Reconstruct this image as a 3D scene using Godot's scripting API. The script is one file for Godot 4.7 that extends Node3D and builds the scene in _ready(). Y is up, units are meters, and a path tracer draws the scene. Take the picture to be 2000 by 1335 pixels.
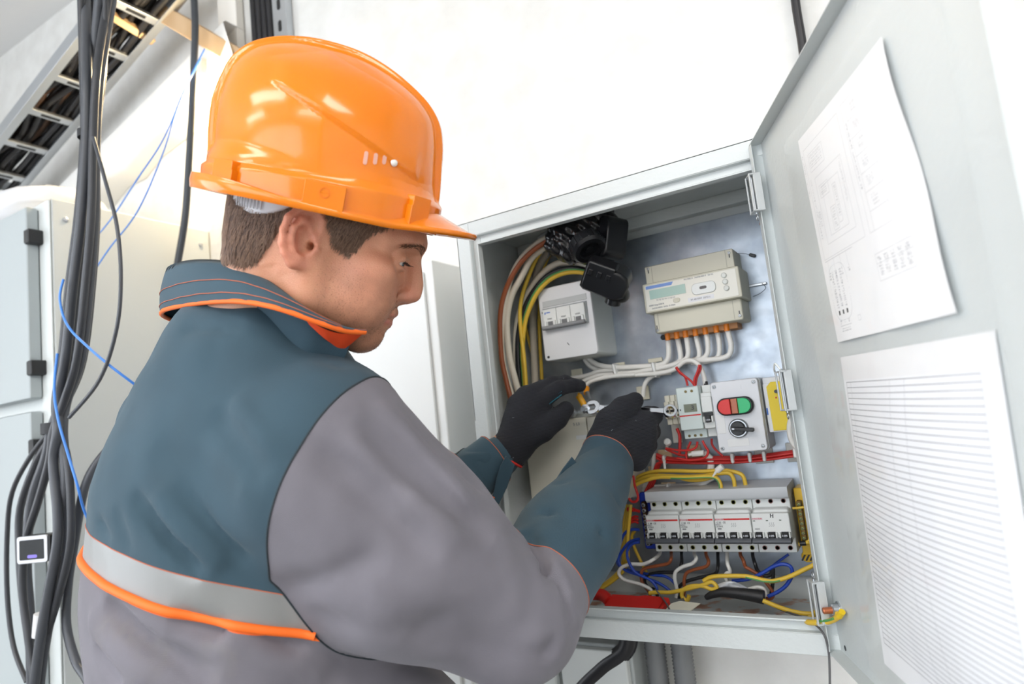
extends Node3D
# An electrician at an open switch cabinet. y is up, metres.

const LEFT_FILL_E := 1.3
const FRONT_FILL_E := 1.1
const PANEL_FILL_E := 0.75
const EXPOSURE := 2.4

func _ready() -> void:
	var cam := Camera3D.new()
	cam.name = "camera"
	add_child(cam)
	cam.transform = Transform3D(Basis(cam_right, cam_up, -cam_fwd).orthonormalized(), cam_at)
	var lens := CameraAttributesPhysical.new()
	lens.frustum_focal_length = 12.0 / tan(atan(667.5 / FOCAL))
	lens.frustum_focus_distance = 0.82
	lens.exposure_aperture = 4.5
	cam.attributes = lens
	cam.fov = rad_to_deg(2.0 * atan(667.5 / FOCAL))
	cam.near = 0.05
	cam.current = true
	var we := WorldEnvironment.new()
	we.name = "environment"
	var env := Environment.new()
	env.background_mode = Environment.BG_SKY
	var sky := Sky.new()
	var sm := ProceduralSkyMaterial.new()
	sm.sky_top_color = rgb8(214, 226, 240)
	sm.sky_horizon_color = rgb8(236, 240, 244)
	sm.ground_horizon_color = rgb8(200, 200, 198)
	sm.ground_bottom_color = rgb8(150, 150, 148)
	sky.sky_material = sm
	env.sky = sky
	env.tonemap_mode = Environment.TONE_MAPPER_LINEAR
	env.tonemap_exposure = EXPOSURE
	env.sdfgi_enabled = true
	env.ssao_enabled = true
	env.ssil_enabled = true
	we.environment = env
	add_child(we)
	room()
	background()
	cabinet()
	devices()
	wires()
	person()

# ------------------------------------------------------------------ camera frame used to lay the room out
var cam_at := Vector3(0, 1.45, 0)
var cam_right := Vector3(0.85416569, -0.10687678, -0.50889913)
var cam_up := Vector3(0.1507875, 0.9875094, 0.04569803)
var cam_fwd := Vector3(-0.49765862, 0.11576932, -0.85961233)
const FOCAL := 1287.0

func ray(px: float, py: float) -> Vector3:
	return cam_fwd + cam_right * ((px - 1000.0) / FOCAL) - cam_up * ((py - 667.5) / FOCAL)

func D(px: float, py: float, d: float) -> Vector3:
	return cam_at + ray(px, py) * d

func Zp(px: float, py: float, z: float) -> Vector3:
	var r := ray(px, py)
	return cam_at + r * ((z - cam_at.z) / r.z)

func Xp(px: float, py: float, x: float) -> Vector3:
	var r := ray(px, py)
	return cam_at + r * ((x - cam_at.x) / r.x)

func On(px: float, py: float, o: Vector3, n: Vector3) -> Vector3:
	var r := ray(px, py)
	return cam_at + r * ((o - cam_at).dot(n) / r.dot(n))

# ------------------------------------------------------------------ mesh collector
class MB:
	var v := PackedVector3Array()
	var n := PackedVector3Array()
	var uv := PackedVector2Array()
	var c := PackedColorArray()
	var i := PackedInt32Array()
	var use_color := false
	var use_uv := false

	func vert(p: Vector3, nn: Vector3, t := Vector2.ZERO, col := Color.WHITE) -> int:
		v.append(p); n.append(nn); uv.append(t); c.append(col)
		return v.size() - 1

	func tri(a: int, b: int, d: int) -> void:
		i.append(a); i.append(b); i.append(d)

	func quad(a: int, b: int, d: int, e: int) -> void:
		tri(a, b, d); tri(a, d, e)

	func flat(pts: Array, nn: Vector3) -> void:
		var s := v.size()
		for p in pts:
			vert(p, nn)
		for k in range(1, pts.size() - 1):
			tri(s, s + k, s + k + 1)

	# box with softened edges
	func box(at: Vector3, size: Vector3, bev := 0.001, B := Basis.IDENTITY) -> MB:
		var h := size / 2.0
		bev = minf(bev, minf(h.x, minf(h.y, h.z)) * 0.9)
		var s := v.size()
		for k in 8:
			var g := Vector3(1 if k & 1 else -1, 1 if k & 2 else -1, 1 if k & 4 else -1)
			for ax in 3:
				var q := h - Vector3.ONE * bev
				q[ax] = h[ax]
				var nn := Vector3.ZERO
				nn[ax] = g[ax]
				vert(at + B * (g * q), B * nn)
		var f := func(k: int, ax: int) -> int: return s + k * 3 + ax
		for ax in 3:
			var b1 := 1 << ((ax + 1) % 3)
			var b2 := 1 << ((ax + 2) % 3)
			var b0 := 1 << ax
			for o in [0, b0]:
				quad(f.call(o, ax), f.call(o | b1, ax), f.call(o | b1 | b2, ax), f.call(o | b2, ax))
			for o in [0, b1, b2, b1 | b2]:
				var a1 := (ax + 1) % 3
				var a2 := (ax + 2) % 3
				quad(f.call(o, a1), f.call(o | b0, a1), f.call(o | b0, a2), f.call(o, a2))
		for k in 8:
			tri(f.call(k, 0), f.call(k, 1), f.call(k, 2))
		return self

	# tube along given points; radius may vary
	func tube(pts: PackedVector3Array, r: float, sides := 8, r_end := -1.0, radii := PackedFloat32Array(), caps := true) -> MB:
		var m := pts.size()
		if m < 2:
			return self
		var t0 := (pts[1] - pts[0]).normalized()
		var side := t0.cross(Vector3.UP if absf(t0.y) < 0.9 else Vector3.RIGHT).normalized()
		var start := v.size()
		var run := 0.0
		for k in m:
			var t := (pts[mini(k + 1, m - 1)] - pts[maxi(k - 1, 0)]).normalized()
			side = (side - t * side.dot(t)).normalized()
			var oth := t.cross(side)
			var rr := r if r_end < 0.0 else lerpf(r, r_end, float(k) / (m - 1))
			if radii.size() == m:
				rr = radii[k]
			if k > 0:
				run += pts[k].distance_to(pts[k - 1])
			for q in sides + 1:
				var a := TAU * q / sides
				var d := side * cos(a) + oth * sin(a)
				vert(pts[k] + d * rr, d, Vector2(float(q) / sides, run))
		for k in m - 1:
			for q in sides:
				var a := start + k * (sides + 1) + q
				quad(a, a + 1, a + sides + 2, a + sides + 1)
		if caps:
			for e in [0, m - 1]:
				var nn := (pts[0] - pts[1]).normalized() if e == 0 else (pts[m - 1] - pts[m - 2]).normalized()
				var cc := vert(pts[e], nn)
				var ring := v.size()
				for q in sides:
					vert(v[start + e * (sides + 1) + q], nn)
				for q in sides:
					tri(cc, ring + q, ring + (q + 1) % sides)
		return self

	# revolve profile (x = radius, y = along axis)
	func lathe(o: Vector3, axis: Vector3, prof: Array, sides := 24, smooth := false) -> MB:
		var a := axis.normalized()
		var s1 := a.cross(Vector3.UP if absf(a.y) < 0.9 else Vector3.RIGHT).normalized()
		var s2 := a.cross(s1)
		for k in prof.size() - 1:
			var p: Vector2 = prof[k]
			var q: Vector2 = prof[k + 1]
			var e := q - p
			var nn := Vector2(e.y, -e.x).normalized()
			var st := v.size()
			for j in sides + 1:
				var an := TAU * j / sides
				var d := s1 * cos(an) + s2 * sin(an)
				var n1 := nn
				var n2 := nn
				if smooth:
					if k > 0:
						var e0: Vector2 = p - prof[k - 1]
						n1 = (nn + Vector2(e0.y, -e0.x).normalized()).normalized()
					if k < prof.size() - 2:
						var e1: Vector2 = prof[k + 2] - q
						n2 = (nn + Vector2(e1.y, -e1.x).normalized()).normalized()
				vert(o + d * p.x + a * p.y, d * n1.x + a * n1.y)
				vert(o + d * q.x + a * q.y, d * n2.x + a * n2.y)
			for j in sides:
				var b := st + j * 2
				quad(b, b + 1, b + 3, b + 2)
		return self

	# extrude a 2D outline (in X.basis xy) from z0 to z1 with a softened front edge
	func prism(poly: PackedVector2Array, z0: float, z1: float, bev: float, X := Transform3D.IDENTITY, back := true) -> MB:
		if Geometry2D.is_polygon_clockwise(poly):
			poly = poly.duplicate(); poly.reverse()
		var m := poly.size()
		var nrm := PackedVector2Array()
		for k in m:
			var e1 := (poly[k] - poly[(k + m - 1) % m]).normalized()
			var e2 := (poly[(k + 1) % m] - poly[k]).normalized()
			var b := Vector2(e1.y, -e1.x) + Vector2(e2.y, -e2.x)
			b = b.normalized()
			nrm.append(b)
		var inner := PackedVector2Array()
		for k in m:
			var e2 := (poly[(k + 1) % m] - poly[k]).normalized()
			var w := maxf(nrm[k].dot(Vector2(e2.y, -e2.x)), 0.4)
			inner.append(poly[k] - nrm[k] * bev / w)
		var B := X.basis
		for k in m:
			var j := (k + 1) % m
			var e := (poly[j] - poly[k]).normalized()
			var fn := Vector2(e.y, -e.x)
			var na := fn if nrm[k].dot(fn) < 0.85 else nrm[k]
			var nb := fn if nrm[j].dot(fn) < 0.85 else nrm[j]
			var zt := z1 - bev * signf(z1 - z0)
			var a := vert(X * Vector3(poly[k].x, poly[k].y, z0), B * Vector3(na.x, na.y, 0))
			var b := vert(X * Vector3(poly[j].x, poly[j].y, z0), B * Vector3(nb.x, nb.y, 0))
			var d := vert(X * Vector3(poly[j].x, poly[j].y, zt), B * Vector3(nb.x, nb.y, 0))
			var f := vert(X * Vector3(poly[k].x, poly[k].y, zt), B * Vector3(na.x, na.y, 0))
			quad(a, b, d, f)
			if bev > 0.0:
				var zn := B * Vector3(0, 0, signf(z1 - z0))
				var g := vert(X * Vector3(inner[j].x, inner[j].y, z1), zn)
				var h := vert(X * Vector3(inner[k].x, inner[k].y, z1), zn)
				quad(f, d, g, h)
		var ids := Geometry2D.triangulate_polygon(poly)
		var lo := poly[0]
		var hi := poly[0]
		for p in poly:
			lo = lo.min(p); hi = hi.max(p)
		for side in ([1, 0] if back else [1]):
			var st := v.size()
			for p in (inner if side == 1 else poly):
				vert(X * Vector3(p.x, p.y, z1 if side == 1 else z0), B * Vector3(0, 0, signf(z1 - z0) * (1 if side == 1 else -1)), Vector2((p.x - lo.x) / (hi.x - lo.x), (hi.y - p.y) / (hi.y - lo.y)))
			for k in range(0, ids.size(), 3):
				tri(st + ids[k], st + ids[k + 1], st + ids[k + 2])
		return self

	# grid surface from rows of points, smooth normals
	func grid(rows: Array, closed_u := false, flip := false) -> MB:
		var nr := rows.size()
		var nc: int = rows[0].size()
		var st := v.size()
		for r in nr:
			for q in nc:
				var qa := (q + 1) % nc if closed_u else mini(q + 1, nc - 1)
				var qb := (q + nc - 1) % nc if closed_u else maxi(q - 1, 0)
				var du: Vector3 = rows[r][qa] - rows[r][qb]
				var dv: Vector3 = rows[mini(r + 1, nr - 1)][q] - rows[maxi(r - 1, 0)][q]
				var nn := du.cross(dv).normalized()
				vert(rows[r][q], -nn if flip else nn, Vector2(float(q) / (nc - 1), float(r) / (nr - 1)))
		for r in nr - 1:
			for q in (nc if closed_u else nc - 1):
				var q2 := (q + 1) % nc
				quad(st + r * nc + q, st + r * nc + q2, st + (r + 1) * nc + q2, st + (r + 1) * nc + q)
		return self

	func ball(o: Vector3, r: Vector3, B := Basis.IDENTITY, rows := 12, cols := 18) -> MB:
		var st := v.size()
		for a in rows + 1:
			var t := PI * a / rows
			for b in cols + 1:
				var p := TAU * b / cols
				var d := Vector3(sin(t) * cos(p), cos(t), sin(t) * sin(p))
				vert(o + B * (d * r), (B * (d / r)).normalized(), Vector2(float(b) / cols, float(a) / rows))
		for a in rows:
			for b in cols:
				var k := st + a * (cols + 1) + b
				quad(k, k + 1, k + cols + 2, k + cols + 1)
		return self

	func add(m: MB) -> MB:
		var s := v.size()
		v.append_array(m.v); n.append_array(m.n); uv.append_array(m.uv); c.append_array(m.c)
		for k in m.i:
			i.append(s + k)
		use_color = use_color or m.use_color
		return self

	func mesh() -> ArrayMesh:
		for k in range(0, i.size(), 3):
			var a := i[k]
			var b := i[k + 1]
			var d := i[k + 2]
			if (v[b] - v[a]).cross(v[d] - v[a]).dot(n[a] + n[b] + n[d]) > 0.0:
				i[k + 1] = d
				i[k + 2] = b
		var arr := []
		arr.resize(Mesh.ARRAY_MAX)
		arr[Mesh.ARRAY_VERTEX] = v
		arr[Mesh.ARRAY_NORMAL] = n
		if use_uv:
			arr[Mesh.ARRAY_TEX_UV] = uv
		if use_color:
			arr[Mesh.ARRAY_COLOR] = c
		arr[Mesh.ARRAY_INDEX] = i
		var am := ArrayMesh.new()
		am.add_surface_from_arrays(Mesh.PRIMITIVE_TRIANGLES, arr)
		return am

func spline(pts: Array, per := 8) -> PackedVector3Array:
	var out := PackedVector3Array()
	var m := pts.size()
	for k in m - 1:
		var a: Vector3 = pts[maxi(k - 1, 0)]
		var b: Vector3 = pts[k]
		var d: Vector3 = pts[k + 1]
		var e: Vector3 = pts[mini(k + 2, m - 1)]
		for j in per:
			out.append(b.cubic_interpolate(d, a, e, float(j) / per))
	out.append(pts[m - 1])
	return out

func curve1(keys: Array, x: float) -> float:   # keys: Vector2(x, y) sorted by x, smooth interpolation
	var m := keys.size()
	if x <= keys[0].x:
		return keys[0].y
	for k in m - 1:
		if x <= keys[k + 1].x:
			var a: Vector2 = keys[k]
			var b: Vector2 = keys[k + 1]
			var h := b.x - a.x
			var t := (x - a.x) / h
			var ma := (b.y - a.y) / h
			var mb := ma
			if k > 0:
				ma = 0.5 * (ma + (a.y - keys[k - 1].y) / (a.x - keys[k - 1].x))
			if k < m - 2:
				mb = 0.5 * (mb + (keys[k + 2].y - b.y) / (keys[k + 2].x - b.x))
			var t2 := t * t
			var t3 := t2 * t
			return (2 * t3 - 3 * t2 + 1) * a.y + (t3 - 2 * t2 + t) * h * ma + (-2 * t3 + 3 * t2) * b.y + (t3 - t2) * h * mb
	return keys[m - 1].y

func rrect(w: float, h: float, r: float, seg := 4, at := Vector2.ZERO) -> PackedVector2Array:
	var out := PackedVector2Array()
	r = minf(r, minf(w, h) * 0.499)
	for k in 4:
		var cc := Vector2((w / 2 - r) * (1 if k == 0 or k == 3 else -1), (h / 2 - r) * (1 if k < 2 else -1))
		for j in seg + 1:
			var a := PI / 2 * (k + float(j) / seg)
			out.append(at + cc + Vector2(cos(a), sin(a)) * r)
	return out

# ------------------------------------------------------------------ naming and tagging
var used := {}
func numbered(called: String) -> String:
	var k: int = used.get(called, 0)
	used[called] = k + 1
	return called if k == 0 else "%s_%03d" % [called, k]

func tag(o: Node, label: String, category: String, group := "") -> Node:
	o.set_meta("label", label)
	o.set_meta("category", category)
	if group:
		o.set_meta("group", group)
	return o

func thing(called: String, label: String, category: String, group := "", at := Vector3.ZERO) -> Node3D:
	var o := Node3D.new()
	o.name = numbered(called)
	add_child(o)
	o.position = at
	tag(o, label, category, group)
	return o

# one mesh part; points are given in the world, the part keeps them relative to its parent
func part(called: String, m: MB, mat: Material, parent: Node3D = null, label := "") -> MeshInstance3D:
	var o := MeshInstance3D.new()
	var shift := Vector3.ZERO
	var up: Node = parent
	while up != null and up != self:
		shift += (up as Node3D).position
		up = up.get_parent()
	if shift != Vector3.ZERO:
		for k in m.v.size():
			m.v[k] -= shift
	o.mesh = m.mesh()
	o.material_override = mat
	if parent == null:
		o.name = numbered(called)
		add_child(o)
	else:
		o.name = called
		parent.add_child(o, true)
	if label:
		o.set_meta("label", label)
	return o

func solo(called: String, m: MB, mat: Material, label: String, category: String, group := "") -> MeshInstance3D:
	var o := part(called, m, mat)
	tag(o, label, category, group)
	return o

func struct(called: String, m: MB, mat: Material) -> MeshInstance3D:
	var o := MeshInstance3D.new()
	o.mesh = m.mesh()
	o.material_override = mat
	o.name = called
	add_child(o)
	o.set_meta("kind", "structure")
	return o

func lettering(txt: String, height: float, X: Transform3D, mat: Material, parent: Node3D, called := "lettering", depth := 0.0002) -> MeshInstance3D:
	var t := TextMesh.new()
	var fnt := SystemFont.new()
	fnt.font_names = PackedStringArray(["Droid Sans"])
	fnt.font_weight = 600
	t.font = fnt
	t.text = txt
	t.font_size = 32
	t.pixel_size = height / 24.0
	t.depth = depth
	t.curve_step = 4.0
	var o := MeshInstance3D.new()
	o.mesh = t
	o.material_override = mat
	o.name = called
	parent.add_child(o, true)
	var up: Node = parent
	var shift := Vector3.ZERO
	while up != null and up != self:
		shift += (up as Node3D).position
		up = up.get_parent()
	o.transform = Transform3D(X.basis, X.origin - shift)
	return o

# ------------------------------------------------------------------ materials
var mats := {}
func M(key: String, col: Color, rough := 0.5, metal := 0.0, extra := {}) -> StandardMaterial3D:
	if mats.has(key):
		return mats[key]
	var m := StandardMaterial3D.new()
	m.resource_name = key
	m.albedo_color = col
	m.roughness = rough
	m.metallic = metal
	for k in extra:
		m.set(k, extra[k])
	mats[key] = m
	return m

func rgb8(r: float, g: float, b: float) -> Color:
	return Color(r / 255.0, g / 255.0, b / 255.0)

func noise_tex(freq: float, seed_n: int, lo: Color, hi: Color, size := 256, octaves := 4, normal := false, bump := 4.0) -> NoiseTexture2D:
	var fn := FastNoiseLite.new()
	fn.seed = seed_n
	fn.noise_type = FastNoiseLite.TYPE_SIMPLEX_SMOOTH
	fn.frequency = freq
	fn.fractal_octaves = octaves
	var t := NoiseTexture2D.new()
	t.width = size
	t.height = size
	t.seamless = true
	t.noise = fn
	if normal:
		t.as_normal_map = true
		t.bump_strength = bump
	else:
		var gr := Gradient.new()
		gr.set_color(0, lo)
		gr.set_color(1, hi)
		t.color_ramp = gr
	return t

func tri_uv(scale: float, sharp := 4.0, world := false) -> Dictionary:
	return {"uv1_triplanar": true, "uv1_world_triplanar": world, "uv1_scale": Vector3.ONE * scale, "uv1_triplanar_sharpness": sharp}

# ------------------------------------------------------------------ implicit surfaces
class Field:
	var a := PackedVector3Array()
	var b := PackedVector3Array()
	var ra := PackedFloat32Array()
	var rb := PackedFloat32Array()
	var kk := PackedFloat32Array()
	var xf: Array[Transform3D] = []          # world -> squeezed frame
	var sq := PackedByteArray()
	var sc := PackedFloat32Array()
	var cut := PackedByteArray()
	var disp: Callable
	var disp_max := 0.0

	func cone(p: Vector3, q: Vector3, r1: float, r2: float, k := 0.02, carve := false) -> void:
		a.append(p); b.append(q); ra.append(r1); rb.append(r2); kk.append(k); xf.append(Transform3D.IDENTITY); sq.append(0); sc.append(1.0); cut.append(1 if carve else 0)

	# flattened cone: squeezed by sq along the axes of basis F about its own point
	func flat_cone(p: Vector3, q: Vector3, r1: float, r2: float, F: Basis, squeeze: Vector3, k := 0.02, carve := false) -> void:
		var inv := Basis.from_scale(Vector3(1.0 / squeeze.x, 1.0 / squeeze.y, 1.0 / squeeze.z)) * F.transposed()
		var T := Transform3D(inv, Vector3.ZERO)
		a.append(T * p); b.append(T * q); ra.append(r1); rb.append(r2); kk.append(k); xf.append(T); sq.append(1)
		sc.append(minf(squeeze.x, minf(squeeze.y, squeeze.z))); cut.append(1 if carve else 0)

	func chain(pts: Array, rs: Array, k := 0.01, carve := false) -> void:
		for j in pts.size() - 1:
			cone(pts[j], pts[j + 1], rs[j], rs[j + 1], k, carve)

	func snap(p: Vector3, dir: Vector3) -> Vector3:
		var every := all()
		for j in 10:
			p -= dir * eval(p, every) * 0.9
		return p

	func one(j: int, p: Vector3) -> float:
		if sq[j]:
			p = xf[j] * p
		var pa := p - a[j]
		var ba := b[j] - a[j]
		var l := ba.length_squared()
		var h := clampf(pa.dot(ba) / l, 0.0, 1.0) if l > 0.0 else 0.0
		return (pa.distance_to(ba * h) - lerpf(ra[j], rb[j], h)) * sc[j]

	func eval(p: Vector3, list: PackedInt32Array) -> float:
		var d := 1.0
		for j in list:
			var e := one(j, p)
			var k := kk[j]
			if cut[j]:
				e = -e
				var h := maxf(k - absf(d - e), 0.0)
				d = maxf(d, e) + (h * h / (4.0 * k) if k > 0.0 else 0.0)
			else:
				var h := maxf(k - absf(d - e), 0.0)
				d = minf(d, e) - (h * h / (4.0 * k) if k > 0.0 else 0.0)
		if disp_max > 0.0 and absf(d) < 0.025:
			d += disp.call(p)
		return d

	func all() -> PackedInt32Array:
		return PackedInt32Array(range(a.size()))

func nets(f: Field, lo: Vector3, hi: Vector3, h: float) -> MB:
	var bx := int(ceil((hi.x - lo.x) / h / 4.0))
	var by := int(ceil((hi.y - lo.y) / h / 4.0))
	var bz := int(ceil((hi.z - lo.z) / h / 4.0))
	var nx := bx * 4 + 1
	var ny := by * 4 + 1
	var nz := bz * 4 + 1
	var vals := PackedFloat32Array()
	vals.resize(nx * ny * nz)
	vals.fill(1000.0)
	var ids := PackedInt32Array()
	ids.resize(nx * ny * nz)
	ids.fill(-1)
	var active := PackedInt32Array()
	var every := f.all()
	var rad := 4.0 * h * 0.87
	var coarse := {}
	for z in bz:
		for y in by:
			for x in bx:
				var ck := (z / 4) * 1000000 + (y / 4) * 1000 + x / 4
				if not coarse.has(ck):
					var cd := 1e9
					var c4 := lo + Vector3((x / 4) * 16 + 8, (y / 4) * 16 + 8, (z / 4) * 16 + 8) * h
					for j in every:
						if not f.cut[j]:
							cd = minf(cd, f.one(j, c4) - f.kk[j] * 0.3)
					coarse[ck] = cd < 16.0 * h * 0.87 + f.disp_max
				if not coarse[ck]:
					continue
				var cc := lo + Vector3(x * 4 + 2, y * 4 + 2, z * 4 + 2) * h
				var near := PackedInt32Array()
				var dm := 1e9
				var ds := PackedFloat32Array()
				for j in every:
					var e := f.one(j, cc)
					ds.append(e)
					if not f.cut[j]:
						dm = minf(dm, e - f.kk[j] * 0.3)
				if dm > rad + f.disp_max:
					continue
				for j in every:
					if f.cut[j]:
						if ds[j] < rad + f.kk[j] + f.disp_max:
							near.append(j)
					elif ds[j] < maxf(dm, -rad) + 2.0 * rad + f.kk[j]:
						near.append(j)
				var e0 := f.eval(cc, near)
				if absf(e0) > (rad + f.disp_max) * 1.3 and e0 > 0.0:
					continue
				if e0 < -(rad + f.disp_max) * 1.3:
					continue
				active.append_array(PackedInt32Array([x, y, z]))
				for k in 5:
					for j in 5:
						var base := ((z * 4 + k) * ny + y * 4 + j) * nx + x * 4
						var p := lo + Vector3(x * 4, y * 4 + j, z * 4 + k) * h
						for q in 5:
							if vals[base + q] > 999.0:
								vals[base + q] = f.eval(p, near)
							p.x += h
	var out := MB.new()
	var off := PackedInt32Array([0, 1, nx, nx + 1, nx * ny, nx * ny + 1, nx * ny + nx, nx * ny + nx + 1])
	var E := [[0, 1], [2, 3], [4, 5], [6, 7], [0, 2], [1, 3], [4, 6], [5, 7], [0, 4], [1, 5], [2, 6], [3, 7]]
	var cells := PackedInt32Array()
	var s8 := PackedFloat32Array()
	s8.resize(8)
	for t in range(0, active.size(), 3):
		for k in 4:
			for j in 4:
				for q in 4:
					var x := active[t] * 4 + q
					var y := active[t + 1] * 4 + j
					var z := active[t + 2] * 4 + k
					var g := (z * ny + y) * nx + x
					var inside := 0
					for m in 8:
						s8[m] = vals[g + off[m]]
						if s8[m] < 0.0:
							inside += 1
					if inside == 0 or inside == 8:
						continue
					var acc := Vector3.ZERO
					var cnt := 0
					for e in E:
						var u := s8[e[0]]
						var w := s8[e[1]]
						if (u < 0.0) != (w < 0.0):
							var tt := u / (u - w)
							var p0 := Vector3(e[0] & 1, (e[0] >> 1) & 1, e[0] >> 2)
							var p1 := Vector3(e[1] & 1, (e[1] >> 1) & 1, e[1] >> 2)
							acc += p0.lerp(p1, tt)
							cnt += 1
					ids[g] = out.vert(lo + (Vector3(x, y, z) + acc / cnt) * h, Vector3.ZERO)
					cells.append(g)
	var ax_off := PackedInt32Array([1, nx, nx * ny])
	for g in cells:
		var v0 := vals[g]
		for ax in 3:
			var v1 := vals[g + ax_off[ax]]
			if (v0 < 0.0) == (v1 < 0.0):
				continue
			var u := ax_off[(ax + 1) % 3]
			var w := ax_off[(ax + 2) % 3]
			if g - u - w < 0:
				continue
			var a := ids[g]
			var b := ids[g - u]
			var c := ids[g - u - w]
			var d := ids[g - w]
			if a < 0 or b < 0 or c < 0 or d < 0:
				continue
			var dir := Vector3.ZERO
			dir[ax] = 1.0 if v0 < 0.0 else -1.0
			var fn := (out.v[c] - out.v[a]).cross(out.v[d] - out.v[b])
			if fn.dot(dir) < 0.0:
				fn = -fn
			out.n[a] += fn; out.n[b] += fn; out.n[c] += fn; out.n[d] += fn
			out.quad(a, b, c, d)
	for k in out.n.size():
		out.n[k] = out.n[k].normalized()
	return out

# cut a mesh where the per-vertex value s changes sign; [below, above, cut segments]
func split(m: MB, s: PackedFloat32Array) -> Array:
	var res := [MB.new(), MB.new()]
	var maps := [{}, {}]
	var cuts: Array = []
	for q in 2:
		res[q].use_color = m.use_color
	var keep := func(q: int, k: int) -> int:
		if not maps[q].has(k):
			maps[q][k] = res[q].vert(m.v[k], m.n[k], m.uv[k], m.c[k])
		return maps[q][k]
	var mid := func(q: int, k: int, l: int) -> int:
		var key := mini(k, l) * 1000003 + maxi(k, l) + 1000000000
		if not maps[q].has(key):
			var t := s[k] / (s[k] - s[l])
			maps[q][key] = res[q].vert(m.v[k].lerp(m.v[l], t), m.n[k].lerp(m.n[l], t).normalized(), m.uv[k].lerp(m.uv[l], t), m.c[k].lerp(m.c[l], t))
		return maps[q][key]
	for t in range(0, m.i.size(), 3):
		var id := [m.i[t], m.i[t + 1], m.i[t + 2]]
		var side := [1 if s[id[0]] > 0.0 else 0, 1 if s[id[1]] > 0.0 else 0, 1 if s[id[2]] > 0.0 else 0]
		if side[0] == side[1] and side[1] == side[2]:
			res[side[0]].tri(keep.call(side[0], id[0]), keep.call(side[0], id[1]), keep.call(side[0], id[2]))
			continue
		var lone := 0
		if side[0] == side[1]:
			lone = 2
		elif side[0] == side[2]:
			lone = 1
		var a: int = id[lone]
		var b: int = id[(lone + 1) % 3]
		var c: int = id[(lone + 2) % 3]
		var q: int = side[lone]
		res[q].tri(keep.call(q, a), mid.call(q, a, b), mid.call(q, a, c))
		var o := 1 - q
		res[o].quad(mid.call(o, a, b), keep.call(o, b), keep.call(o, c), mid.call(o, a, c))
		cuts.append([mini(a, b) * 1000003 + maxi(a, b), mini(a, c) * 1000003 + maxi(a, c), res[q].v[mid.call(q, a, b)], res[q].v[mid.call(q, a, c)], res[q].n[mid.call(q, a, b)]])
	return [res[0], res[1], cuts]

# chain cut segments into smoothed lines of [points, normals]
func chains(cuts: Array, least := 12) -> Array:
	var link := {}
	var pos := {}
	var nor := {}
	for s in cuts:
		for e in 2:
			if not link.has(s[e]):
				link[s[e]] = []
			link[s[e]].append(s[1 - e])
		pos[s[0]] = s[2]
		pos[s[1]] = s[3]
		nor[s[0]] = s[4]
		if not nor.has(s[1]):
			nor[s[1]] = s[4]
	var seen := {}
	var out := []
	var starts := []
	for k in link:
		if link[k].size() == 1:
			starts.append(k)
	for k in link:
		starts.append(k)
	for st in starts:
		if seen.has(st):
			continue
		var line := PackedVector3Array()
		var nn := PackedVector3Array()
		var cur: int = st
		var go := true
		while go:
			seen[cur] = true
			line.append(pos[cur])
			nn.append(nor[cur])
			go = false
			for nx in link[cur]:
				if not seen.has(nx):
					cur = nx
					go = true
					break
		if link[st].size() == 2 and line.size() > 2:
			line.append(line[0])
			nn.append(nn[0])
		if line.size() < least:
			continue
		for pass_n in 6:
			var l2 := line.duplicate()
			var n2 := nn.duplicate()
			for k in range(1, line.size() - 1):
				l2[k] = (line[k - 1] + line[k] * 2.0 + line[k + 1]) / 4.0
				n2[k] = (nn[k - 1] + nn[k] * 2.0 + nn[k + 1]).normalized()
			line = l2
			nn = n2
		out.append([line, nn])
	return out

func values(m: MB, f: Callable) -> PackedFloat32Array:
	var s := PackedFloat32Array()
	s.resize(m.v.size())
	for k in m.v.size():
		s[k] = f.call(m.v[k])
	return s

# ------------------------------------------------------------------ room
func bx(called: String, lo: Vector3, hi: Vector3, mat: Material, parent: Node3D = null, bev := 0.001) -> MeshInstance3D:
	return part(called, MB.new().box((lo + hi) / 2.0, hi - lo, bev), mat, parent)

func sbx(called: String, lo: Vector3, hi: Vector3, mat: Material, bev := 0.001) -> MeshInstance3D:
	return struct(called, MB.new().box((lo + hi) / 2.0, hi - lo, bev), mat)

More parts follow.
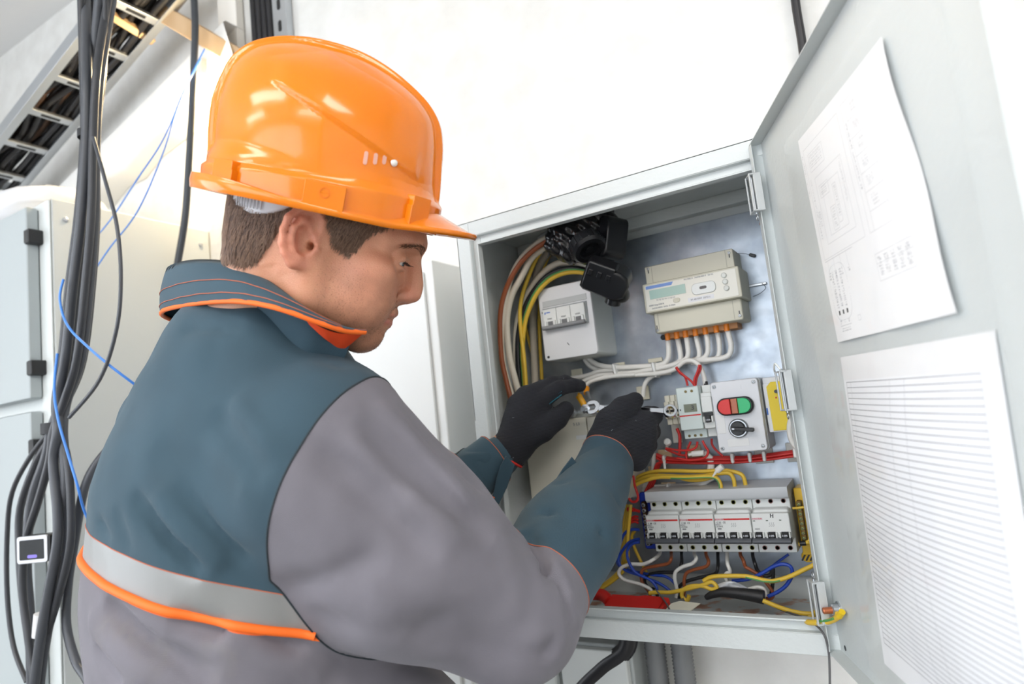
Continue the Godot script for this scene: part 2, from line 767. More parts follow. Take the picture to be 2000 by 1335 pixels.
func room() -> void:
	var plaster := M("plaster", rgb8(238, 238, 236), 0.8, 0.0, {"normal_enabled": true, "normal_scale": 0.25, "normal_texture": noise_tex(0.02, 3, Color.BLACK, Color.WHITE, 512, 5, true)}.merged(tri_uv(1.6)))
	var dirty := noise_tex(0.012, 8, rgb8(236, 235, 233), rgb8(250, 250, 249), 512, 5)
	plaster.albedo_texture = dirty
	var ceil_m := M("ceiling_paint", rgb8(226, 227, 228), 0.9)
	var floor_m := M("concrete_floor", rgb8(150, 148, 144), 0.6, 0.0, {"albedo_texture": noise_tex(0.02, 4, rgb8(200, 200, 200), Color.WHITE, 512, 5)}.merged(tri_uv(0.8)))
	sbx("wall_back", Vector3(-3.4, 0, -1.25), Vector3(2.8, 3.0, -1.102), plaster)
	sbx("floor", Vector3(-3.4, -0.12, -1.25), Vector3(2.8, 0, 3.8), floor_m)
	sbx("ceiling", Vector3(-3.4, 3.0, -1.25), Vector3(2.8, 3.12, 3.8), ceil_m)
	sbx("wall_right", Vector3(2.6, 0, -1.102), Vector3(2.8, 3.0, 3.8), plaster)
	# wall behind the photographer, with an opening added for frontal fill light
	sbx("wall_front", Vector3(-3.2, 0, 3.6), Vector3(2.6, 0.7, 3.8), plaster)
	sbx("wall_front_lintel", Vector3(-3.2, 2.75, 3.6), Vector3(2.6, 3.0, 3.8), plaster)
	sbx("wall_front_pier", Vector3(-3.2, 0.7, 3.6), Vector3(-2.5, 2.75, 3.8), plaster)
	sbx("wall_front_end", Vector3(1.1, 0.7, 3.6), Vector3(2.6, 2.75, 3.8), plaster)
	fill_window(2, Vector3(-2.5, 0.7, 3.7), Vector3(3.6, 0, 0), 2.05)
	# left wall; its wide opening is added, set back to light the door
	var wx0 := -3.4
	var wx1 := -3.2
	sbx("wall_left", Vector3(wx0, 0, -1.102), Vector3(wx1, 0.7, 3.8), plaster)
	sbx("wall_left_lintel", Vector3(wx0, 2.75, -1.102), Vector3(wx1, 3.0, 3.8), plaster)
	sbx("wall_left_pier", Vector3(wx0, 0.7, -1.102), Vector3(wx1, 2.75, 0.5), plaster)
	sbx("wall_left_end", Vector3(wx0, 0.7, 3.1), Vector3(wx1, 2.75, 3.8), plaster)
	fill_window(1, Vector3(-3.3, 0.7, 0.5), Vector3(0, 0, 2.6), 2.05)
	# unseen fill lamps, added as flat panels under the ceiling
	fill_lamp_panel(Vector3(-0.7, 2.93, 1.3), 1.2, 0.6, "nearest the tall grey cabinet")
	fill_lamp_panel(Vector3(1.2, 2.93, 0.6), 1.2, 0.6, "nearest the open cabinet")
	fill_lamp_panel(Vector3(1.2, 2.93, 2.4), 1.2, 0.6, "at the back right of the room")
	fill_lamp_panel(Vector3(-1.5, 2.93, 2.4), 1.2, 0.6, "at the back left of the room")

func fill_window(nr: int, at: Vector3, along: Vector3, high: float) -> void:  # glowing panes and area light, added out of view as fill
	var fr := M("window_frame", rgb8(240, 240, 240), 0.4)
	var pane := M("glowing_fill_pane", rgb8(245, 250, 255), 0.6, 0.0, {"emission_enabled": true, "emission": rgb8(236, 244, 255), "emission_energy_multiplier": 0.7})
	var w := Node3D.new()
	w.name = "fill_window_%d" % nr
	add_child(w)
	w.set_meta("kind", "structure")
	var len := along.length()
	var d := along.normalized()
	var inward := Vector3.RIGHT if absf(d.z) > 0.5 else Vector3.FORWARD
	var B := Basis(d, Vector3.UP, d.cross(Vector3.UP))
	for k in 4:
		part("frame_post", MB.new().box(at + along * (k / 3.0) + Vector3(0, high / 2.0, 0), Vector3(0.06, high, 0.06), 0.004, B), fr, w)
	for y in [0.0, high]:
		part("frame_rail", MB.new().box(at + along * 0.5 + Vector3(0, y, 0), Vector3(len - 0.06, 0.06, 0.055), 0.004, B), fr, w)
	for k in 3:
		part("pane", MB.new().box(at + along * ((k + 0.5) / 3.0) + Vector3(0, high / 2.0, 0), Vector3(len / 3.0 - 0.06, high - 0.06, 0.008), 0.001, B), pane, w)
	var l := AreaLight3D.new()
	l.name = "window_fill"
	l.area_size = Vector2(len - 0.1, high - 0.1)
	l.light_color = rgb8(240, 246, 255)
	l.light_energy = LEFT_FILL_E if nr == 1 else FRONT_FILL_E
	l.shadow_enabled = true
	l.area_range = 12.0
	add_child(l)
	l.position = at + along / 2.0 + Vector3(0, high / 2.0, 0) + inward * 0.05
	l.rotation.y = -PI / 2 if nr == 1 else 0.0

func fill_lamp_panel(at: Vector3, w: float, d: float, place: String) -> void:  # fitting added out of view to raise the fill light
	var t := thing("ceiling_fill_lamp", "unseen added white rectangular fill lamp on the ceiling " + place, "lamp", "added ceiling fill lamps", at)
	bx("housing", at + Vector3(-w / 2, 0.0, -d / 2), at + Vector3(w / 2, 0.07, d / 2), M("lamp_housing", rgb8(235, 235, 235), 0.5), t, 0.004)
	bx("diffuser", at + Vector3(-w / 2 + 0.02, -0.006, -d / 2 + 0.02), at + Vector3(w / 2 - 0.02, 0.0, d / 2 - 0.02), M("lamp_diffuser", Color.WHITE, 0.6, 0.0, {"emission_enabled": true, "emission": rgb8(255, 250, 242), "emission_energy_multiplier": 1.5}), t, 0.001)
	var l := AreaLight3D.new()
	l.name = "panel_fill"
	l.area_size = Vector2(w - 0.05, d - 0.05)
	l.light_color = rgb8(255, 249, 242)
	l.light_energy = PANEL_FILL_E
	l.shadow_enabled = true
	l.area_range = 12.0
	t.add_child(l, true)
	l.position = Vector3(0, -0.02, 0)
	l.rotation.x = -PI / 2

# ------------------------------------------------------------------ background, left
func px_tube(list: Array, per := 8) -> PackedVector3Array:
	var pts := []
	for q in list:
		pts.append(Zp(q[0], q[1], q[2]))
	return spline(pts, per)

func background() -> void:
	var grey := M("cabinet_grey", rgb8(212, 217, 216), 0.42)
	var black := M("black_plastic", rgb8(28, 29, 31), 0.4)
	var steel := M("zinc_bright", rgb8(196, 200, 204), 0.35, 0.9)
	# tall cabinet on the left
	var X := -1.539
	var zf := -0.715
	var top := 2.04
	var t := thing("tall_cabinet", "tall light grey metal cabinet with black hinges behind the hanging cable bundle", "cabinet", "", Vector3(-1.9, 0, -0.9))
	bx("body", Vector3(-2.3, 0.0, -1.1), Vector3(X, top, zf), grey, t, 0.004)
	bx("front_post", Vector3(X - 0.05, 0.02, zf), Vector3(X - 0.002, top - 0.004, zf + 0.004), grey, t, 0.002)
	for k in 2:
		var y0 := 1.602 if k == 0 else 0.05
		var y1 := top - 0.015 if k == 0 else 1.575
		var d := bx("door", Vector3(-2.28, y0, zf + 0.004), Vector3(X - 0.045, y1, zf + 0.03), M("shaded_door_grey", rgb8(172, 180, 182), 0.42), t, 0.004)  # body paint darkened: weaker light on the doors is put into their colour
		if k == 0:
			part("handle_recess", MB.new().prism(rrect(0.035, 0.075, 0.008, 4, Vector2(-1.75, 1.845)), zf + 0.0295, zf + 0.0315, 0.0005), M("dark_recess", rgb8(120, 125, 128), 0.5), t)
	for y in [1.955, 1.667, 1.50]:
		bx("hinge", Vector3(X - 0.05, y - 0.016, zf + 0.002), Vector3(X - 0.028, y + 0.016, zf + 0.034), black, t, 0.003)
	for q in [[128, 429], [392, 478], [125, 1010]]:
		var p := Xp(q[0], q[1], X)
		part("screw", MB.new().lathe(p, Vector3.RIGHT, [Vector2(0.006, 0), Vector2(0.006, 0.002), Vector2(0.003, 0.0035), Vector2(0, 0.0035)], 12), steel, t)
	# plastic bag on its top
	var bag := []
	var rng := RandomNumberGenerator.new()
	rng.seed = 5
	for r in 7:
		var row := []
		for q in 12:
			var an := TAU * q / 12
			var hh := sin(PI * r / 6.0)
			row.append(Vector3(-1.83, top + 0.002, -0.84) + Vector3(cos(an) * 0.13 * (0.25 + hh), 0.13 * r / 6.0, sin(an) * 0.10 * (0.25 + hh)) + Vector3(rng.randf_range(-1, 1), rng.randf_range(-0.2, 0.6), rng.randf_range(-1, 1)) * 0.012 * minf(1.0, r))
		bag.append(row)
	solo("plastic_bag", MB.new().grid(bag, true), M("bag_film", rgb8(232, 232, 234), 0.35), "crumpled white plastic bag lying on top of the tall grey cabinet", "bag")
	# cable ladder and its cables
	var a0 := Zp(-22, 428, -1.0)
	var a1 := Zp(372, -40, -1.0)
	var rise := (a1 - a0)
	var dirn := rise.normalized()
	var off := Vector3(0, 0, 0.13)
	var lad := thing("cable_ladder", "galvanised cable ladder rising along the wall packed with black cables", "cable ladder", "", a0)
	var upn := -dirn.cross(Vector3.BACK).normalized()
	var LB := Basis(dirn, upn, dirn.cross(upn))
	for s in 2:
		var mid: Vector3 = (a0 + a1) / 2.0 + off * s
		part("side_rail", MB.new().box(mid, Vector3(rise.length(), 0.05, 0.006), 0.002, LB), steel, lad)
		part("rail_lip", MB.new().box(mid - upn * 0.025, Vector3(rise.length(), 0.004, 0.022), 0.001, LB), steel, lad)
	for k in 7:
		var p := a0 + dirn * (0.12 + k * 0.155) + off / 2.0 - upn * 0.018
		part("rung", MB.new().box(p, Vector3(0.024, 0.012, 0.13), 0.002, LB), steel, lad)
		part("rung_slot", MB.new().box(p - upn * 0.0062, Vector3(0.01, 0.001, 0.05), 0.0003, LB), black, lad)
	rng.seed = 11
	var cb := M("black_cable", rgb8(34, 34, 38), 0.38)
	for k in 22:
		var pts := []
		var zz := rng.randf_range(0.01, 0.12)
		var hh := rng.randf_range(0.0, 0.05)
		for j in 9:
			var u := rise.length() * j / 8.0
			pts.append(a0 + dirn * u + Vector3(0, 0, clampf(zz + rng.randf_range(-0.02, 0.02), 0.006, 0.122)) + upn * (hh + rng.randf_range(-0.008, 0.01)))
		solo("tray_cable", MB.new().tube(spline(pts, 5), rng.randf_range(0.006, 0.010), 7), cb if k % 5 else M("brown_cable", rgb8(88, 66, 52), 0.45), "black cable lying in the galvanised cable ladder among others" if k % 5 else "dark brown cable lying in the galvanised cable ladder among black ones", "cable", "cables in the ladder" if k % 5 else "brown cables in the ladder")
	# plastered beam under the ladder with a ragged lower edge
	var bm := []
	rng.seed = 3
	for r in 13:
		var u := float(r) / 12
		var base := Zp(60, 420, -1.04).lerp(Zp(440, 40, -1.04), u)
		var jag := rng.randf_range(-0.02, 0.02)
		var row := []
		for q in [[0.0, -1.101], [0.0, -1.04], [0.012, -1.03], [0.10 + jag, -1.03], [0.125 + jag, -1.045], [0.13 + jag, -1.101]]:
			row.append(Vector3(base.x, base.y, q[1]) + upn * -q[0])
		bm.append(row)
	solo("plaster_beam", MB.new().grid(bm), M("rough_plaster", rgb8(232, 231, 228), 0.9), "rough white plastered ledge running up the wall beside the cable ladder", "ledge")
	# timber
	var wood := M("timber", rgb8(214, 186, 150), 0.7, 0.0, {"albedo_texture": noise_tex(0.012, 21, rgb8(226, 214, 198), Color.WHITE, 256, 3)}.merged(tri_uv(2.0)))
	var wa := Zp(235, -22, -0.98)
	var wb := Zp(500, 132, -1.06)
	var wd := (wb - wa).normalized()
	var WB := Basis(wd, wd.cross(Vector3.BACK).normalized(), Vector3.ZERO)
	WB.z = WB.x.cross(WB.y)
	solo("timber_batten", MB.new().box((wa + wb) / 2.0, Vector3(wa.distance_to(wb), 0.045, 0.03), 0.002, WB), wood, "pale timber batten sloping down from the ceiling to the post", "batten")
	var w2 := Zp(215, 28, -0.9)
	var w3 := Zp(283, 70, -1.0)
	var wd2 := (w3 - w2).normalized()
	var WB2 := Basis(wd2, wd2.cross(Vector3.BACK).normalized(), Vector3.ZERO)
	WB2.z = WB2.x.cross(WB2.y)
	solo("timber_strip", MB.new().box((w2 + w3) / 2.0, Vector3(w2.distance_to(w3) + 0.05, 0.02, 0.02), 0.002, WB2), wood, "short brownish timber strip lying across the cable ladder", "strip")
	# post, risers and strut at the top of the wall
	bx("trim_1", Vector3(-1.42, 0, -1.1), Vector3(-1.345, 3.0, -1.075), M("post_paint", rgb8(240, 236, 228), 0.7), null, 0.003).set_meta("kind", "structure")
	for k in 4:
		solo("riser_cable", MB.new().tube(PackedVector3Array([Vector3(-1.292 + k * 0.02, 0.02, -1.088), Vector3(-1.291 + k * 0.02, 1.2, -1.088), Vector3(-1.292 + k * 0.02, 1.9, -1.088), Vector3(-1.29 + k * 0.02, 2.4, -1.087), Vector3(-1.292 + k * 0.02, 2.98, -1.088)]), 0.0095, 8), cb, "%s of four thick black cables rising between the post and the slotted strut" % ["leftmost", "second from left", "third from left", "rightmost"][k], "cable", "riser cables behind the helmet")
	var st := thing("slotted_strut", "galvanised slotted steel strut fixed upright on the wall above the helmet", "strut", "", Vector3(-1.19, 2.4, -1.09))
	bx("channel", Vector3(-1.216, 0.05, -1.101), Vector3(-1.166, 2.99, -1.08), steel, st, 0.002)
	for k in 50:
		part("slot", MB.new().prism(rrect(0.012, 0.03, 0.006, 4, Vector2(-1.191, 0.10 + k * 0.058)), -1.0802, -1.0795, 0.0), black, st)
	# bare bulb
	var bp := Zp(398, 168, -1.03)
	var bulb := thing("light_bulb", "bare glowing bulb on the wall left of the orange helmet", "light bulb", "", bp)
	part("glass", MB.new().lathe(bp - Vector3(0, 0.05, 0), Vector3.UP, [Vector2(0, 0.0), Vector2(0.018, 0.005), Vector2(0.028, 0.02), Vector2(0.03, 0.034), Vector2(0.025, 0.052), Vector2(0.015, 0.07), Vector2(0.013, 0.078)], 20, true), M("bulb_glow", Color.WHITE, 0.4, 0.0, {"emission_enabled": true, "emission": rgb8(255, 214, 140), "emission_energy_multiplier": 1.0}), bulb)
	part("socket", MB.new().lathe(bp + Vector3(0, 0.026, 0), Vector3.UP, [Vector2(0.0, 0), Vector2(0.016, 0), Vector2(0.016, 0.04), Vector2(0.006, 0.05), Vector2(0.0, 0.05)], 16), M("bulb_socket", rgb8(225, 220, 210), 0.5), bulb)
	var bl := OmniLight3D.new()
	bl.name = "bulb_light"
	bl.light_color = rgb8(255, 226, 176)
	bl.light_energy = 0.12
	bl.light_size = 0.02
	bl.shadow_enabled = true
	bl.omni_range = 10.0
	bl.omni_attenuation = 2.0
	bulb.add_child(bl)
	bl.position = Vector3(0, -0.02, 0)
	# lower tray and blocks, far left
	var ta := Zp(-40, 352, -0.98)
	var tb := Zp(105, 384, -1.08)
	var td := (tb - ta).normalized()
	var TB := Basis(td, Vector3.UP, td.cross(Vector3.UP))
	solo("wall_bracket", MB.new().box((ta + tb) / 2.0, Vector3(ta.distance_to(tb), 0.03, 0.03), 0.003, TB.orthonormalized()), M("bracket_grey", rgb8(150, 156, 158), 0.5, 0.3), "grey metal bracket reaching to the wall below the cable ladder", "bracket")
	# thick single cable
	solo("single_cable", MB.new().tube(px_tube([[378, -20, -0.985], [381, 60, -0.985], [376, 190, -0.985], [370, 300, -0.985], [362, 420, -0.985], [346, 520, -0.985], [330, 620, -0.99], [330, 760, -1.0], [335, 1000, -1.03], [340, 1400, -1.05], [345, 2200, -1.06]]), 0.0085, 10), M("grey_cable", rgb8(66, 70, 76), 0.4), "single dark grey cable hanging down just left of the orange helmet", "cable")
	hanging_bundle(black)
	# white wall box between the face and the open cabinet
	var wc := thing("wall_box", "white closed wall cabinet seen between the man's face and the open cabinet", "cabinet", "", Vector3(-0.85, 1.4, -1.0))
	var wm := M("white_box_paint", rgb8(232, 234, 233), 0.4)
	bx("body", Vector3(-1.12, 0.95, -1.1), Vector3(-0.703, 1.755, -0.955), wm, wc, 0.003)
	bx("door", Vector3(-1.115, 0.955, -0.9545), Vector3(-0.722, 1.735, -0.948), wm, wc, 0.002)
	part("warning_sticker", MB.new().prism(PackedVector2Array([Vector2(-0.925, 1.405), Vector2(-0.855, 1.405), Vector2(-0.89, 1.468)]), -0.9479, -0.9472, 0.0002), M("warning_yellow", rgb8(244, 204, 20), 0.5), wc)

func hanging_bundle(black: Material) -> void:
	var z := -0.62
	var gm := M("bundle_cable", rgb8(72, 75, 81), 0.36)
	var gb := M("bundle_cable_dark", rgb8(54, 56, 61), 0.36)
	var tops := [[158, -20], [168, -20], [186, -20], [196, -20], [214, -20], [222, -20], [206, -20]]
	var bots := [
		[[106, 840], [72, 900], [40, 990], [38, 1080], [46, 1180], [64, 1280], [68, 1345]],
		[[112, 840], [104, 900], [112, 990], [112, 1060], [96, 1150], [80, 1240], [66, 1345]],
		[[118, 840], [132, 900], [138, 980], [136, 1070], [112, 1170], [86, 1260], [72, 1345]],
		[[100, 840], [90, 890], [66, 960], [56, 1020], [52, 1110], [58, 1200], [62, 1345]],
		[[104, 840], [96, 900], [74, 980], [50, 1060], [44, 1150], [56, 1250], [70, 1345]],
		[[122, 840], [128, 920], [124, 1000], [120, 1090], [100, 1190], [84, 1280], [76, 1345]],
		[[98, 840], [60, 890], [24, 960], [14, 1040], [14, 1160], [26, 1260], [52, 1330]]]
	var labels := ["", "", "", "", "", "", "dark cable bowing out farthest left from the bundle strap"]
	for k in 7:
		var j := [[162 + k * 7, 130], [164 + k * 4.5, 262], [152 + k * 6.5, 420], [134 + k * 8.0, 560], [120 + k * 7.5, 700], [108 + k * 4.5, 780]]
		var l := [[tops[k][0], tops[k][1], z - 0.02 * (k % 3)]]
		for q in j:
			l.append([q[0], q[1], z + 0.012 * ((k * 2) % 3) - 0.012])
		for q in bots[k]:
			l.append([q[0], q[1], z + 0.012 * ((k * 2) % 3)])
		var r := 0.0085 if k % 2 else 0.0068
		solo("bundle_cable", MB.new().tube(px_tube(l, 5), r if k < 6 else 0.0045, 9), gm if k % 2 else gb, "grey cable of the hanging bundle, %s at the top edge of the photo" % ["leftmost", "second from left", "third from left", "fourth from left", "sixth from left", "rightmost", "fifth from left"][k] if k < 6 else "thin dark cable bowing out farthest left below the strap of the bundle", "cable", "cables of the hanging bundle")
	for q in [[174, 264, 0.0165, 0.014], [104, 836, 0.022, 0.02]]:
		var p := Zp(q[0], q[1], z)
		var pts := PackedVector3Array()
		for a in 25:
			pts.append(p + Vector3(cos(TAU * a / 24) * q[2], 0, sin(TAU * a / 24) * 0.019))
		var strap := MB.new()
		var rows := []
		for h in [-1, 1]:
			var row := []
			for a in 25:
				row.append(pts[a] + Vector3(0, h * q[3] / 2.0, 0))
			rows.append(row)
		strap.grid(rows)
		solo("cable_strap", strap, M("strap_black", rgb8(30, 31, 34), 0.6), "dark strap tied round the hanging cable bundle %s" % ("high up beside the ladder" if q[1] < 500 else "where the cables fan out"), "strap")
	solo("loop_cable", MB.new().tube(px_tube([[182, 268, z + 0.02], [205, 350, z + 0.02], [228, 440, z + 0.02], [236, 540, z + 0.02], [228, 640, z + 0.02], [195, 740, z + 0.02], [135, 815, z + 0.02]]), 0.0032, 8), gm, "thin dark cable looping out to the right of the bundle across the cabinet side", "cable")
	solo("drooping_cable", MB.new().tube(px_tube([[250, 840, z - 0.06], [200, 890, z - 0.03], [166, 950, z - 0.01], [145, 1060, z - 0.01], [133, 1140, z - 0.01], [130, 1220, z - 0.01], [148, 1290, z - 0.01], [178, 1350, z - 0.01], [190, 1500, z - 0.02], [170, 1800, z - 0.05]]), 0.0075, 9), gm, "grey cable bending down between the bundle and the man's back", "cable")
	var blue := M("blue_wire", rgb8(72, 140, 232), 0.4)
	solo("blue_wire", MB.new().tube(px_tube([[400, 95, -0.98], [362, 170, -0.95], [320, 270, -0.9], [268, 350, -0.85], [215, 430, -0.75], [162, 490, z - 0.03]]), 0.0016, 6), blue, "thin pale blue wire slanting from the wall to the bundle, upper of two", "wire")
	solo("blue_wire", MB.new().tube(px_tube([[392, 115, -0.98], [350, 200, -0.95], [318, 300, -0.9], [270, 410, -0.85], [210, 490, -0.75], [156, 574, z - 0.03]]), 0.0016, 6), blue, "thin pale blue wire slanting from the wall to the bundle, lower of two", "wire")
	solo("blue_wire", MB.new().tube(px_tube([[124, 545, z + 0.03], [117, 585, z + 0.035], [132, 635, z + 0.035], [175, 680, z + 0.03], [240, 733, z + 0.0], [300, 772, z - 0.06], [380, 800, z - 0.2], [440, 860, -1.0], [450, 1000, -1.09]]), 0.0022, 6), blue, "bright blue wire curving from the bundle to behind the man's shoulder", "wire")
	solo("blue_wire", MB.new().tube(px_tube([[112, 690, z + 0.03], [106, 760, z + 0.035], [114, 820, z + 0.04], [134, 890, z + 0.035], [152, 950, z + 0.03], [164, 995, z + 0.01], [190, 1060, z - 0.02], [215, 1200, z - 0.06], [200, 1400, z - 0.1], [190, 1700, z - 0.1]]), 0.0024, 6), blue, "bright blue wire hanging in front of the lower strap of the bundle", "wire")
	# small display unit hung among the cables
	var o := Zp(84, 1068, z + 0.02)
	var t := thing("display_unit", "small silver display unit with a dark screen hung among the cables", "display", "", o)
	var dx := cam_right.slide(Vector3.UP).normalized()
	dx = (dx * 0.9 + Vector3.RIGHT * 0.3).normalized()
	var B := Basis(dx, Vector3.UP, dx.cross(Vector3.UP))
	part("body", MB.new().box(o, Vector3(0.060, 0.046, 0.034), 0.003, B), black, t)
	part("silver_front", MB.new().prism(rrect(0.060, 0.047, 0.005), 0.016, 0.0195, 0.0012, Transform3D(B, o - B.x * 0.004)), M("silver_plastic", rgb8(205, 207, 212), 0.3, 0.4), t)
	part("screen", MB.new().prism(rrect(0.048, 0.034, 0.002), 0.0190, 0.0198, 0.0002, Transform3D(B, o - B.x * 0.004)), M("dark_screen", rgb8(30, 34, 38), 0.2), t)
	part("logo", MB.new().prism(rrect(0.019, 0.0055, 0.0025), 0.0197, 0.0200, 0.0, Transform3D(B, o - B.x * 0.003 - B.y * 0.0115)), M("violet_print", rgb8(132, 118, 214), 0.4), t)
	solo("cable_label", MB.new().tube(PackedVector3Array([Zp(78, 1198, z + 0.013), Zp(74, 1242, z + 0.013)]), 0.0098, 10), M("label_white", rgb8(225, 226, 228), 0.5), "white printed label sleeve on a cable below the display unit", "label")

# ------------------------------------------------------------------ open cabinet
const CX0 := -0.594
const CX1 := -0.082
const CY0 := 1.132
const CY1 := 1.776
const CZF := -0.88
const PZ := -1.085

func plate_prism(called: String, x0: float, x1: float, y0: float, y1: float, z0: float, z1: float, r: float, bev: float, mat: Material, parent: Node3D, label := "") -> MeshInstance3D:
	r = maxf(r, bev * 1.3)
	return part(called, MB.new().prism(rrect(x1 - x0, y1 - y0, r, 4, Vector2((x0 + x1) / 2, (y0 + y1) / 2)), z0, z1, bev), mat, parent, label)

func screw(p: Vector3, r: float, mat: Material, parent: Node3D, axis := Vector3.BACK, slot := true) -> void:
	var m := MB.new().lathe(p, axis, [Vector2(r, 0), Vector2(r, r * 0.35), Vector2(r * 0.7, r * 0.6), Vector2(0, r * 0.65)], 14)
	var o := part("screw", m, mat, parent)
	if slot:
		var s := MB.new()
		var u := axis.cross(Vector3(0.6, 0.8, 0.1)).normalized()
		var B := Basis(u, axis.cross(u), axis)
		s.box(p + axis * r * 0.66, Vector3(r * 1.3, r * 0.28, r * 0.06), 0.00002, B)
		s.box(p + axis * r * 0.66, Vector3(r * 0.28, r * 1.3, r * 0.06), 0.00002, B)
		part("screw_slot", s, M("slot_dark", rgb8(60, 62, 64), 0.5, 0.5), o)

func cabinet() -> void:
	var paint := M("cabinet_paint", rgb8(208, 214, 214), 0.38, 0.0, {"normal_enabled": true, "normal_scale": 0.12, "normal_texture": noise_tex(0.06, 12, Color.BLACK, Color.WHITE, 256, 3, true)}.merged(tri_uv(8.0)))
	var galv := M("galvanised_plate", rgb8(176, 183, 190), 0.44, 0.8, {"roughness_texture": noise_tex(0.02, 17, Color(0.72, 0.72, 0.72), Color(1, 1, 1), 512, 4), "albedo_texture": noise_tex(0.011, 31, rgb8(205, 210, 216), Color.WHITE, 512, 5)}.merged(tri_uv(3.0)))
	var t := thing("electrical_cabinet", "open light grey wall mounted electrical cabinet full of breakers and wires", "cabinet", "", Vector3(-0.346, 1.132, -1.0))
	bx("back_panel", Vector3(CX0, CY0, -1.1), Vector3(CX1, CY1, -1.097), paint, t)
	bx("side_panel", Vector3(CX0, CY0, -1.1), Vector3(CX0 + 0.003, CY1, CZF), paint, t)
	bx("side_panel", Vector3(CX1 - 0.003, CY0, -1.1), Vector3(CX1, CY1, CZF), paint, t)
	bx("top_panel", Vector3(CX0, CY1 - 0.003, -1.1), Vector3(CX1, CY1, CZF), paint, t)
	# front frame: flange, channel and raised lip on each side
	for s in 4:
		var vert := s < 2
		var fl := MB.new()
		var ch := MB.new()
		var lp := MB.new()
		for q in [[fl, 0.0, 0.025, CZF - 0.002, CZF], [ch, 0.024, 0.040, CZF - 0.012, CZF - 0.010], [ch, 0.024, 0.026, CZF - 0.012, CZF - 0.001], [lp, 0.039, 0.0415, CZF - 0.012, CZF + 0.001]]:
			var a: float = q[1]
			var b: float = q[2]
			var lo := Vector3(CX0 + a, CY0 + a, q[3])
			var hi := Vector3(CX1 - a, CY1 - a, q[4])
			if s == 0: hi.x = CX0 + b
			if s == 1: lo.x = CX1 - b
			if s == 2: hi.y = CY0 + b
			if s == 3: lo.y = CY1 - b
			if s > 1:
				lo.x = CX0 + b
				hi.x = CX1 - b
			q[0].box((lo + hi) / 2.0, hi - lo, 0.0008)
		part("frame_flange", fl, paint, t)
		part("frame_channel", ch, paint, t)
		part("frame_lip", lp, paint, t)
	# floor of the cabinet with cable holes
	var fc := CSGCombiner3D.new()
	fc.name = "bottom_panel"
	t.add_child(fc, true)
	fc.position = -t.position
	var fb := CSGBox3D.new()
	fb.name = "sheet"
	fb.size = Vector3(CX1 - CX0 - 0.008, 0.003, 0.21)
	fb.position = Vector3((CX0 + CX1) / 2, CY0 + 0.0025, -0.990)
	var rust := M("cabinet_floor_paint", Color.WHITE, 0.42, 0.0, {"albedo_texture": noise_tex(0.009, 77, rgb8(206, 210, 208), rgb8(206, 210, 208), 512, 4)}.merged(tri_uv(4.0)))
	var gr := Gradient.new()
	gr.set_color(0, rgb8(207, 211, 210))
	gr.set_color(1, rgb8(176, 120, 92))
	gr.add_point(0.60, rgb8(207, 211, 210))
	gr.add_point(0.72, rgb8(196, 158, 138))
	(rust.albedo_texture as NoiseTexture2D).color_ramp = gr
	fb.material = rust
	fc.add_child(fb)
	var holes := [Zp(1262, 1163, -1.03), Zp(1325, 1165, -1.03)]
	for h in holes:
		var cy := CSGCylinder3D.new()
		cy.name = "cable_hole"
		cy.operation = CSGShape3D.OPERATION_SUBTRACTION
		cy.radius = 0.017
		cy.height = 0.02
		cy.sides = 24
		cy.position = Vector3(h.x, CY0, -1.03)
		fc.add_child(cy, true)
	# mounting plate
	var pl := MB.new().prism(rrect(0.448, 0.565, 0.004, 2, Vector2(-0.346, 1.4545)), PZ - 0.002, PZ, 0.0006)
	part("mounting_plate", pl, galv, t, "bare galvanised mounting plate")
	bx("stiffener", Vector3(CX0 + 0.004, 1.752, -1.096), Vector3(CX1 - 0.004, 1.7735, -1.075), paint, t, 0.002)
	for q in [[1490, 436], [1560, 1060]]:
		screw(Zp(q[0], q[1], PZ), 0.005, M("copper", rgb8(198, 120, 84), 0.4, 0.8), t)
	# door
	var th := deg_to_rad(113.0)
	var dd := Vector3(-cos(th), 0, sin(th))
	var nI := Vector3(-dd.z, 0, dd.x)
	var B := Basis(dd, Vector3.UP, nI)
	var H := Vector3(-0.125, 0, CZF + 0.002)
	var y0 := 1.140
	var y1 := 1.766
	var door := part("door", MB.new().box(H + dd * 0.245 + Vector3(0, (y0 + y1) / 2, 0) - nI * 0.0155, Vector3(0.49, y1 - y0, 0.0015), 0.0005, B), paint, t, "wide open door with papers behind plastic")
	part("door_rim", MB.new().box(H + dd * 0.0008 + Vector3(0, (y0 + y1) / 2, 0) - nI * 0.008, Vector3(0.0016, y1 - y0, 0.016), 0.0005, B), paint, door)
	part("door_rim", MB.new().box(H + dd * 0.245 + Vector3(0, y0, 0) - nI * 0.008, Vector3(0.49, 0.0016, 0.016), 0.0005, B), paint, door)
	part("door_rim", MB.new().box(H + dd * 0.245 + Vector3(0, y1, 0) - nI * 0.008, Vector3(0.49, 0.0016, 0.016), 0.0005, B), paint, door)
	part("door_rim", MB.new().box(H + dd * 0.49 + Vector3(0, (y0 + y1) / 2, 0) - nI * 0.008, Vector3(0.0016, y1 - y0, 0.016), 0.0005, B), paint, door)
	part("door_fold", MB.new().box(H + dd * 0.006 + Vector3(0, (y0 + y1) / 2, 0), Vector3(0.012, y1 - y0 - 0.004, 0.0015), 0.0005, B), paint, door)
	var hinge_m := M("hinge_metal", rgb8(206, 210, 211), 0.32, 0.3)
	var bright := M("zinc_bright", rgb8(196, 200, 204), 0.35, 0.9)
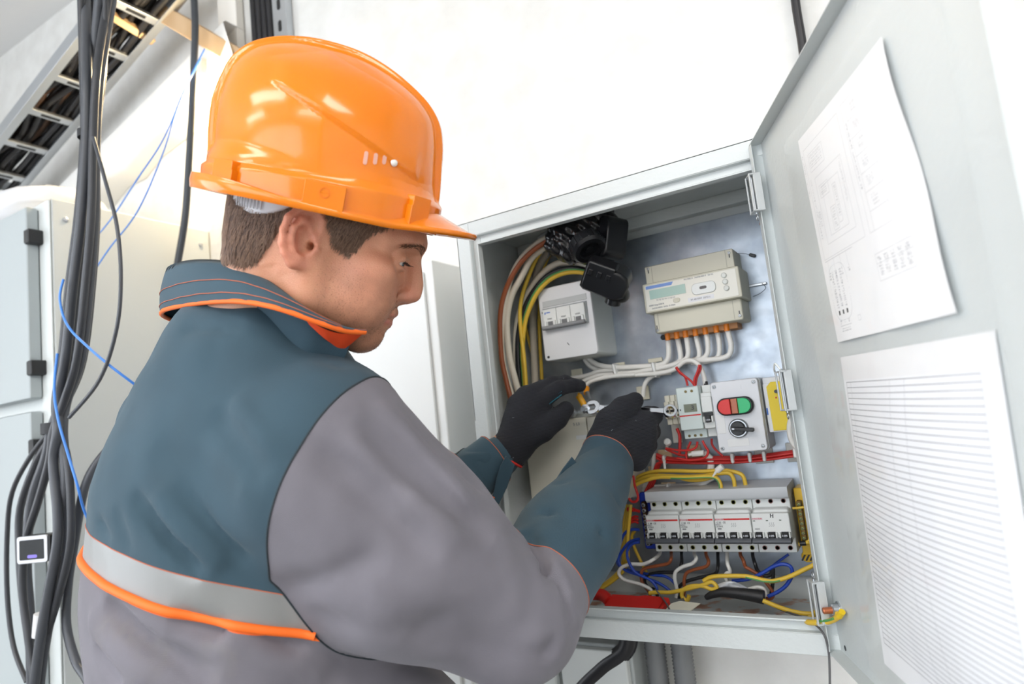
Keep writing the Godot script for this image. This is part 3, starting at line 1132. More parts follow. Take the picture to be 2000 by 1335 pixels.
	for y in [1.700, 1.449, 1.198]:
		var hp := H + Vector3(0, y, 0) - nI * 0.001 + dd * 0.010
		var hg := part("hinge", MB.new().box(hp + nI * 0.001 + dd * 0.006, Vector3(0.004, 0.050, 0.010), 0.001, B), hinge_m, door)
		var brk := MB.new()
		for s in [-1, 1]:
			brk.box(hp + Vector3(0, s * 0.0235, 0) - dd * 0.002 + nI * 0.006, Vector3(0.020, 0.0022, 0.010), 0.0006, B)
		brk.box(hp - dd * 0.011 + nI * 0.0105, Vector3(0.0022, 0.049, 0.0022), 0.0006, B)
		brk.box(hp - dd * 0.011 + nI * 0.0012, Vector3(0.0022, 0.049, 0.0022), 0.0006, B)
		brk.box(hp + dd * 0.007 + nI * 0.0105, Vector3(0.004, 0.049, 0.002), 0.0006, B)
		part("hinge_bracket", brk, hinge_m, door)
		var pin := MB.new().tube(PackedVector3Array([hp + Vector3(0, -0.027, 0) + nI * 0.006 - dd * 0.001, hp + Vector3(0, 0.027, 0) + nI * 0.006 - dd * 0.001]), 0.0018, 8)
		var ring := PackedVector3Array()
		for a in 17:
			ring.append(hp + Vector3(0, (-0.031 if y > 1.3 else 0.031) + cos(TAU * a / 16) * 0.0035, 0) + nI * 0.006 - dd * 0.001 + dd * sin(TAU * a / 16) * 0.0035)
		pin.tube(ring, 0.0008, 6)
		part("hinge_pin", pin, bright, door)
		if y > 1.4 and y < 1.5:
			part("tie_end", MB.new().tube(spline([hp + Vector3(0, 0.022, 0) - dd * 0.022 + nI * 0.008, hp + Vector3(0, 0.028, 0) - dd * 0.008 + nI * 0.012, hp + Vector3(0, 0.034, 0) + nI * 0.012, hp + Vector3(0, 0.026, 0) + dd * 0.004 + nI * 0.008], 6), 0.0012, 6), M("tie_clear", rgb8(236, 238, 236), 0.4), door)
	# earth stud near the door's lower corner
	var sp := On(1640, 1190, H - nI * 0.0148, nI)
	part("earth_washer", MB.new().lathe(sp, nI, [Vector2(0.0095, 0), Vector2(0.0095, 0.0018), Vector2(0.004, 0.0018)], 20), bright, door)
	part("earth_nut", MB.new().lathe(sp + nI * 0.0018, nI, [Vector2(0.0075, 0), Vector2(0.0075, 0.006), Vector2(0.006, 0.007), Vector2(0, 0.007)], 6), bright, door)
	part("earth_stud", MB.new().lathe(sp + nI * 0.0088, nI, [Vector2(0.0038, 0), Vector2(0.0036, 0.009), Vector2(0.003, 0.010), Vector2(0, 0.010)], 14), M("copper", rgb8(198, 120, 84), 0.4, 0.8), door)
	part("screw_hole", MB.new().lathe(H + dd * 0.022 + Vector3(0, 1.149, 0) - nI * 0.0147, nI, [Vector2(0.003, 0), Vector2(0.003, 0.0004), Vector2(0, 0.0004)], 12), M("hole_dark", rgb8(70, 74, 76), 0.6), door)
	door_papers(H, dd, nI)
	# stand and tray below the cabinet, conduits and black cable
	var grey := M("cabinet_grey", rgb8(212, 217, 216), 0.42)
	var low := thing("floor_cabinet", "grey metal cabinet standing below the open cabinet behind the man's elbow", "cabinet", "", Vector3(-0.58, 0.5, -1.0))
	bx("body", Vector3(-0.80, 0.0, -1.1), Vector3(-0.42, 1.085, -0.99), M("trunk_grey", rgb8(172, 178, 178), 0.5), low, 0.004)
	for k in 3:
		bx("panel", Vector3(-0.79 + k * 0.125, 0.02, -0.99), Vector3(-0.675 + k * 0.125, 1.08, -0.975), grey, low, 0.003)
	var cg := M("conduit_grey", rgb8(126, 128, 130), 0.5)
	for k in 2:
		var x := -0.398 + k * 0.043
		var m := 160
		var pts := PackedVector3Array()
		var rr := PackedFloat32Array()
		for j in m:
			var y := CY0 + 0.004 - j * 0.0018
			pts.append(Vector3(x + 0.004 * sin(j * 0.02) - j * 0.00006, y, -1.03))
			rr.append(0.0155 + 0.0012 * (1.0 if j % 3 == 0 else -0.6))
		solo("corrugated_conduit", MB.new().tube(pts, 0.015, 18, -1.0, rr), cg, ["left grey corrugated conduit leaving the underside of the open cabinet", "right grey corrugated conduit leaving the underside of the open cabinet"][k], "conduit")
	solo("thick_cable", MB.new().tube(spline([Vector3(-0.412, CY0 + 0.01, -0.985), Zp(1225, 1262, -0.985), Zp(1180, 1300, -0.985), Zp(1130, 1350, -0.985), Zp(1070, 1440, -0.985), Zp(1050, 1560, -0.985)]), 0.014, 14), M("black_cable", rgb8(34, 34, 38), 0.38), "thick black cable sweeping down left from the underside of the open cabinet", "cable")
	solo("thin_wire", MB.new().tube(spline([Zp(1505, 1180, -1.0), Zp(1530, 1192, -0.97), Zp(1574, 1208, -0.9), Zp(1605, 1232, -0.868), Zp(1618, 1270, -0.868), Zp(1621, 1340, -0.868), Zp(1621, 1420, -0.868)]), 0.0014, 6), M("grey_wire", rgb8(96, 96, 98), 0.5), "thin grey wire hanging out over the cabinet's front edge beside the door", "wire")
	solo("overhead_cable", MB.new().tube(spline([Vector3(-0.045, 2.98, -1.09), Vector3(-0.05, 2.6, -1.088), Vector3(-0.047, 2.3, -1.086), Zp(1548, -40, -1.085), Zp(1556, 20, -1.085), Zp(1566, 80, -1.085), Zp(1573, 138, -1.085), Zp(1580, 200, -1.085), Vector3(-0.07, CY1 + 0.02, -1.07), Vector3(-0.09, CY1 - 0.01, -1.05)]), 0.0068, 10), M("black_cable", rgb8(34, 34, 38), 0.38), "black cable hanging down the white wall behind the open door's top edge", "cable")

func door_papers(H: Vector3, dd: Vector3, nI: Vector3) -> void:
	var o := H - nI * 0.0145
	var X := func(s: float, y: float, z: float) -> Vector3: return o + dd * s + Vector3(0, y, 0) + nI * z
	# upper sheet with a wiring diagram
	var img := Image.create(1024, 1024, false, Image.FORMAT_RGB8)
	img.fill(rgb8(247, 248, 250))
	var ln := rgb8(206, 208, 212)
	var dk := rgb8(170, 172, 178)
	var frame := func(x: int, y: int, w: int, h: int, c: Color) -> void:
		img.fill_rect(Rect2i(x, y, w, 2), c); img.fill_rect(Rect2i(x, y + h, w, 2), c)
		img.fill_rect(Rect2i(x, y, 2, h), c); img.fill_rect(Rect2i(x + w, y, 2, h), c)
	var rng := RandomNumberGenerator.new()
	rng.seed = 9
	var scrib := func(x: int, y: int, w: int, h: int, c: Color) -> void:   # small print running upwards
		var yy := y
		while yy < y + h:
			var l := rng.randi_range(4, 9)
			for xx in range(x, x + w, 3):
				if rng.randf() < 0.6:
					img.fill_rect(Rect2i(xx, yy, 2, l), c)
			yy += l + rng.randi_range(2, 7)
	frame.call(40, 70, 470, 560, ln)
	frame.call(90, 110, 190, 90, ln)
	frame.call(150, 290, 110, 60, ln)
	frame.call(230, 420, 60, 110, ln)
	frame.call(300, 330, 40, 180, ln)
	frame.call(120, 240, 330, 330, ln)
	frame.call(180, 300, 210, 240, ln)
	for q in [[100, 120, 160, 60], [60, 230, 14, 300], [80, 400, 30, 70], [310, 340, 22, 150], [240, 430, 40, 90], [160, 300, 80, 40], [420, 250, 16, 200], [10, 90, 14, 220]]:
		scrib.call(q[0], q[1], q[2], q[3], ln)
	frame.call(560, 60, 200, 570, ln)
	img.fill_rect(Rect2i(600, 60, 2, 570), ln)
	for k in 6:
		img.fill_rect(Rect2i(600, 150 + k * 80, 160, 2), ln)
		scrib.call(640, 90 + k * 80, 60, 40, ln)
	scrib.call(575, 150, 12, 300, dk)
	frame.call(560, 720, 300, 110, ln)
	for k in 5:
		scrib.call(575 + k * 58, 735, 34, 80, dk)
	img.fill_rect(Rect2i(560, 760, 300, 2), ln)
	img.fill_rect(Rect2i(40, 640, 330, 3), ln)
	for k in 4:
		img.fill_rect(Rect2i(70 + k * 75, 640, 2, 60), ln)
		scrib.call(60 + k * 75, 700, 20, 30, dk)
	for k in 90:      # rounded loop round the terminal list
		var a := TAU * k / 90
		var rx := 105.0
		var ry := 130.0
		var p := Vector2(signf(cos(a)) * pow(absf(cos(a)), 0.6) * rx + 150, signf(sin(a)) * pow(absf(sin(a)), 0.6) * ry + 800)
		img.fill_rect(Rect2i(int(p.x), int(p.y), 4, 4), ln)
	for k in 3:
		scrib.call(85 + k * 48, 700, 22, 170, dk)
		img.fill_rect(Rect2i(90 + k * 48, 885, 17, 20), rgb8(24, 24, 28))
		scrib.call(90 + k * 48, 930, 16, 18, dk)
	img.fill_rect(Rect2i(85, 955, 130, 3), ln)
	scrib.call(95, 968, 110, 14, dk)
	frame.call(290, 930, 26, 22, ln)
	var tex := ImageTexture.create_from_image(img)
	var rows := []
	var c := [Vector2(0.142, 1.711), Vector2(0.357, 1.703), Vector2(0.392, 1.488), Vector2(0.161, 1.491)]
	for r in 21:
		var v := r / 20.0
		var row := []
		for q in 21:
			var u := q / 20.0
			var p: Vector2 = c[0].lerp(c[1], u).lerp(c[3].lerp(c[2], u), v)
			row.append(X.call(p.x, p.y, 0.0012 + 0.0016 * pow(u, 3) * (1.0 + sin(v * 9.0)) + 0.002 * pow(v, 6) * absf(sin(u * 7.0))))
		rows.append(row)
	var mb := MB.new().grid(rows)
	mb.use_uv = true
	solo("wiring_diagram", mb, M("diagram_paper", Color.WHITE, 0.6, 0.0, {"albedo_texture": tex}), "upper white paper sheet with a faint wiring diagram on the open door", "paper")
	# lower sheet with a ruled table
	var im2 := Image.create(1024, 1200, false, Image.FORMAT_RGB8)
	im2.fill(rgb8(243, 245, 249))
	im2.fill_rect(Rect2i(0, 0, 1024, 92), rgb8(238, 239, 241))
	var ink := rgb8(84, 86, 98)
	for k in 49:
		im2.fill_rect(Rect2i(30, 100 + k * 21, 915, 2), ink)
	for x in [30, 82, 455, 560, 945]:
		im2.fill_rect(Rect2i(x, 100, 1 if x != 30 else 2, 49 * 21 - 20), ink.lerp(Color.WHITE, 0.25))
	rows = []
	for r in 31:
		var v := r / 30.0
		var row := []
		for q in 31:
			var u := q / 30.0
			row.append(X.call(0.161 + 0.262 * u - 0.018 * v, 1.476 - 0.30 * v - 0.004 * u, 0.0012 + 0.012 * sin(PI * u) * pow(sin(PI * minf(v * 1.1, 1.0)), 0.7)))
		rows.append(row)
	mb = MB.new().grid(rows)
	mb.use_uv = true
	solo("ruled_table", mb, M("table_paper", Color.WHITE, 0.55, 0.0, {"albedo_texture": ImageTexture.create_from_image(im2)}), "lower white paper sheet with a ruled table on the open door", "paper")
	# clear film taped over both
	rows = []
	for r in 25:
		var v := r / 24.0
		var row := []
		for q in 25:
			var u := q / 24.0
			row.append(X.call(0.105 + 0.33 * u, 1.722 - 0.565 * v, 0.0045 + 0.0125 * sin(PI * u) * clampf((v - 0.35) * 3.0, 0.0, 1.0) * clampf((1.0 - v) * 5.0, 0.0, 1.0) + 0.0012 * sin(u * 23.0 + v * 5.0)))
		rows.append(row)
	solo("clear_film", MB.new().grid(rows), M("film", Color(0.95, 0.97, 0.97, 0.06), 0.12, 0.0, {"metallic_specular": 0.3, "transparency": BaseMaterial3D.TRANSPARENCY_ALPHA}), "clear plastic film taped over the papers on the open door", "film")

# ------------------------------------------------------------------ devices on the plate
func devices() -> void:
	var beige := M("meter_beige", rgb8(206, 203, 186), 0.5)
	var white := M("device_white", rgb8(228, 231, 229), 0.42)
	var cool := M("device_cool_white", rgb8(214, 226, 224), 0.42)
	var black := M("black_plastic", rgb8(28, 29, 31), 0.4)
	var dgrey := M("lever_grey", rgb8(84, 88, 94), 0.45)
	var steel := M("zinc_bright", rgb8(196, 200, 204), 0.35, 0.9)
	var red := M("print_red", rgb8(206, 34, 34), 0.5)
	var ink := M("print_ink", rgb8(60, 64, 68), 0.6)
	var blue := M("print_blue", rgb8(50, 110, 205), 0.5)
	var pencil := M("print_grey", rgb8(140, 143, 146), 0.6)
	var FX := func(x: float, y: float, z: float) -> Transform3D: return Transform3D(Basis.IDENTITY, Vector3(x, y, z))
	# energy meter
	var t := thing("energy_meter", "beige electricity meter with a pale display high on the steel plate", "electricity meter", "", Vector3(-0.26, 1.6, PZ))
	plate_prism("terminal_cover", -0.333, -0.192, 1.640, 1.672, PZ, -1.030, 0.002, 0.0015, beige, t)
	plate_prism("front_body", -0.337, -0.185, 1.594, 1.642, PZ, -1.018, 0.002, 0.002, beige, t)
	plate_prism("terminal_cover", -0.329, -0.190, 1.561, 1.595, PZ, -1.030, 0.002, 0.003, beige, t)
	plate_prism("nameplate", -0.333, -0.190, 1.597, 1.6385, -1.0185, -1.0176, 0.001, 0.0002, M("nameplate", rgb8(232, 230, 220), 0.45), t)
	plate_prism("display", -0.326, -0.268, 1.6155, 1.630, -1.0178, -1.0170, 0.0005, 0.0001, M("lcd_green", rgb8(176, 205, 196), 0.25), t)
	plate_prism("optical_port", -0.2585, -0.2215, 1.609, 1.627, -1.0178, -1.0155, 0.007, 0.0012, white, t)
	plate_prism("port_slot", -0.246, -0.235, 1.6165, 1.621, -1.0158, -1.0152, 0.0022, 0.0, M("slot_brown", rgb8(96, 92, 92), 0.5), t)
	for k in 3:
		part("button", MB.new().lathe(Vector3(-0.2075 + k * 0.0006, 1.631 - k * 0.010, -1.0178), Vector3.BACK, [Vector2(0.0042, 0), Vector2(0.0042, 0.002), Vector2(0.003, 0.003), Vector2(0, 0.003)], 18), M("button_grey", rgb8(214, 216, 210), 0.4), t)
	part("blue_heading", MB.new().prism(PackedVector2Array([Vector2(-0.331, 1.6325), Vector2(-0.289, 1.6325), Vector2(-0.286, 1.6375), Vector2(-0.331, 1.6375)]), -1.0177, -1.0173, 0.0), M("heading_blue", rgb8(120, 152, 214), 0.5), t)
	plate_prism("date_label", -0.2665, -0.2265, 1.5995, 1.6065, -1.0177, -1.0173, 0.0003, 0.0, M("label_white", rgb8(225, 226, 228), 0.5), t)
	lettering("01 491097  2013 г.", 0.0028, FX.call(-0.2465, 1.603, -1.0172), pencil, t)
	lettering("4000 imp/kW·h", 0.0026, FX.call(-0.317, 1.6055, -1.0173), pencil, t)
	lettering("3x230/400V  50Hz  5-100A", 0.0024, FX.call(-0.306, 1.6005, -1.0173), pencil, t)
	lettering("T1 T2 T3 T4  L1 L2 L3", 0.0022, FX.call(-0.301, 1.6125, -1.0173), pencil, t)
	lettering("10 (100) A   3x230/400 V   50 Hz", 0.0024, FX.call(-0.246, 1.6365, -1.0173), pencil, t)
	plate_prism("oval_button", -0.2895, -0.2785, 1.6035, 1.6105, -1.0178, -1.0166, 0.0034, 0.0006, beige, t)
	for q in [[-0.327, 1.668, 0], [-0.198, 1.666, 0], [-0.325, 1.5665, 0], [-0.1955, 1.568, 0]]:
		part("seal_slot", MB.new().box(Vector3(q[0], q[1] - 0.004 * signf(q[1] - 1.62) , -1.0299), Vector3(0.0016, 0.007, 0.0004), 0.0001), ink, t)
		screw(Vector3(q[0], q[1], -1.030), 0.0024, steel, t)
	for x in [-0.3215, -0.2035]:
		for y in [1.6565, 1.578]:
			part("cover_seam", MB.new().box(Vector3(x, y, -1.0299), Vector3(0.0005, 0.029, 0.0003), 0.00005), M("seam", rgb8(150, 148, 134), 0.6), t)
	bx("mount_ear", Vector3(-0.185, 1.6155, PZ), Vector3(-0.1585, 1.6195, PZ + 0.005), steel, t)
	part("seal_wire", MB.new().tube(spline([Vector3(-0.165, 1.618, PZ + 0.006), Vector3(-0.160, 1.609, PZ + 0.01), Vector3(-0.170, 1.602, PZ + 0.01), Vector3(-0.181, 1.600, PZ + 0.006)]), 0.0005, 5), ink, t)
	part("seal", MB.new().box(Vector3(-0.173, 1.665, PZ + 0.004), Vector3(0.010, 0.005, 0.004), 0.001, Basis(Vector3.BACK, -0.5)), black, t)
	part("seal_wire", MB.new().tube(spline([Vector3(-0.192, 1.668, PZ + 0.03), Vector3(-0.184, 1.669, PZ + 0.01), Vector3(-0.177, 1.667, PZ + 0.006)]), 0.0004, 5), ink, t)
	for k in 7:
		var px: float = [1302, 1320, 1337, 1356.5, 1376, 1397.5, 1418][k]
		var p := Zp(px, 644 - k * 2.2, -1.052)
		part("terminal_sleeve", MB.new().tube(PackedVector3Array([Vector3(p.x, 1.563, -1.052), Vector3(p.x, 1.550, -1.052)]), 0.0042, 10), M("orange_sleeve", rgb8(228, 128, 28), 0.45), t)
	bx("terminal_block", Vector3(-0.318, 1.552, PZ), Vector3(-0.205, 1.562, -1.052), M("terminal_brown", rgb8(178, 120, 66), 0.5), t)
	screw(Vector3(-0.334, 1.559, PZ), 0.0045, M("black_plastic", rgb8(28, 29, 31), 0.4), t)
	# small breaker enclosure
	var e := thing("breaker_enclosure", "small white plastic enclosure with three grey breaker levers under the yellow green wire", "enclosure", "", Vector3(-0.47, 1.6, PZ))
	var ew := M("enclosure_white", rgb8(226, 228, 230), 0.32)
	plate_prism("base", -0.518, -0.419, 1.541, 1.667, PZ, -1.004, 0.006, 0.0005, M("enclosure_grey", rgb8(206, 212, 211), 0.4), e)
	plate_prism("cover", -0.518, -0.419, 1.541, 1.667, -1.0035, -0.9995, 0.006, 0.002, ew, e)
	plate_prism("slot_frame", -0.511, -0.428, 1.594, 1.631, -1.0, -0.9975, 0.001, 0.0005, M("frame_grey", rgb8(150, 156, 158), 0.4), e)
	for k in 3:
		var x := -0.509 + k * 0.0262
		plate_prism("breaker_face", x, x + 0.0255, 1.597, 1.6285, -0.998, -0.993, 0.0006, 0.0006, white, e)
		plate_prism("toggle_well", x + 0.0085, x + 0.0185, 1.600, 1.607, -0.9935, -0.9925, 0.0005, 0.0, M("well_grey", rgb8(110, 112, 114), 0.5), e)
		for s in [0.004, 0.0205]:
			part("toggle_cheek", MB.new().prism(rrect(0.0042, 0.010, 0.0018, 4, Vector2(x + s + 0.001, 1.6035)), -0.9935, -0.989, 0.001), white, e)
		lettering("SF263", 0.0018, FX.call(x + 0.0125, 1.6115, -0.9928), ink, e)
	part("lever_bar", MB.new().tube(PackedVector3Array([Vector3(-0.510, 1.5965, -0.990), Vector3(-0.4315, 1.5965, -0.990)]), 0.0036, 10), M("lever_mid_grey", rgb8(142, 144, 146), 0.45), e)
	part("brand_arrow", MB.new().prism(PackedVector2Array([Vector2(-0.5055, 1.620), Vector2(-0.5035, 1.620), Vector2(-0.5025, 1.624), Vector2(-0.5045, 1.6235)]), -0.993, -0.9927, 0.0), blue, e)
	plate_prism("blue_print", -0.5015, -0.4945, 1.6217, 1.6232, -0.993, -0.9927, 0.0002, 0.0, blue, e)
	plate_prism("label_strip", -0.510, -0.4275, 1.6335, 1.6435, -0.9996, -0.9985, 0.0005, 0.0003, M("strip_grey", rgb8(190, 194, 194), 0.4), e)
	for q in [[-0.510, 1.548], [-0.511, 1.625]]:
		screw(Vector3(q[0], q[1], -0.9996), 0.0022, ink, e)
	part("scratch", MB.new().box(Vector3(-0.4705, 1.565, -0.9994), Vector3(0.0012, 0.006, 0.0002), 0.00003, Basis(Vector3.BACK, 0.6)), ink, e)
	# moulded case breaker
	var b := thing("moulded_breaker", "large cream covered breaker low on the left of the plate between the gloves", "breaker", "", Vector3(-0.48, 1.37, PZ))
	var cream := M("cream_plastic", rgb8(222, 219, 204), 0.45)
	plate_prism("cover", -0.566, -0.449, 1.306, 1.441, PZ, -0.985, 0.003, 0.002, cream, b)
	plate_prism("side_cover", -0.4485, -0.396, 1.306, 1.441, PZ, -0.986, 0.003, 0.002, cream, b)
	plate_prism("top_ledge", -0.520, -0.400, 1.438, 1.447, PZ, -1.03, 0.001, 0.001, M("ledge_grey", rgb8(196, 196, 190), 0.45), b)
	lettering("5 L3", 0.0048, FX.call(-0.466, 1.431, -0.9848), pencil, b)
	lettering("2 T1", 0.0048, FX.call(-0.5535, 1.3145, -0.9848), pencil, b)
	plate_prism("label_tab", -0.469, -0.4495, 1.406, 1.4125, -0.9852, -0.984, 0.0004, 0.0003, white, b)
	bx("terminal_shield", Vector3(-0.492, 1.441, -1.01), Vector3(-0.425, 1.453, -0.995), M("shield_clear", Color(0.85, 0.88, 0.88, 0.25), 0.15, 0.0, {"transparency": BaseMaterial3D.TRANSPARENCY_ALPHA}), b)
	for q in [[1123, 806, -1.0], [1152, 797, -0.962]]:
		var p := Zp(q[0], q[1], q[2])
		var len: float = q[2] + 1.03 + 0.026
		part("bolt", MB.new().lathe(p - Vector3(0, 0, q[2] + 1.03), Vector3.BACK, [Vector2(0.0042, 0), Vector2(0.0042, len), Vector2(0.0034, len + 0.002), Vector2(0, len + 0.002)], 14), steel, b)
		part("nut", MB.new().lathe(p + Vector3(0, 0, 0.008), Vector3.BACK, [Vector2(0.008, 0), Vector2(0.008, 0.009), Vector2(0.004, 0.010)], 6), steel, b)
	# timer
	var tm := thing("digital_timer", "pale two module digital timer with a small grey display beside the wrench end", "timer", "", Vector3(-0.29, 1.43, PZ))
	plate_prism("body", -0.3065, -0.2705, 1.390, 1.4705, PZ, -1.036, 0.001, 0.001, cool, tm)
	plate_prism("front", -0.3065, -0.2705, 1.404, 1.4705, -1.036, -1.020, 0.001, 0.002, cool, tm)
	plate_prism("display", -0.2965, -0.2765, 1.4315, 1.444, -1.0203, -1.0195, 0.0004, 0.0001, M("lcd_grey", rgb8(128, 134, 118), 0.25), tm)
	lettering("3", 0.007, FX.call(-0.283, 1.438, -1.0194), ink, tm)
	plate_prism("red_stripe", -0.305, -0.272, 1.4255, 1.4275, -1.0202, -1.0197, 0.0002, 0.0, red, tm)
	part("set_button", MB.new().box(Vector3(-0.3025, 1.436, -1.02), Vector3(0.0015, 0.0025, 0.001), 0.0002), ink, tm)
	for k in 2:
		part("terminal_hole", MB.new().lathe(Vector3(-0.2905 + k * 0.0095, 1.4635, -1.0205), Vector3.BACK, [Vector2(0.0022, 0), Vector2(0.0022, 0.001), Vector2(0, 0.001)], 12), M("brass_dark", rgb8(110, 98, 62), 0.4, 0.7), tm)
	for k in 3:
		part("terminal_hole", MB.new().lathe(Vector3(-0.2985 + k * 0.0092, 1.3945, -1.0365), Vector3.BACK, [Vector2(0.0022, 0), Vector2(0.0022, 0.001), Vector2(0, 0.001)], 12), M("brass_dark", rgb8(110, 98, 62), 0.4, 0.7), tm)
	# single pole breaker by the timer
	var sb := thing("single_breaker", "single white breaker with a black toggle between the timer and the push button box", "breaker", "", Vector3(-0.26, 1.43, PZ))
	plate_prism("body", -0.2695, -0.2525, 1.391, 1.4705, PZ, -1.036, 0.001, 0.001, white, sb)
	plate_prism("front", -0.2695, -0.2525, 1.404, 1.459, -1.036, -1.021, 0.001, 0.0015, white, sb)
	plate_prism("upper_front", -0.269, -0.253, 1.429, 1.453, -1.021, -1.0185, 0.001, 0.001, white, sb)
	plate_prism("toggle", -0.268, -0.2535, 1.423, 1.4285, -1.0215, -1.018, 0.0004, 0.0004, black, sb)
	plate_prism("toggle", -0.2645, -0.257, 1.4135, 1.424, -1.0215, -1.013, 0.0006, 0.001, black, sb)
	lettering("I-ON", 0.0024, FX.call(-0.2607, 1.4175, -1.0128), M("print_pale", rgb8(220, 226, 235), 0.5), sb)
	for s in [-0.267, -0.2545]:
		bx("toggle_cheek", Vector3(s - 0.0014, 1.4135, -1.022), Vector3(s + 0.0014, 1.423, -1.014), white, sb)
	# terminal blocks left of the timer
	for k in 3:
		var x := -0.3335 + k * 0.0088
		var tb := thing("terminal_block", ["leftmost grey rail terminal half behind the wrench ring", "middle grey rail terminal between its neighbours left of the timer", "grey rail terminal touching the left side of the timer"][k], "terminal", "", Vector3(x, 1.43, PZ))
		plate_prism("body", x, x + 0.0083, 1.414, 1.461, PZ, -1.045, 0.0006, 0.0008, cream, tb)
		plate_prism("step", x + 0.0003, x + 0.008, 1.4245, 1.451, -1.045, -1.037, 0.0006, 0.0008, cream, tb)
		part("mouth", MB.new().box(Vector3(x + 0.0042, 1.436, -1.0368), Vector3(0.006, 0.004, 0.0012), 0.0001), black, tb)
		part("terminal_hole", MB.new().lathe(Vector3(x + 0.0042, 1.4285, -1.0372), Vector3.BACK, [Vector2(0.0018, 0), Vector2(0.0018, 0.0008), Vector2(0, 0.0008)], 12), M("brass_dark", rgb8(110, 98, 62), 0.4, 0.7), tb)
	# push button station
	var s := thing("push_button_box", "white box with a red and green double push button and a black rotary switch", "control box", "", Vector3(-0.217, 1.42, PZ))
	var sw := M("station_white", rgb8(226, 228, 232), 0.42)
	plate_prism("base", -0.2515, -0.1815, 1.366, 1.4725, PZ, -1.032, 0.004, 0.0005, M("station_shade", rgb8(206, 209, 212), 0.45), s)
	plate_prism("cover", -0.2525, -0.1825, 1.366, 1.4725, -1.0315, -1.020, 0.005, 0.0015, sw, s)
	for q in [[-0.2465, 1.4655], [-0.1885, 1.4665], [-0.2465, 1.3725], [-0.1885, 1.3725]]:
		part("screw_recess", MB.new().lathe(Vector3(q[0], q[1], -1.0202), Vector3.BACK, [Vector2(0.0034, 0), Vector2(0.0034, 0.0004), Vector2(0.0026, 0.0005)], 16), M("station_shade", rgb8(206, 209, 212), 0.45), s)
		screw(Vector3(q[0], q[1], -1.0202), 0.0024, steel, s)
	plate_prism("label_field", -0.238, -0.207, 1.458, 1.4645, -1.0202, -1.0196, 0.0005, 0.0, sw, s)
	plate_prism("label_field", -0.2498, -0.2375, 1.395, 1.423, -1.0202, -1.0194, 0.0005, 0.0002, M("field_white", rgb8(236, 237, 237), 0.5), s)
	plate_prism("label_field", -0.238, -0.207, 1.3745, 1.386, -1.0202, -1.0194, 0.0005, 0.0002, M("field_white", rgb8(236, 237, 237), 0.5), s)
	var pc := Vector2(-0.2185, 1.434)
	var bez := part("button_bezel", MB.new().prism(rrect(0.053, 0.0265, 0.01325, 10, pc), -1.02, -1.011, 0.002), black, s)
	var half := func(sgn: float) -> PackedVector2Array:
		var o := PackedVector2Array()
		for k in 13:
			var a := -PI / 2 + PI * k / 12
			o.append(pc + Vector2(sgn * (0.0125 + cos(a) * 0.0112), sin(a) * 0.0112))
		o.append(pc + Vector2(sgn * 0.0055, 0.0112)); o.append(pc + Vector2(sgn * 0.0055, -0.0112))
		return o
	part("red_button", MB.new().prism(half.call(-1.0), -1.0115, -1.007, 0.001), M("button_red", rgb8(222, 44, 40), 0.4), bez, "red half of the push button")
	part("green_button", MB.new().prism(half.call(1.0), -1.0115, -1.007, 0.001), M("button_green", rgb8(40, 190, 118), 0.4), bez, "green half of the push button")
	part("amber_lens", MB.new().prism(rrect(0.0095, 0.022, 0.0006, 3, pc), -1.0115, -1.0085, 0.0008), M("lens_amber", rgb8(176, 84, 22), 0.25), bez, "dark amber lens between the buttons")
	var kc := Vector3(-0.2188, 1.401, -1.02)
	part("switch_ring", MB.new().lathe(kc, Vector3.BACK, [Vector2(0.0142, 0), Vector2(0.0142, 0.004), Vector2(0.0125, 0.0055), Vector2(0.0105, 0.0055)], 32), M("satin_ring", rgb8(170, 174, 178), 0.3, 0.8), s)
	var kn := part("switch_knob", MB.new().lathe(kc, Vector3.BACK, [Vector2(0.0110, 0), Vector2(0.0108, 0.008), Vector2(0.0095, 0.0095), Vector2(0, 0.0095)], 28), black, s)
	part("switch_lever", MB.new().box(kc + Vector3(0.0085, -0.0015, 0.013), Vector3(0.031, 0.0056, 0.009), 0.0012, Basis(Vector3.BACK, -0.13)), black, kn)
	part("switch_mark", MB.new().box(kc + Vector3(-0.0048, 0.0003, 0.0176), Vector3(0.0035, 0.0022, 0.0004), 0.0001, Basis(Vector3.BACK, -0.13)), M("print_pale", rgb8(220, 226, 235), 0.5), kn)
	# yellow relay
	var y := thing("yellow_relay", "relay with a bright yellow face and a column of screws beside the door hinge", "relay", "", Vector3(-0.16, 1.43, PZ))
	plate_prism("base", -0.1800, -0.126, 1.390, 1.471, PZ, -1.042, 0.002, 0.001, sw, y)
	plate_prism("step", -0.1800, -0.152, 1.390, 1.462, -1.042, -1.037, 0.002, 0.001, sw, y)
	part("yellow_face", MB.new().prism(PackedVector2Array([Vector2(-0.1735, 1.392), Vector2(-0.149, 1.392), Vector2(-0.149, 1.4635), Vector2(-0.168, 1.4635), Vector2(-0.1745, 1.457)]), -1.042, -1.0355, 0.0005), M("relay_yellow", rgb8(232, 204, 8), 0.45), y, "bright yellow face")
	part("adjuster", MB.new().lathe(Vector3(-0.1615, 1.449, -1.0356), Vector3.BACK, [Vector2(0.0027, 0), Vector2(0.0025, 0.004), Vector2(0, 0.004)], 14), black, y)
	part("status_lamp", MB.new().lathe(Vector3(-0.163, 1.440, -1.0356), Vector3.BACK, [Vector2(0.0014, 0), Vector2(0.001, 0.001), Vector2(0, 0.0012)], 10), M("lamp_red", rgb8(206, 60, 30), 0.3), y)
	part("blue_mark", MB.new().box(Vector3(-0.1782, 1.421, -1.0368), Vector3(0.0022, 0.010, 0.0003), 0.0001), blue, y)
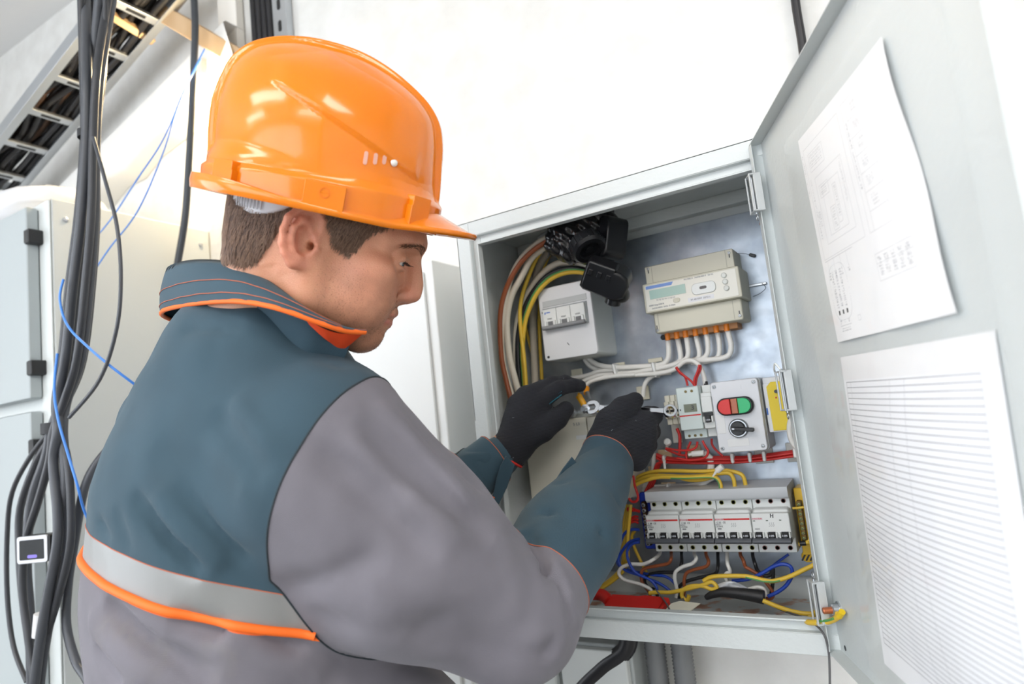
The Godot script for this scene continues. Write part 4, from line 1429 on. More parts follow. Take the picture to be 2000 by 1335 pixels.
	for k in 5:
		screw(Vector3(-0.1435, 1.4655 - k * 0.0120, -1.0415), 0.0038, steel, y)
		part("partition", MB.new().box(Vector3(-0.1405, 1.4595 - k * 0.0120, -1.040), Vector3(0.015, 0.0014, 0.008), 0.0003), sw, y)
	breaker_row(white, black, dgrey, steel, red, ink, pencil)

func breaker_row(white: Material, black: Material, dgrey: Material, steel: Material, red: Material, ink: Material, pencil: Material) -> void:
	var pale := M("print_pale", rgb8(220, 226, 235), 0.5)
	var hole := M("terminal_dark", rgb8(150, 150, 84), 0.45, 0.3)
	var rail := thing("rail_cover", "long light grey cover strip along the top of the row of breakers", "cover strip", "", Vector3(-0.268, 1.306, PZ))
	part("strip", MB.new().prism(PackedVector2Array([Vector2(PZ + 0.005, 1.297), Vector2(-1.016, 1.297), Vector2(-1.012, 1.301), Vector2(-1.012, 1.314), Vector2(PZ + 0.005, 1.317)]), -0.375, -0.1635, 0.0, Transform3D(Basis(Vector3.BACK, Vector3.UP, Vector3.RIGHT), Vector3.ZERO)), M("strip_paint", rgb8(204, 208, 212), 0.42), rail)
	var dr := bx("mounting_rail", Vector3(-0.40, 1.245, PZ), Vector3(-0.135, 1.280, PZ + 0.008), steel, rail)
	dr.set_meta("label", "steel mounting rail behind the breakers")
	var amps := ["C 40", "C 40", "C 32", ""]
	var which := ["first three pole breaker from the left, marked C 40, beside the blue block", "second three pole breaker from the left, marked C 40", "third three pole breaker from the left, marked C 32", "rightmost three pole switch with a handwritten mark, beside the yellow bar"]
	for g in 4:
		var x0 := -0.3755 + g * 0.0529
		var x1 := x0 + 0.0524
		var t := thing("three_pole_breaker" if g < 3 else "three_pole_switch", which[g], "breaker", "", Vector3((x0 + x1) / 2, 1.26, PZ))
		plate_prism("body", x0 + (0.002 if g == 0 else 0.0), x1, 1.2195, 1.2985, PZ + 0.004, -1.026, 0.0008, 0.001, white, t)
		plate_prism("front", x0, x1, 1.2395, 1.2795, -1.026, -1.002, 0.0008, 0.002, white, t)
		plate_prism("shoulder", x0 + 0.0005, x1 - 0.0005, 1.2395, 1.2845, -1.026, -1.010, 0.0008, 0.004, white, t)
		if g < 3:
			plate_prism("red_stripe", x0 + 0.0015, x1 - 0.0015, 1.2705, 1.2729, -1.0023, -1.0017, 0.0002, 0.0, red, t)
			lettering("SH203 L", 0.0017, Transform3D(Basis.IDENTITY, Vector3(x0 + 0.0085, 1.2717, -1.0015)), pale, t)
			lettering(amps[g], 0.0026, Transform3D(Basis.IDENTITY, Vector3(x0 + 0.0068, 1.2672, -1.0019)), ink, t)
			lettering("CE", 0.0027, Transform3D(Basis.IDENTITY, Vector3(x0 + 0.0145, 1.2672, -1.0019)), ink, t)
			lettering("400V~", 0.0018, Transform3D(Basis.IDENTITY, Vector3(x0 + 0.006, 1.2643, -1.0019)), pencil, t)
			lettering("2CDS2", 0.0017, Transform3D(Basis.IDENTITY, Vector3(x0 + 0.0072, 1.2615, -1.0019)), ink, t)
			plate_prism("stamp", x0 + 0.004, x0 + 0.0095, 1.2572, 1.2593, -1.0023, -1.0018, 0.0002, 0.0, pencil, t)
		else:
			plate_prism("red_stripe", x0 + 0.0015, x0 + 0.0155, 1.2705, 1.2729, -1.0023, -1.0017, 0.0002, 0.0, red, t)
			lettering("SD203/63", 0.0017, Transform3D(Basis.IDENTITY, Vector3(x0 + 0.0085, 1.2717, -1.0015)), pale, t)
			lettering("H", 0.0060, Transform3D(Basis(Vector3.BACK, -0.12), Vector3(x0 + 0.029, 1.2755, -1.0019)), black, t, "handwriting")
			for k in 3:
				part("indicator", MB.new().box(Vector3(x0 + 0.004 + k * 0.0178, 1.2688 + k * 0.0003, -1.0019), Vector3(0.003, 0.0012, 0.0003), 0.00005), M("indicator_green", rgb8(20, 62, 40), 0.4), t)
			lettering("400V", 0.0018, Transform3D(Basis.IDENTITY, Vector3(x0 + 0.0072, 1.2575, -1.0019)), pencil, t)
		for k in 3:      # printed switch symbols
			part("symbol", MB.new().tube(spline([Vector3(x0 + 0.0235 + k * 0.0026, 1.2605, -1.0019), Vector3(x0 + 0.0255 + k * 0.0026, 1.2625, -1.0019), Vector3(x0 + 0.0245 + k * 0.0026, 1.2645, -1.0019), Vector3(x0 + 0.0255 + k * 0.0026, 1.2665, -1.0019)], 4), 0.00022, 4), pencil, t)
		for k in 3:
			var x := x0 + 0.0087 + k * 0.0175
			plate_prism("toggle_well", x - 0.0048, x + 0.0048, 1.2435, 1.2535, -1.0024, -1.0015, 0.0003, 0.0, black, t)
			part("toggle", MB.new().prism(rrect(0.0088, 0.0085, 0.0006, 3, Vector2(x, 1.248)), -1.002, -0.996, 0.002), black, t)
			lettering("I-ON", 0.0019, Transform3D(Basis.IDENTITY, Vector3(x, 1.249, -0.9958)), pale, t)
			for sd in [-1, 1]:
				part("toggle_cheek", MB.new().prism(rrect(0.0024, 0.0125, 0.001, 3, Vector2(x + sd * 0.0064, 1.247)), -1.003, -0.997, 0.0008), white, t)
			part("terminal_screw", MB.new().lathe(Vector3(x, 1.2925, -1.0262), Vector3.BACK, [Vector2(0.0034, 0), Vector2(0.0034, 0.0009), Vector2(0.0026, 0.001), Vector2(0.0026, 0.0002), Vector2(0, 0.0002)], 14), hole if g < 3 else M("terminal_rust", rgb8(150, 112, 104), 0.5, 0.2), t)
			part("terminal_screw", MB.new().lathe(Vector3(x, 1.2262, -1.0262), Vector3.BACK, [Vector2(0.0034, 0), Vector2(0.0034, 0.0009), Vector2(0.0026, 0.001), Vector2(0.0026, 0.0002), Vector2(0, 0.0002)], 14), hole if g < 3 else M("terminal_rust", rgb8(150, 112, 104), 0.5, 0.2), t)
		part("lever", MB.new().prism(PackedVector2Array([Vector2(-1.004, 1.2390), Vector2(-0.994, 1.2380), Vector2(-0.989, 1.2405), Vector2(-0.989, 1.2430), Vector2(-0.992, 1.2455), Vector2(-1.004, 1.2460)]), x0 + 0.0005, x1 - 0.0005, 0.0006, Transform3D(Basis(Vector3.BACK, Vector3.UP, Vector3.RIGHT), Vector3.ZERO)), dgrey, t)
	# neutral bar left, earth bar right
	var nb := thing("neutral_bar", "brass terminal bar with screws on a blue block left of the breakers", "terminal bar", "", Vector3(-0.388, 1.26, PZ))
	bx("blue_block", Vector3(-0.398, 1.219, PZ), Vector3(-0.379, 1.309, -1.045), M("block_blue", rgb8(22, 62, 190), 0.45), nb, 0.002)
	bx("bar", Vector3(-0.3915, 1.226, -1.046), Vector3(-0.3845, 1.296, -1.034), M("brass_bar", rgb8(104, 78, 44), 0.4, 0.8), nb, 0.001)
	for k in 8:
		screw(Vector3(-0.388, 1.2905 - k * 0.0087, -1.0342), 0.0033, steel, nb)
	var eb := thing("earth_bar", "brass terminal bar on a bright yellow holder right of the breakers", "terminal bar", "", Vector3(-0.155, 1.25, PZ))
	var yl := M("holder_yellow", rgb8(226, 182, 12), 0.45)
	plate_prism("holder", -0.1605, -0.1485, 1.212, 1.307, PZ, -1.045, 0.002, 0.001, yl, eb)
	bx("bar", Vector3(-0.158, 1.228, -1.046), Vector3(-0.151, 1.290, -1.036), M("brass_bar", rgb8(104, 78, 44), 0.4, 0.8), eb, 0.001)
	for k in 9:
		screw(Vector3(-0.1545, 1.285 - k * 0.0068, -1.0362), 0.0028, M("screw_green", rgb8(150, 152, 96), 0.4, 0.7), eb)
	var cap := part("striped_end", MB.new().prism(rrect(0.019, 0.016, 0.008, 6, Vector2(-0.1545, 1.209)), PZ + 0.01, -1.048, 0.001), yl, eb)
	for k in 3:
		part("black_stripe", MB.new().box(Vector3(-0.160 + k * 0.0055, 1.209, -1.0478), Vector3(0.0024, 0.0135, 0.0006), 0.0001, Basis(Vector3.BACK, -0.55)), black, cap)

# ------------------------------------------------------------------ wires; each entry: pixel x, pixel y, z of the wire's own plane
func wire(called: String, label: String, m: Material, r: float, pts: Array, z0: float, group := "", sides := 8) -> MeshInstance3D:
	var w := []
	for q in pts:
		w.append(Zp(q[0], q[1], q[2] if q.size() > 2 else z0))
	return solo(called, MB.new().tube(spline(w, 6), r, sides), m, label, "wire" if r < 0.0045 else "cable", group)

func wires() -> void:
	var wh := M("wire_white", rgb8(232, 231, 226), 0.42)
	var cr := M("wire_cream", rgb8(218, 211, 194), 0.45)
	var ye := M("wire_yellow", rgb8(228, 190, 62), 0.42)
	var gr := M("wire_green", rgb8(86, 152, 84), 0.42)
	var bk := M("wire_black", rgb8(30, 31, 34), 0.4)
	var br := M("wire_brown", rgb8(150, 80, 44), 0.42)
	var rd := M("wire_red", rgb8(202, 40, 36), 0.42)
	var bl := M("wire_blue", rgb8(28, 66, 168), 0.4)
	# upper left loops
	var z := -1.0
	wire("thick_wire", "cream cable outside the brown one in the cabinet's upper left loop", cr, 0.0052, [[1072, 462], [1045, 478], [1018, 505], [999, 540], [986, 590], [979, 650], [983, 710], [996, 760], [1010, 800]], -0.957)
	wire("thick_wire", "brown cable in the upper left loop running down the cabinet's left side", br, 0.0044, [[1070, 470], [1040, 490], [1012, 520], [988, 565], [977, 616], [979, 693], [988, 740], [999, 785], [1010, 830]], -0.949)
	wire("thick_wire", "cream cable inside the brown one in the cabinet's upper left loop", cr, 0.0056, [[1072, 478], [1040, 502], [1017, 543], [999, 578], [990, 629], [995, 693], [1006, 740], [1020, 790], [1030, 830]], -0.962)
	wire("thick_wire", "yellow wire falling straight down in front of the cream loops", ye, 0.0036, [[1070, 474], [1056, 492], [1042, 517], [1024, 563], [1016, 601], [1017, 642], [1023, 693], [1027, 740], [1030, 790]], z + 0.012)
	wire("thick_wire", "cream cable arching from the lower black connector over the black one", cr, 0.0058, [[1150, 521], [1130, 513], [1113, 512], [1090, 514], [1066, 528], [1042, 556], [1020, 596], [1009, 642], [1007, 693], [1010, 740], [1014, 800]], z)
	wire("thick_wire", "black cable arching from the lower black connector under the cream one", bk, 0.0052, [[1150, 530], [1125, 524], [1098, 527], [1066, 542], [1038, 576], [1021, 614], [1013, 654], [1012, 700], [1015, 745], [1018, 800]], z + 0.004)
	var ygp := [[1148, 534], [1125, 531], [1100, 534], [1073, 547], [1049, 573], [1032, 609], [1024, 642], [1021, 685], [1024, 730], [1028, 790]]
	wire("thick_wire", "yellow stripe side of the earth cable arching under the black one", ye, 0.0038, ygp, z + 0.008)
	wire("green_stripe", "green stripe along the upper side of the arching earth cable", gr, 0.0026, [[1148, 530], [1123, 527], [1098, 530], [1070, 543], [1046, 569], [1029, 605], [1021, 640], [1018, 685], [1021, 730], [1025, 788]], z + 0.0082)
	wire("thick_wire", "straight beige cable dropping behind the arching cables left of the white enclosure", M("wire_beige", rgb8(206, 196, 178), 0.5), 0.0066, [[1085, 480], [1066, 500], [1050, 530], [1043, 578], [1041, 629], [1043, 690], [1046, 760], [1050, 820]], -1.05)
	wire("thick_wire", "yellow wire close to the left edge of the white enclosure", ye, 0.0034, [[1090, 470], [1066, 512], [1056, 560], [1053, 610], [1054, 660], [1057, 715], [1060, 780]], -1.06)
	wire("thick_wire", "short yellow wire crossing behind the straight beige cable", ye, 0.0028, [[1024, 628], [1030, 652], [1039, 690], [1044, 720]], -1.055)
	wire("thick_wire", "yellow wire hanging below the left glove along the cabinet side", ye, 0.0034, [[1030, 870], [1026, 905], [1025, 930], [1021, 965], [1016, 1025], [1012, 1090]], -1.03)
	# white bundle
	var zb := -1.072
	wire("white_wire", "white cable from the enclosure's underside up to the meter's first terminal", wh, 0.0043, [[1140, 690], [1152, 702], [1172, 713], [1205, 717], [1255, 715], [1290, 712], [1303, 702], [1306, 685], [1303, 652]], zb + 0.012)
	wire("white_wire", "white cable under it from the enclosure to the meter's second terminal", wh, 0.0043, [[1138, 692], [1150, 712], [1170, 722], [1205, 727], [1260, 724], [1300, 716], [1326, 706], [1329, 690], [1321, 650]], zb + 0.006)
	wire("white_wire", "white cable leaving the meter's third terminal into the bundle", wh, 0.0041, [[1338, 646], [1342, 668], [1344, 690], [1338, 702], [1316, 712], [1270, 722], [1210, 731], [1170, 733], [1140, 744], [1118, 760]], zb + 0.014)
	wire("white_wire", "white cable leaving the meter's fourth terminal into the bundle", wh, 0.0041, [[1357, 644], [1362, 668], [1366, 688], [1362, 700], [1340, 706]], zb + 0.008)
	wire("white_wire", "white cable leaving the meter's fifth terminal into the bundle", wh, 0.0041, [[1377, 642], [1382, 666], [1382, 688], [1372, 700], [1352, 704], [1330, 708]], zb + 0.013)
	wire("white_wire", "white cable leaving the meter's sixth terminal into the bundle", wh, 0.0041, [[1398, 639], [1404, 664], [1405, 688], [1398, 700], [1376, 706], [1350, 708]], zb + 0.008)
	wire("white_wire", "white cable curving widest from the meter's last terminal into the bundle", wh, 0.0043, [[1419, 638], [1424, 656], [1428, 676], [1424, 692], [1410, 699], [1386, 702], [1350, 705]], zb + 0.014)
	wire("white_wire", "white cable bridging in an arch from the bundle to the single breaker", wh, 0.0038, [[1180, 735], [1240, 732], [1290, 728], [1318, 720], [1336, 706], [1352, 704], [1366, 714], [1374, 732], [1378, 752]], zb + 0.022)
	wire("white_wire", "white cable curving down from the bundle to the square adhesive mount", wh, 0.0038, [[1310, 727], [1285, 730], [1266, 740], [1258, 755], [1256, 775]], zb + 0.012)
	wire("white_wire", "white cable bending down to the orange sleeved lug by the wrench", wh, 0.0036, [[1240, 731], [1200, 734], [1168, 740], [1150, 747], [1144, 757], [1145, 768]], zb + 0.026)
	wire("white_wire", "white cable running off left behind the left glove", wh, 0.0040, [[1200, 722], [1172, 724], [1146, 733], [1112, 739], [1080, 748]], zb + 0.010)
	for q in [[1204, 724], [1281, 722]]:
		var p := Zp(q[0], q[1], zb + 0.012)
		solo("cable_tie", MB.new().box(p, Vector3(0.005, 0.026, 0.022), 0.002, Basis(Vector3.BACK, 0.12)), M("tie_clear", rgb8(236, 238, 236), 0.4), "clear cable tie round the white bundle %s" % ("nearer the white enclosure" if q[0] < 1250 else "below the meter"), "cable tie")
	for q in [[1127, 727, 24, 14, "below the white enclosure's left corner"], [1208, 711, 26, 6, "above the white bundle's left tie"], [1280, 703, 28, 8, "above the white bundle's right tie"], [1256, 767, 24, 26, "square, under the curved white cable end"]]:
		var p := Zp(q[0], q[1], PZ + 0.002)
		solo("adhesive_mount", MB.new().box(p, Vector3(q[2] * 0.0009, q[3] * 0.0009, 0.004), 0.001), M("mount_cream", rgb8(226, 222, 202), 0.5), "small cream adhesive cable mount " + q[4], "cable mount")
	solo("black_ferrule", MB.new().tube(PackedVector3Array([Zp(1378, 745, zb + 0.022), Zp(1379.5, 756, zb + 0.024)]), 0.0034, 10), bk, "black ferrule on the white wire entering the single breaker", "ferrule")
	# lugs by the wrench
	solo("orange_lug", MB.new().tube(PackedVector3Array([Zp(1130, 772, -0.985), Zp(1142, 792, -0.985)]), 0.0052, 12).tube(PackedVector3Array([Zp(1133, 768, -0.986), Zp(1130, 772, -0.985)]), 0.003, 8), M("lug_orange", rgb8(240, 172, 30), 0.45), "yellow orange insulated cable lug left of the wrench's open end", "cable lug")
	solo("orange_lug", MB.new().tube(PackedVector3Array([Zp(1146, 757, -1.04), Zp(1145, 768, -1.03)]), 0.0048, 12), M("lug_orange_deep", rgb8(232, 150, 28), 0.45), "orange sleeve on the white cable above the wrench's open end", "cable lug")
	solo("metal_lug", MB.new().tube(PackedVector3Array([Zp(1147, 767, -1.03), Zp(1151, 782, -1.01)]), 0.0040, 10), M("zinc_bright", rgb8(196, 200, 204), 0.35, 0.9), "bare metal lug barrel just above the wrench's open end", "cable lug")
	# red wires
	var zr := -1.06
	wire("red_wire", "red wire crossing from upper left into the timer's top", rd, 0.0018, [[1321, 716], [1326, 724], [1336, 733], [1350, 744], [1356, 752]], zr + 0.02)
	wire("red_wire", "red wire crossing from upper right into the timer's top", rd, 0.0018, [[1366, 712], [1362, 726], [1356, 742], [1357, 754]], zr + 0.022)
	wire("red_wire", "red wire dropping straight into the timer's left top terminal", rd, 0.0018, [[1320, 717], [1328, 728], [1338, 736], [1343, 753]], zr + 0.018)
	wire("red_wire", "red wire folding up beside the timer's right top terminal", rd, 0.0016, [[1368, 712], [1368, 722], [1361, 738], [1359, 752]], zr + 0.016)
	wire("red_wire", "thick red wire dropping behind the white mount left of the timer", rd, 0.0026, [[1322, 836], [1327, 848], [1328, 862], [1327, 890]], -1.05)
	wire("red_wire", "red wire from the timer's underside ending in open air at the left", rd, 0.0018, [[1362, 862], [1360, 872], [1350, 878], [1330, 879], [1312, 877], [1300, 875]], -1.03)
	wire("red_wire", "red wire slanting left from the timer's underside", rd, 0.0018, [[1349, 862], [1344, 874], [1340, 886], [1342, 896]], -1.04)
	wire("red_wire", "red wire bowing right below the timer into the red bundle", rd, 0.0019, [[1372, 860], [1378, 872], [1383, 880], [1380, 890], [1368, 896], [1345, 898], [1322, 894]], -1.035)
	wire("red_wire", "red wire from the single breaker's underside to the red bundle", rd, 0.0018, [[1390, 856], [1391, 868], [1400, 880], [1412, 890]], -1.06)
	wire("red_wire", "red wire from the slanting one looping left under the mount", rd, 0.0019, [[1300, 876], [1312, 882], [1330, 888], [1342, 889]], -1.045)
	for k in 6:
		wire("red_wire", "%s red wire of the tied red bundle below the push button box" % ["topmost", "second from top", "third from top", "fourth from top", "fifth from top", "bottommost"][k], rd, 0.0019, [[1282, 886 + k * 1.6], [1300, 892 + k * 2.0], [1340, 896 + k * 1.5], [1395, 892 + k * 2.4], [1450, 892 + k * 2.0], [1500, 887 + k * 2.0], [1545, 881 + k * 2.0], [1580, 876 + k * 2]], -1.062 + 0.003 * (k % 3), "wires of the tied red bundle")
	for k in 3:
		wire("red_wire", "%s of three red wires turning down behind the right glove" % ["rightmost", "middle", "leftmost"][k], rd, 0.0022, [[1296, 896 + k * 3], [1290 - k * 3, 905], [1284 - k * 3, 918], [1278 - k * 4, 940], [1268 - k * 4, 960]], -1.06 + k * 0.004, "red wires turning down by the right glove")
	for q in [[1298, 898, 0], [1431, 894, 1], [1465, 892, 2], [1493, 890, 3], [1553, 883, 4]]:
		var p := Zp(q[0], q[1], -1.058)
		solo("cable_tie", MB.new().box(p, Vector3(0.0055, 0.016, 0.012), 0.002), M("tie_clear", rgb8(236, 238, 236), 0.4), "clear tie round the red bundle, " + ["nearest the right glove", "below the push button box's left half", "below the push button box's right corner", "just right of the push button box", "nearest the door hinge"][q[2]], "cable tie")
	for q in [[1322, 845, 17, 36, "standing upright left of the timer's lower half"], [1299, 886, 26, 16, "under the tie nearest the right glove"], [1356, 880, 26, 22, "below the timer behind the red loops"], [1492, 887, 30, 30, "behind the red bundle right of the push button box"], [1556, 882, 32, 32, "behind the red bundle nearest the door"], [1358, 902, 24, 9, "brownish, just below the red loops"], [1430, 900, 26, 8, "below the push button box"]]:
		var p := Zp(q[0], q[1], PZ + 0.002)
		solo("adhesive_mount", MB.new().box(p, Vector3(q[2] * 0.0009, q[3] * 0.0009, 0.004), 0.001), M("mount_white", rgb8(214, 214, 208), 0.5) if q[2] > 26 or q[2] < 20 else M("mount_tan", rgb8(208, 184, 148), 0.5), "adhesive cable mount " + q[4], "cable mount")
	solo("push_mount", MB.new().lathe(Zp(1304, 863, -1.04), Vector3(0, 0.4, 1), [Vector2(0.0055, -0.003), Vector2(0.0055, 0.003), Vector2(0.003, 0.005), Vector2(0, 0.005)], 14).tube(PackedVector3Array([Zp(1304, 864, -1.045), Zp(1301, 880, -1.05)]), 0.0024, 8), M("tie_clear", rgb8(236, 238, 236), 0.4), "white mushroom shaped tie mount left of the timer's foot", "cable mount")
	solo("tie_tail", MB.new().box(Zp(1298, 908, -1.045), Vector3(0.004, 0.016, 0.003), 0.001), M("tie_clear", rgb8(236, 238, 236), 0.4), "loose white tie tail hanging below the red bundle", "cable tie")
	# white loop by the hinge
	for k in 2:
		wire("white_wire", ["outer", "inner"][k] + " white cable looping out of the relay beside the door edge", wh, 0.0042, [[1562, 800 + k * 6], [1550 + k * 4, 808 + k * 5], [1543 + k * 6, 828], [1544 + k * 7, 852], [1553 + k * 6, 870 - k * 6], [1568 + k * 4, 878 - k * 8], [1590, 880 - k * 8]], -1.015 - 0.01 * k)
	for k in 3:
		wire("red_wire", "%s of three red wires behind the white loop at the door edge" % ["uppermost", "middle", "lowest"][k], rd, 0.0022, [[1550, 785 + k * 8], [1560, 800 + k * 12], [1568, 830 + k * 12], [1572, 860 + k * 6], [1575, 890]], -1.05, "red wires behind the white loop")
	# yellow earth wires above the breakers
	wire("yellow_wire", "upper yellow wire arching over the breakers to the outermost drop", ye, 0.0031, [[1236, 938], [1254, 927], [1280, 920], [1320, 919], [1370, 920], [1410, 918], [1430, 920], [1448, 926], [1455, 940], [1457, 962]], -1.04)
	wire("yellow_wire", "middle yellow wire arching over the breakers and dropping beside the sensor", ye, 0.0031, [[1236, 944], [1258, 932], [1284, 928], [1330, 930], [1372, 929], [1405, 924], [1424, 924], [1433, 936], [1436, 962]], -1.032)
	wire("yellow_wire", "lower yellow wire dropping first at the left of the three", ye, 0.0031, [[1238, 948], [1260, 938], [1290, 931], [1340, 932], [1380, 930], [1398, 932], [1407, 944], [1409, 962]], -1.024)
	wire("green_stripe", "green stripe under the lower yellow wire above the breakers", gr, 0.0012, [[1310, 933.5], [1340, 933.5], [1378, 932], [1396, 934], [1404.5, 945], [1406, 962]], -1.0215)
	wire("yellow_wire", "short yellow wire sagging between the lower yellow wires", ye, 0.0026, [[1330, 934], [1352, 938], [1376, 936], [1396, 930]], -1.045)
	for k in 3:
		wire("white_wire", ["uppermost", "middle", "lowest"][k] + " white cable in the short bundle behind the yellow wires", wh, 0.0040, [[1236, 955 + k * 6], [1270, 951 + k * 6], [1306, 950 + k * 6], [1336, 950 + k * 4], [1366, 944 + k * 2], [1392, 932]], -1.066 + k * 0.004)
	wire("white_wire", "white cable rising diagonally behind the yellow wires", wh, 0.0040, [[1236, 962], [1256, 950], [1270, 936], [1276, 915], [1277, 885]], -1.07)
	for k in 2:
		wire("white_wire", ["left", "right"][k] + " white cable of the pair curving down below the timer", wh, 0.0040, [[1370 + k * 6, 884], [1384 + k * 5, 894], [1386 + k * 5, 908], [1384 + k * 6, 925]], -1.06)
	solo("sensor_tip", MB.new().tube(PackedVector3Array([Zp(1411, 910, -1.0), Zp(1400, 919, -1.0)]), 0.0046, 12).tube(PackedVector3Array([Zp(1400, 919, -1.0), Zp(1392, 930, -1.0)]), 0.0024, 10, 0.001), M("wire_white", rgb8(232, 231, 226), 0.42), "cut white cable end with bare strands lying on the yellow wires", "cable end")
	solo("cut_cable_end", MB.new().tube(PackedVector3Array([Zp(1375, 884, -1.03), Zp(1352, 886, -1.03)]), 0.0044, 10).tube(PackedVector3Array([Zp(1352, 886, -1.03), Zp(1345, 888, -1.03)]), 0.0024, 8), M("wire_white", rgb8(232, 231, 226), 0.42), "white cable end sticking out left below the timer", "cable end")
	for q in [[1306, 949, 28, 14, "behind the white bundle's tie above the breakers"], [1378, 948, 24, 12, "tan, under the short white bundle's right end"], [1276, 916, 18, 12, "behind the diagonal white cable"]]:
		solo("adhesive_mount", MB.new().box(Zp(q[0], q[1], PZ + 0.002), Vector3(q[2] * 0.0009, q[3] * 0.0009, 0.004), 0.001), M("mount_tan", rgb8(208, 184, 148), 0.5), "adhesive cable mount " + q[4], "cable mount")
	solo("cable_tie", MB.new().box(Zp(1306, 954, -1.058), Vector3(0.005, 0.018, 0.014), 0.002), M("tie_clear", rgb8(236, 238, 236), 0.4), "clear tie round the short white bundle above the breakers", "cable tie")
	# red link and red feeders at the neutral bar
	wire("red_wire", "red wire bent in a hook beside the right cuff", rd, 0.0020, [[1237, 928], [1240, 948], [1246, 968], [1243, 978], [1234, 979], [1228, 972]], -0.99)
	solo("red_ferrule", MB.new().tube(PackedVector3Array([Zp(1226, 994, -1.02), Zp(1238, 995, -1.02)]), 0.0036, 10).tube(PackedVector3Array([Zp(1238, 995, -1.02), Zp(1248, 998, -1.03)]), 0.0026, 10), rd, "red insulated ferrule entering the top of the neutral bar", "ferrule")
	for k in 3:
		wire("red_wire", ["upper", "middle", "lower"][k] + " red wire arching into the neutral bar", rd, 0.0018, [[1247, 1009 + k * 6], [1240, 1008 + k * 5], [1233, 1012 + k * 4], [1229, 1021]], -1.03)
	# blue wires
	wire("blue_wire", "upper blue wire from the neutral bar bowing left to the floor", bl, 0.0024, [[1249, 1034], [1232, 1034], [1218, 1044], [1209, 1070], [1205, 1092], [1212, 1106], [1240, 1116], [1275, 1122], [1302, 1126], [1320, 1142], [1326, 1160]], -1.02)
	wire("blue_wire", "middle blue wire from the neutral bar bowing left to the floor", bl, 0.0024, [[1249, 1052], [1230, 1058], [1215, 1076], [1208, 1094], [1220, 1112], [1252, 1124], [1290, 1140], [1312, 1156]], -1.01)
	wire("blue_wire", "lower blue wire from the neutral bar bowing to the left cable hole", bl, 0.0024, [[1249, 1058], [1234, 1062], [1225, 1076], [1228, 1096], [1242, 1118], [1270, 1132], [1282, 1146], [1282, 1156]], -1.0)
	wire("blue_wire", "blue wire curling up and over right of the black sheath", bl, 0.0026, [[1430, 1134], [1462, 1130], [1490, 1118], [1510, 1106], [1528, 1101], [1544, 1106], [1547, 1122], [1536, 1142], [1518, 1156], [1500, 1164]], -1.0)
	wire("blue_wire", "thin blue wire end rising towards the earth bar", bl, 0.0018, [[1488, 1124], [1510, 1104], [1540, 1082]], -1.05)
	# three feeders under each breaker: white, brown, black
	var zf := -1.015
	wire("white_wire", "white feeder wire under the first breaker looping far left", wh, 0.0028, [[1289, 1066, -1.045], [1289, 1080, -1.04], [1276, 1092], [1256, 1101], [1232, 1101], [1214, 1108], [1209, 1120], [1220, 1132], [1250, 1140], [1270, 1150], [1276, 1162]], zf + 0.01)
	wire("brown_wire", "brown feeder wire under the first breaker", br, 0.0026, [[1311, 1066, -1.045], [1311, 1080, -1.04], [1311, 1090], [1304, 1100], [1280, 1105], [1258, 1110], [1252, 1122], [1256, 1140], [1268, 1156], [1270, 1168]], zf + 0.005)
	wire("black_wire", "black feeder wire under the first breaker", bk, 0.0026, [[1331, 1066, -1.045], [1331, 1081, -1.04], [1331, 1100], [1322, 1116], [1290, 1117], [1266, 1122], [1259, 1134], [1266, 1146], [1280, 1152], [1284, 1164]], zf - 0.005)
	wire("white_wire", "white feeder wire under the second breaker", wh, 0.0028, [[1356, 1066, -1.045], [1356, 1081, -1.04], [1360, 1090], [1352, 1100], [1334, 1106], [1320, 1116], [1318, 1130], [1322, 1150], [1320, 1166]], zf + 0.008)
	wire("brown_wire", "brown feeder wire under the second breaker", br, 0.0026, [[1379, 1066, -1.045], [1379, 1082, -1.04], [1384, 1096], [1378, 1106], [1354, 1112], [1340, 1120], [1336, 1136], [1337, 1152], [1333, 1168]], zf)
	wire("black_wire", "black feeder wire under the second breaker", bk, 0.0026, [[1402, 1066, -1.045], [1402, 1082, -1.04], [1402, 1106], [1396, 1120], [1364, 1128], [1338, 1136], [1326, 1148], [1326, 1168]], zf - 0.004)
	wire("white_wire", "white feeder wire under the third breaker entering the black sheath", wh, 0.0028, [[1420, 1066, -1.045], [1420, 1082, -1.04], [1421, 1100], [1426, 1116], [1418, 1120], [1419, 1132], [1428, 1148], [1442, 1154], [1462, 1150], [1480, 1146], [1492, 1150], [1496, 1164]], zf + 0.012)
	wire("brown_wire", "brown feeder wire under the third breaker curving behind the sheath", br, 0.0026, [[1446, 1066, -1.045], [1446, 1082, -1.04], [1452, 1094], [1456, 1106], [1466, 1112], [1484, 1124], [1500, 1142], [1510, 1158], [1506, 1168], [1496, 1168]], zf)
	wire("black_wire", "black feeder wire under the third breaker looping to the sheath", bk, 0.0027, [[1470, 1066, -1.045], [1470, 1083, -1.04], [1474, 1098], [1480, 1114], [1494, 1124], [1506, 1120], [1508, 1106], [1510, 1114], [1509, 1140], [1506, 1160]], zf - 0.01)
	# yellow green wires on the cabinet floor
	wire("yellow_wire", "yellow wire twisting across the cabinet floor from the left hole", ye, 0.0030, [[1268, 1158], [1282, 1156], [1310, 1156], [1340, 1150], [1372, 1142], [1390, 1136], [1400, 1146], [1390, 1150], [1372, 1144], [1350, 1144], [1334, 1152], [1332, 1164], [1342, 1172], [1346, 1162]], -0.985)
	wire("yellow_wire", "long yellow wire rising right from the cabinet floor to the stud", ye, 0.0031, [[1374, 1134], [1390, 1126], [1420, 1124], [1460, 1125], [1490, 1132], [1510, 1134], [1540, 1126], [1570, 1112], [1592, 1100], [1600, 1080], [1592, 1060], [1578, 1054]], -0.99)
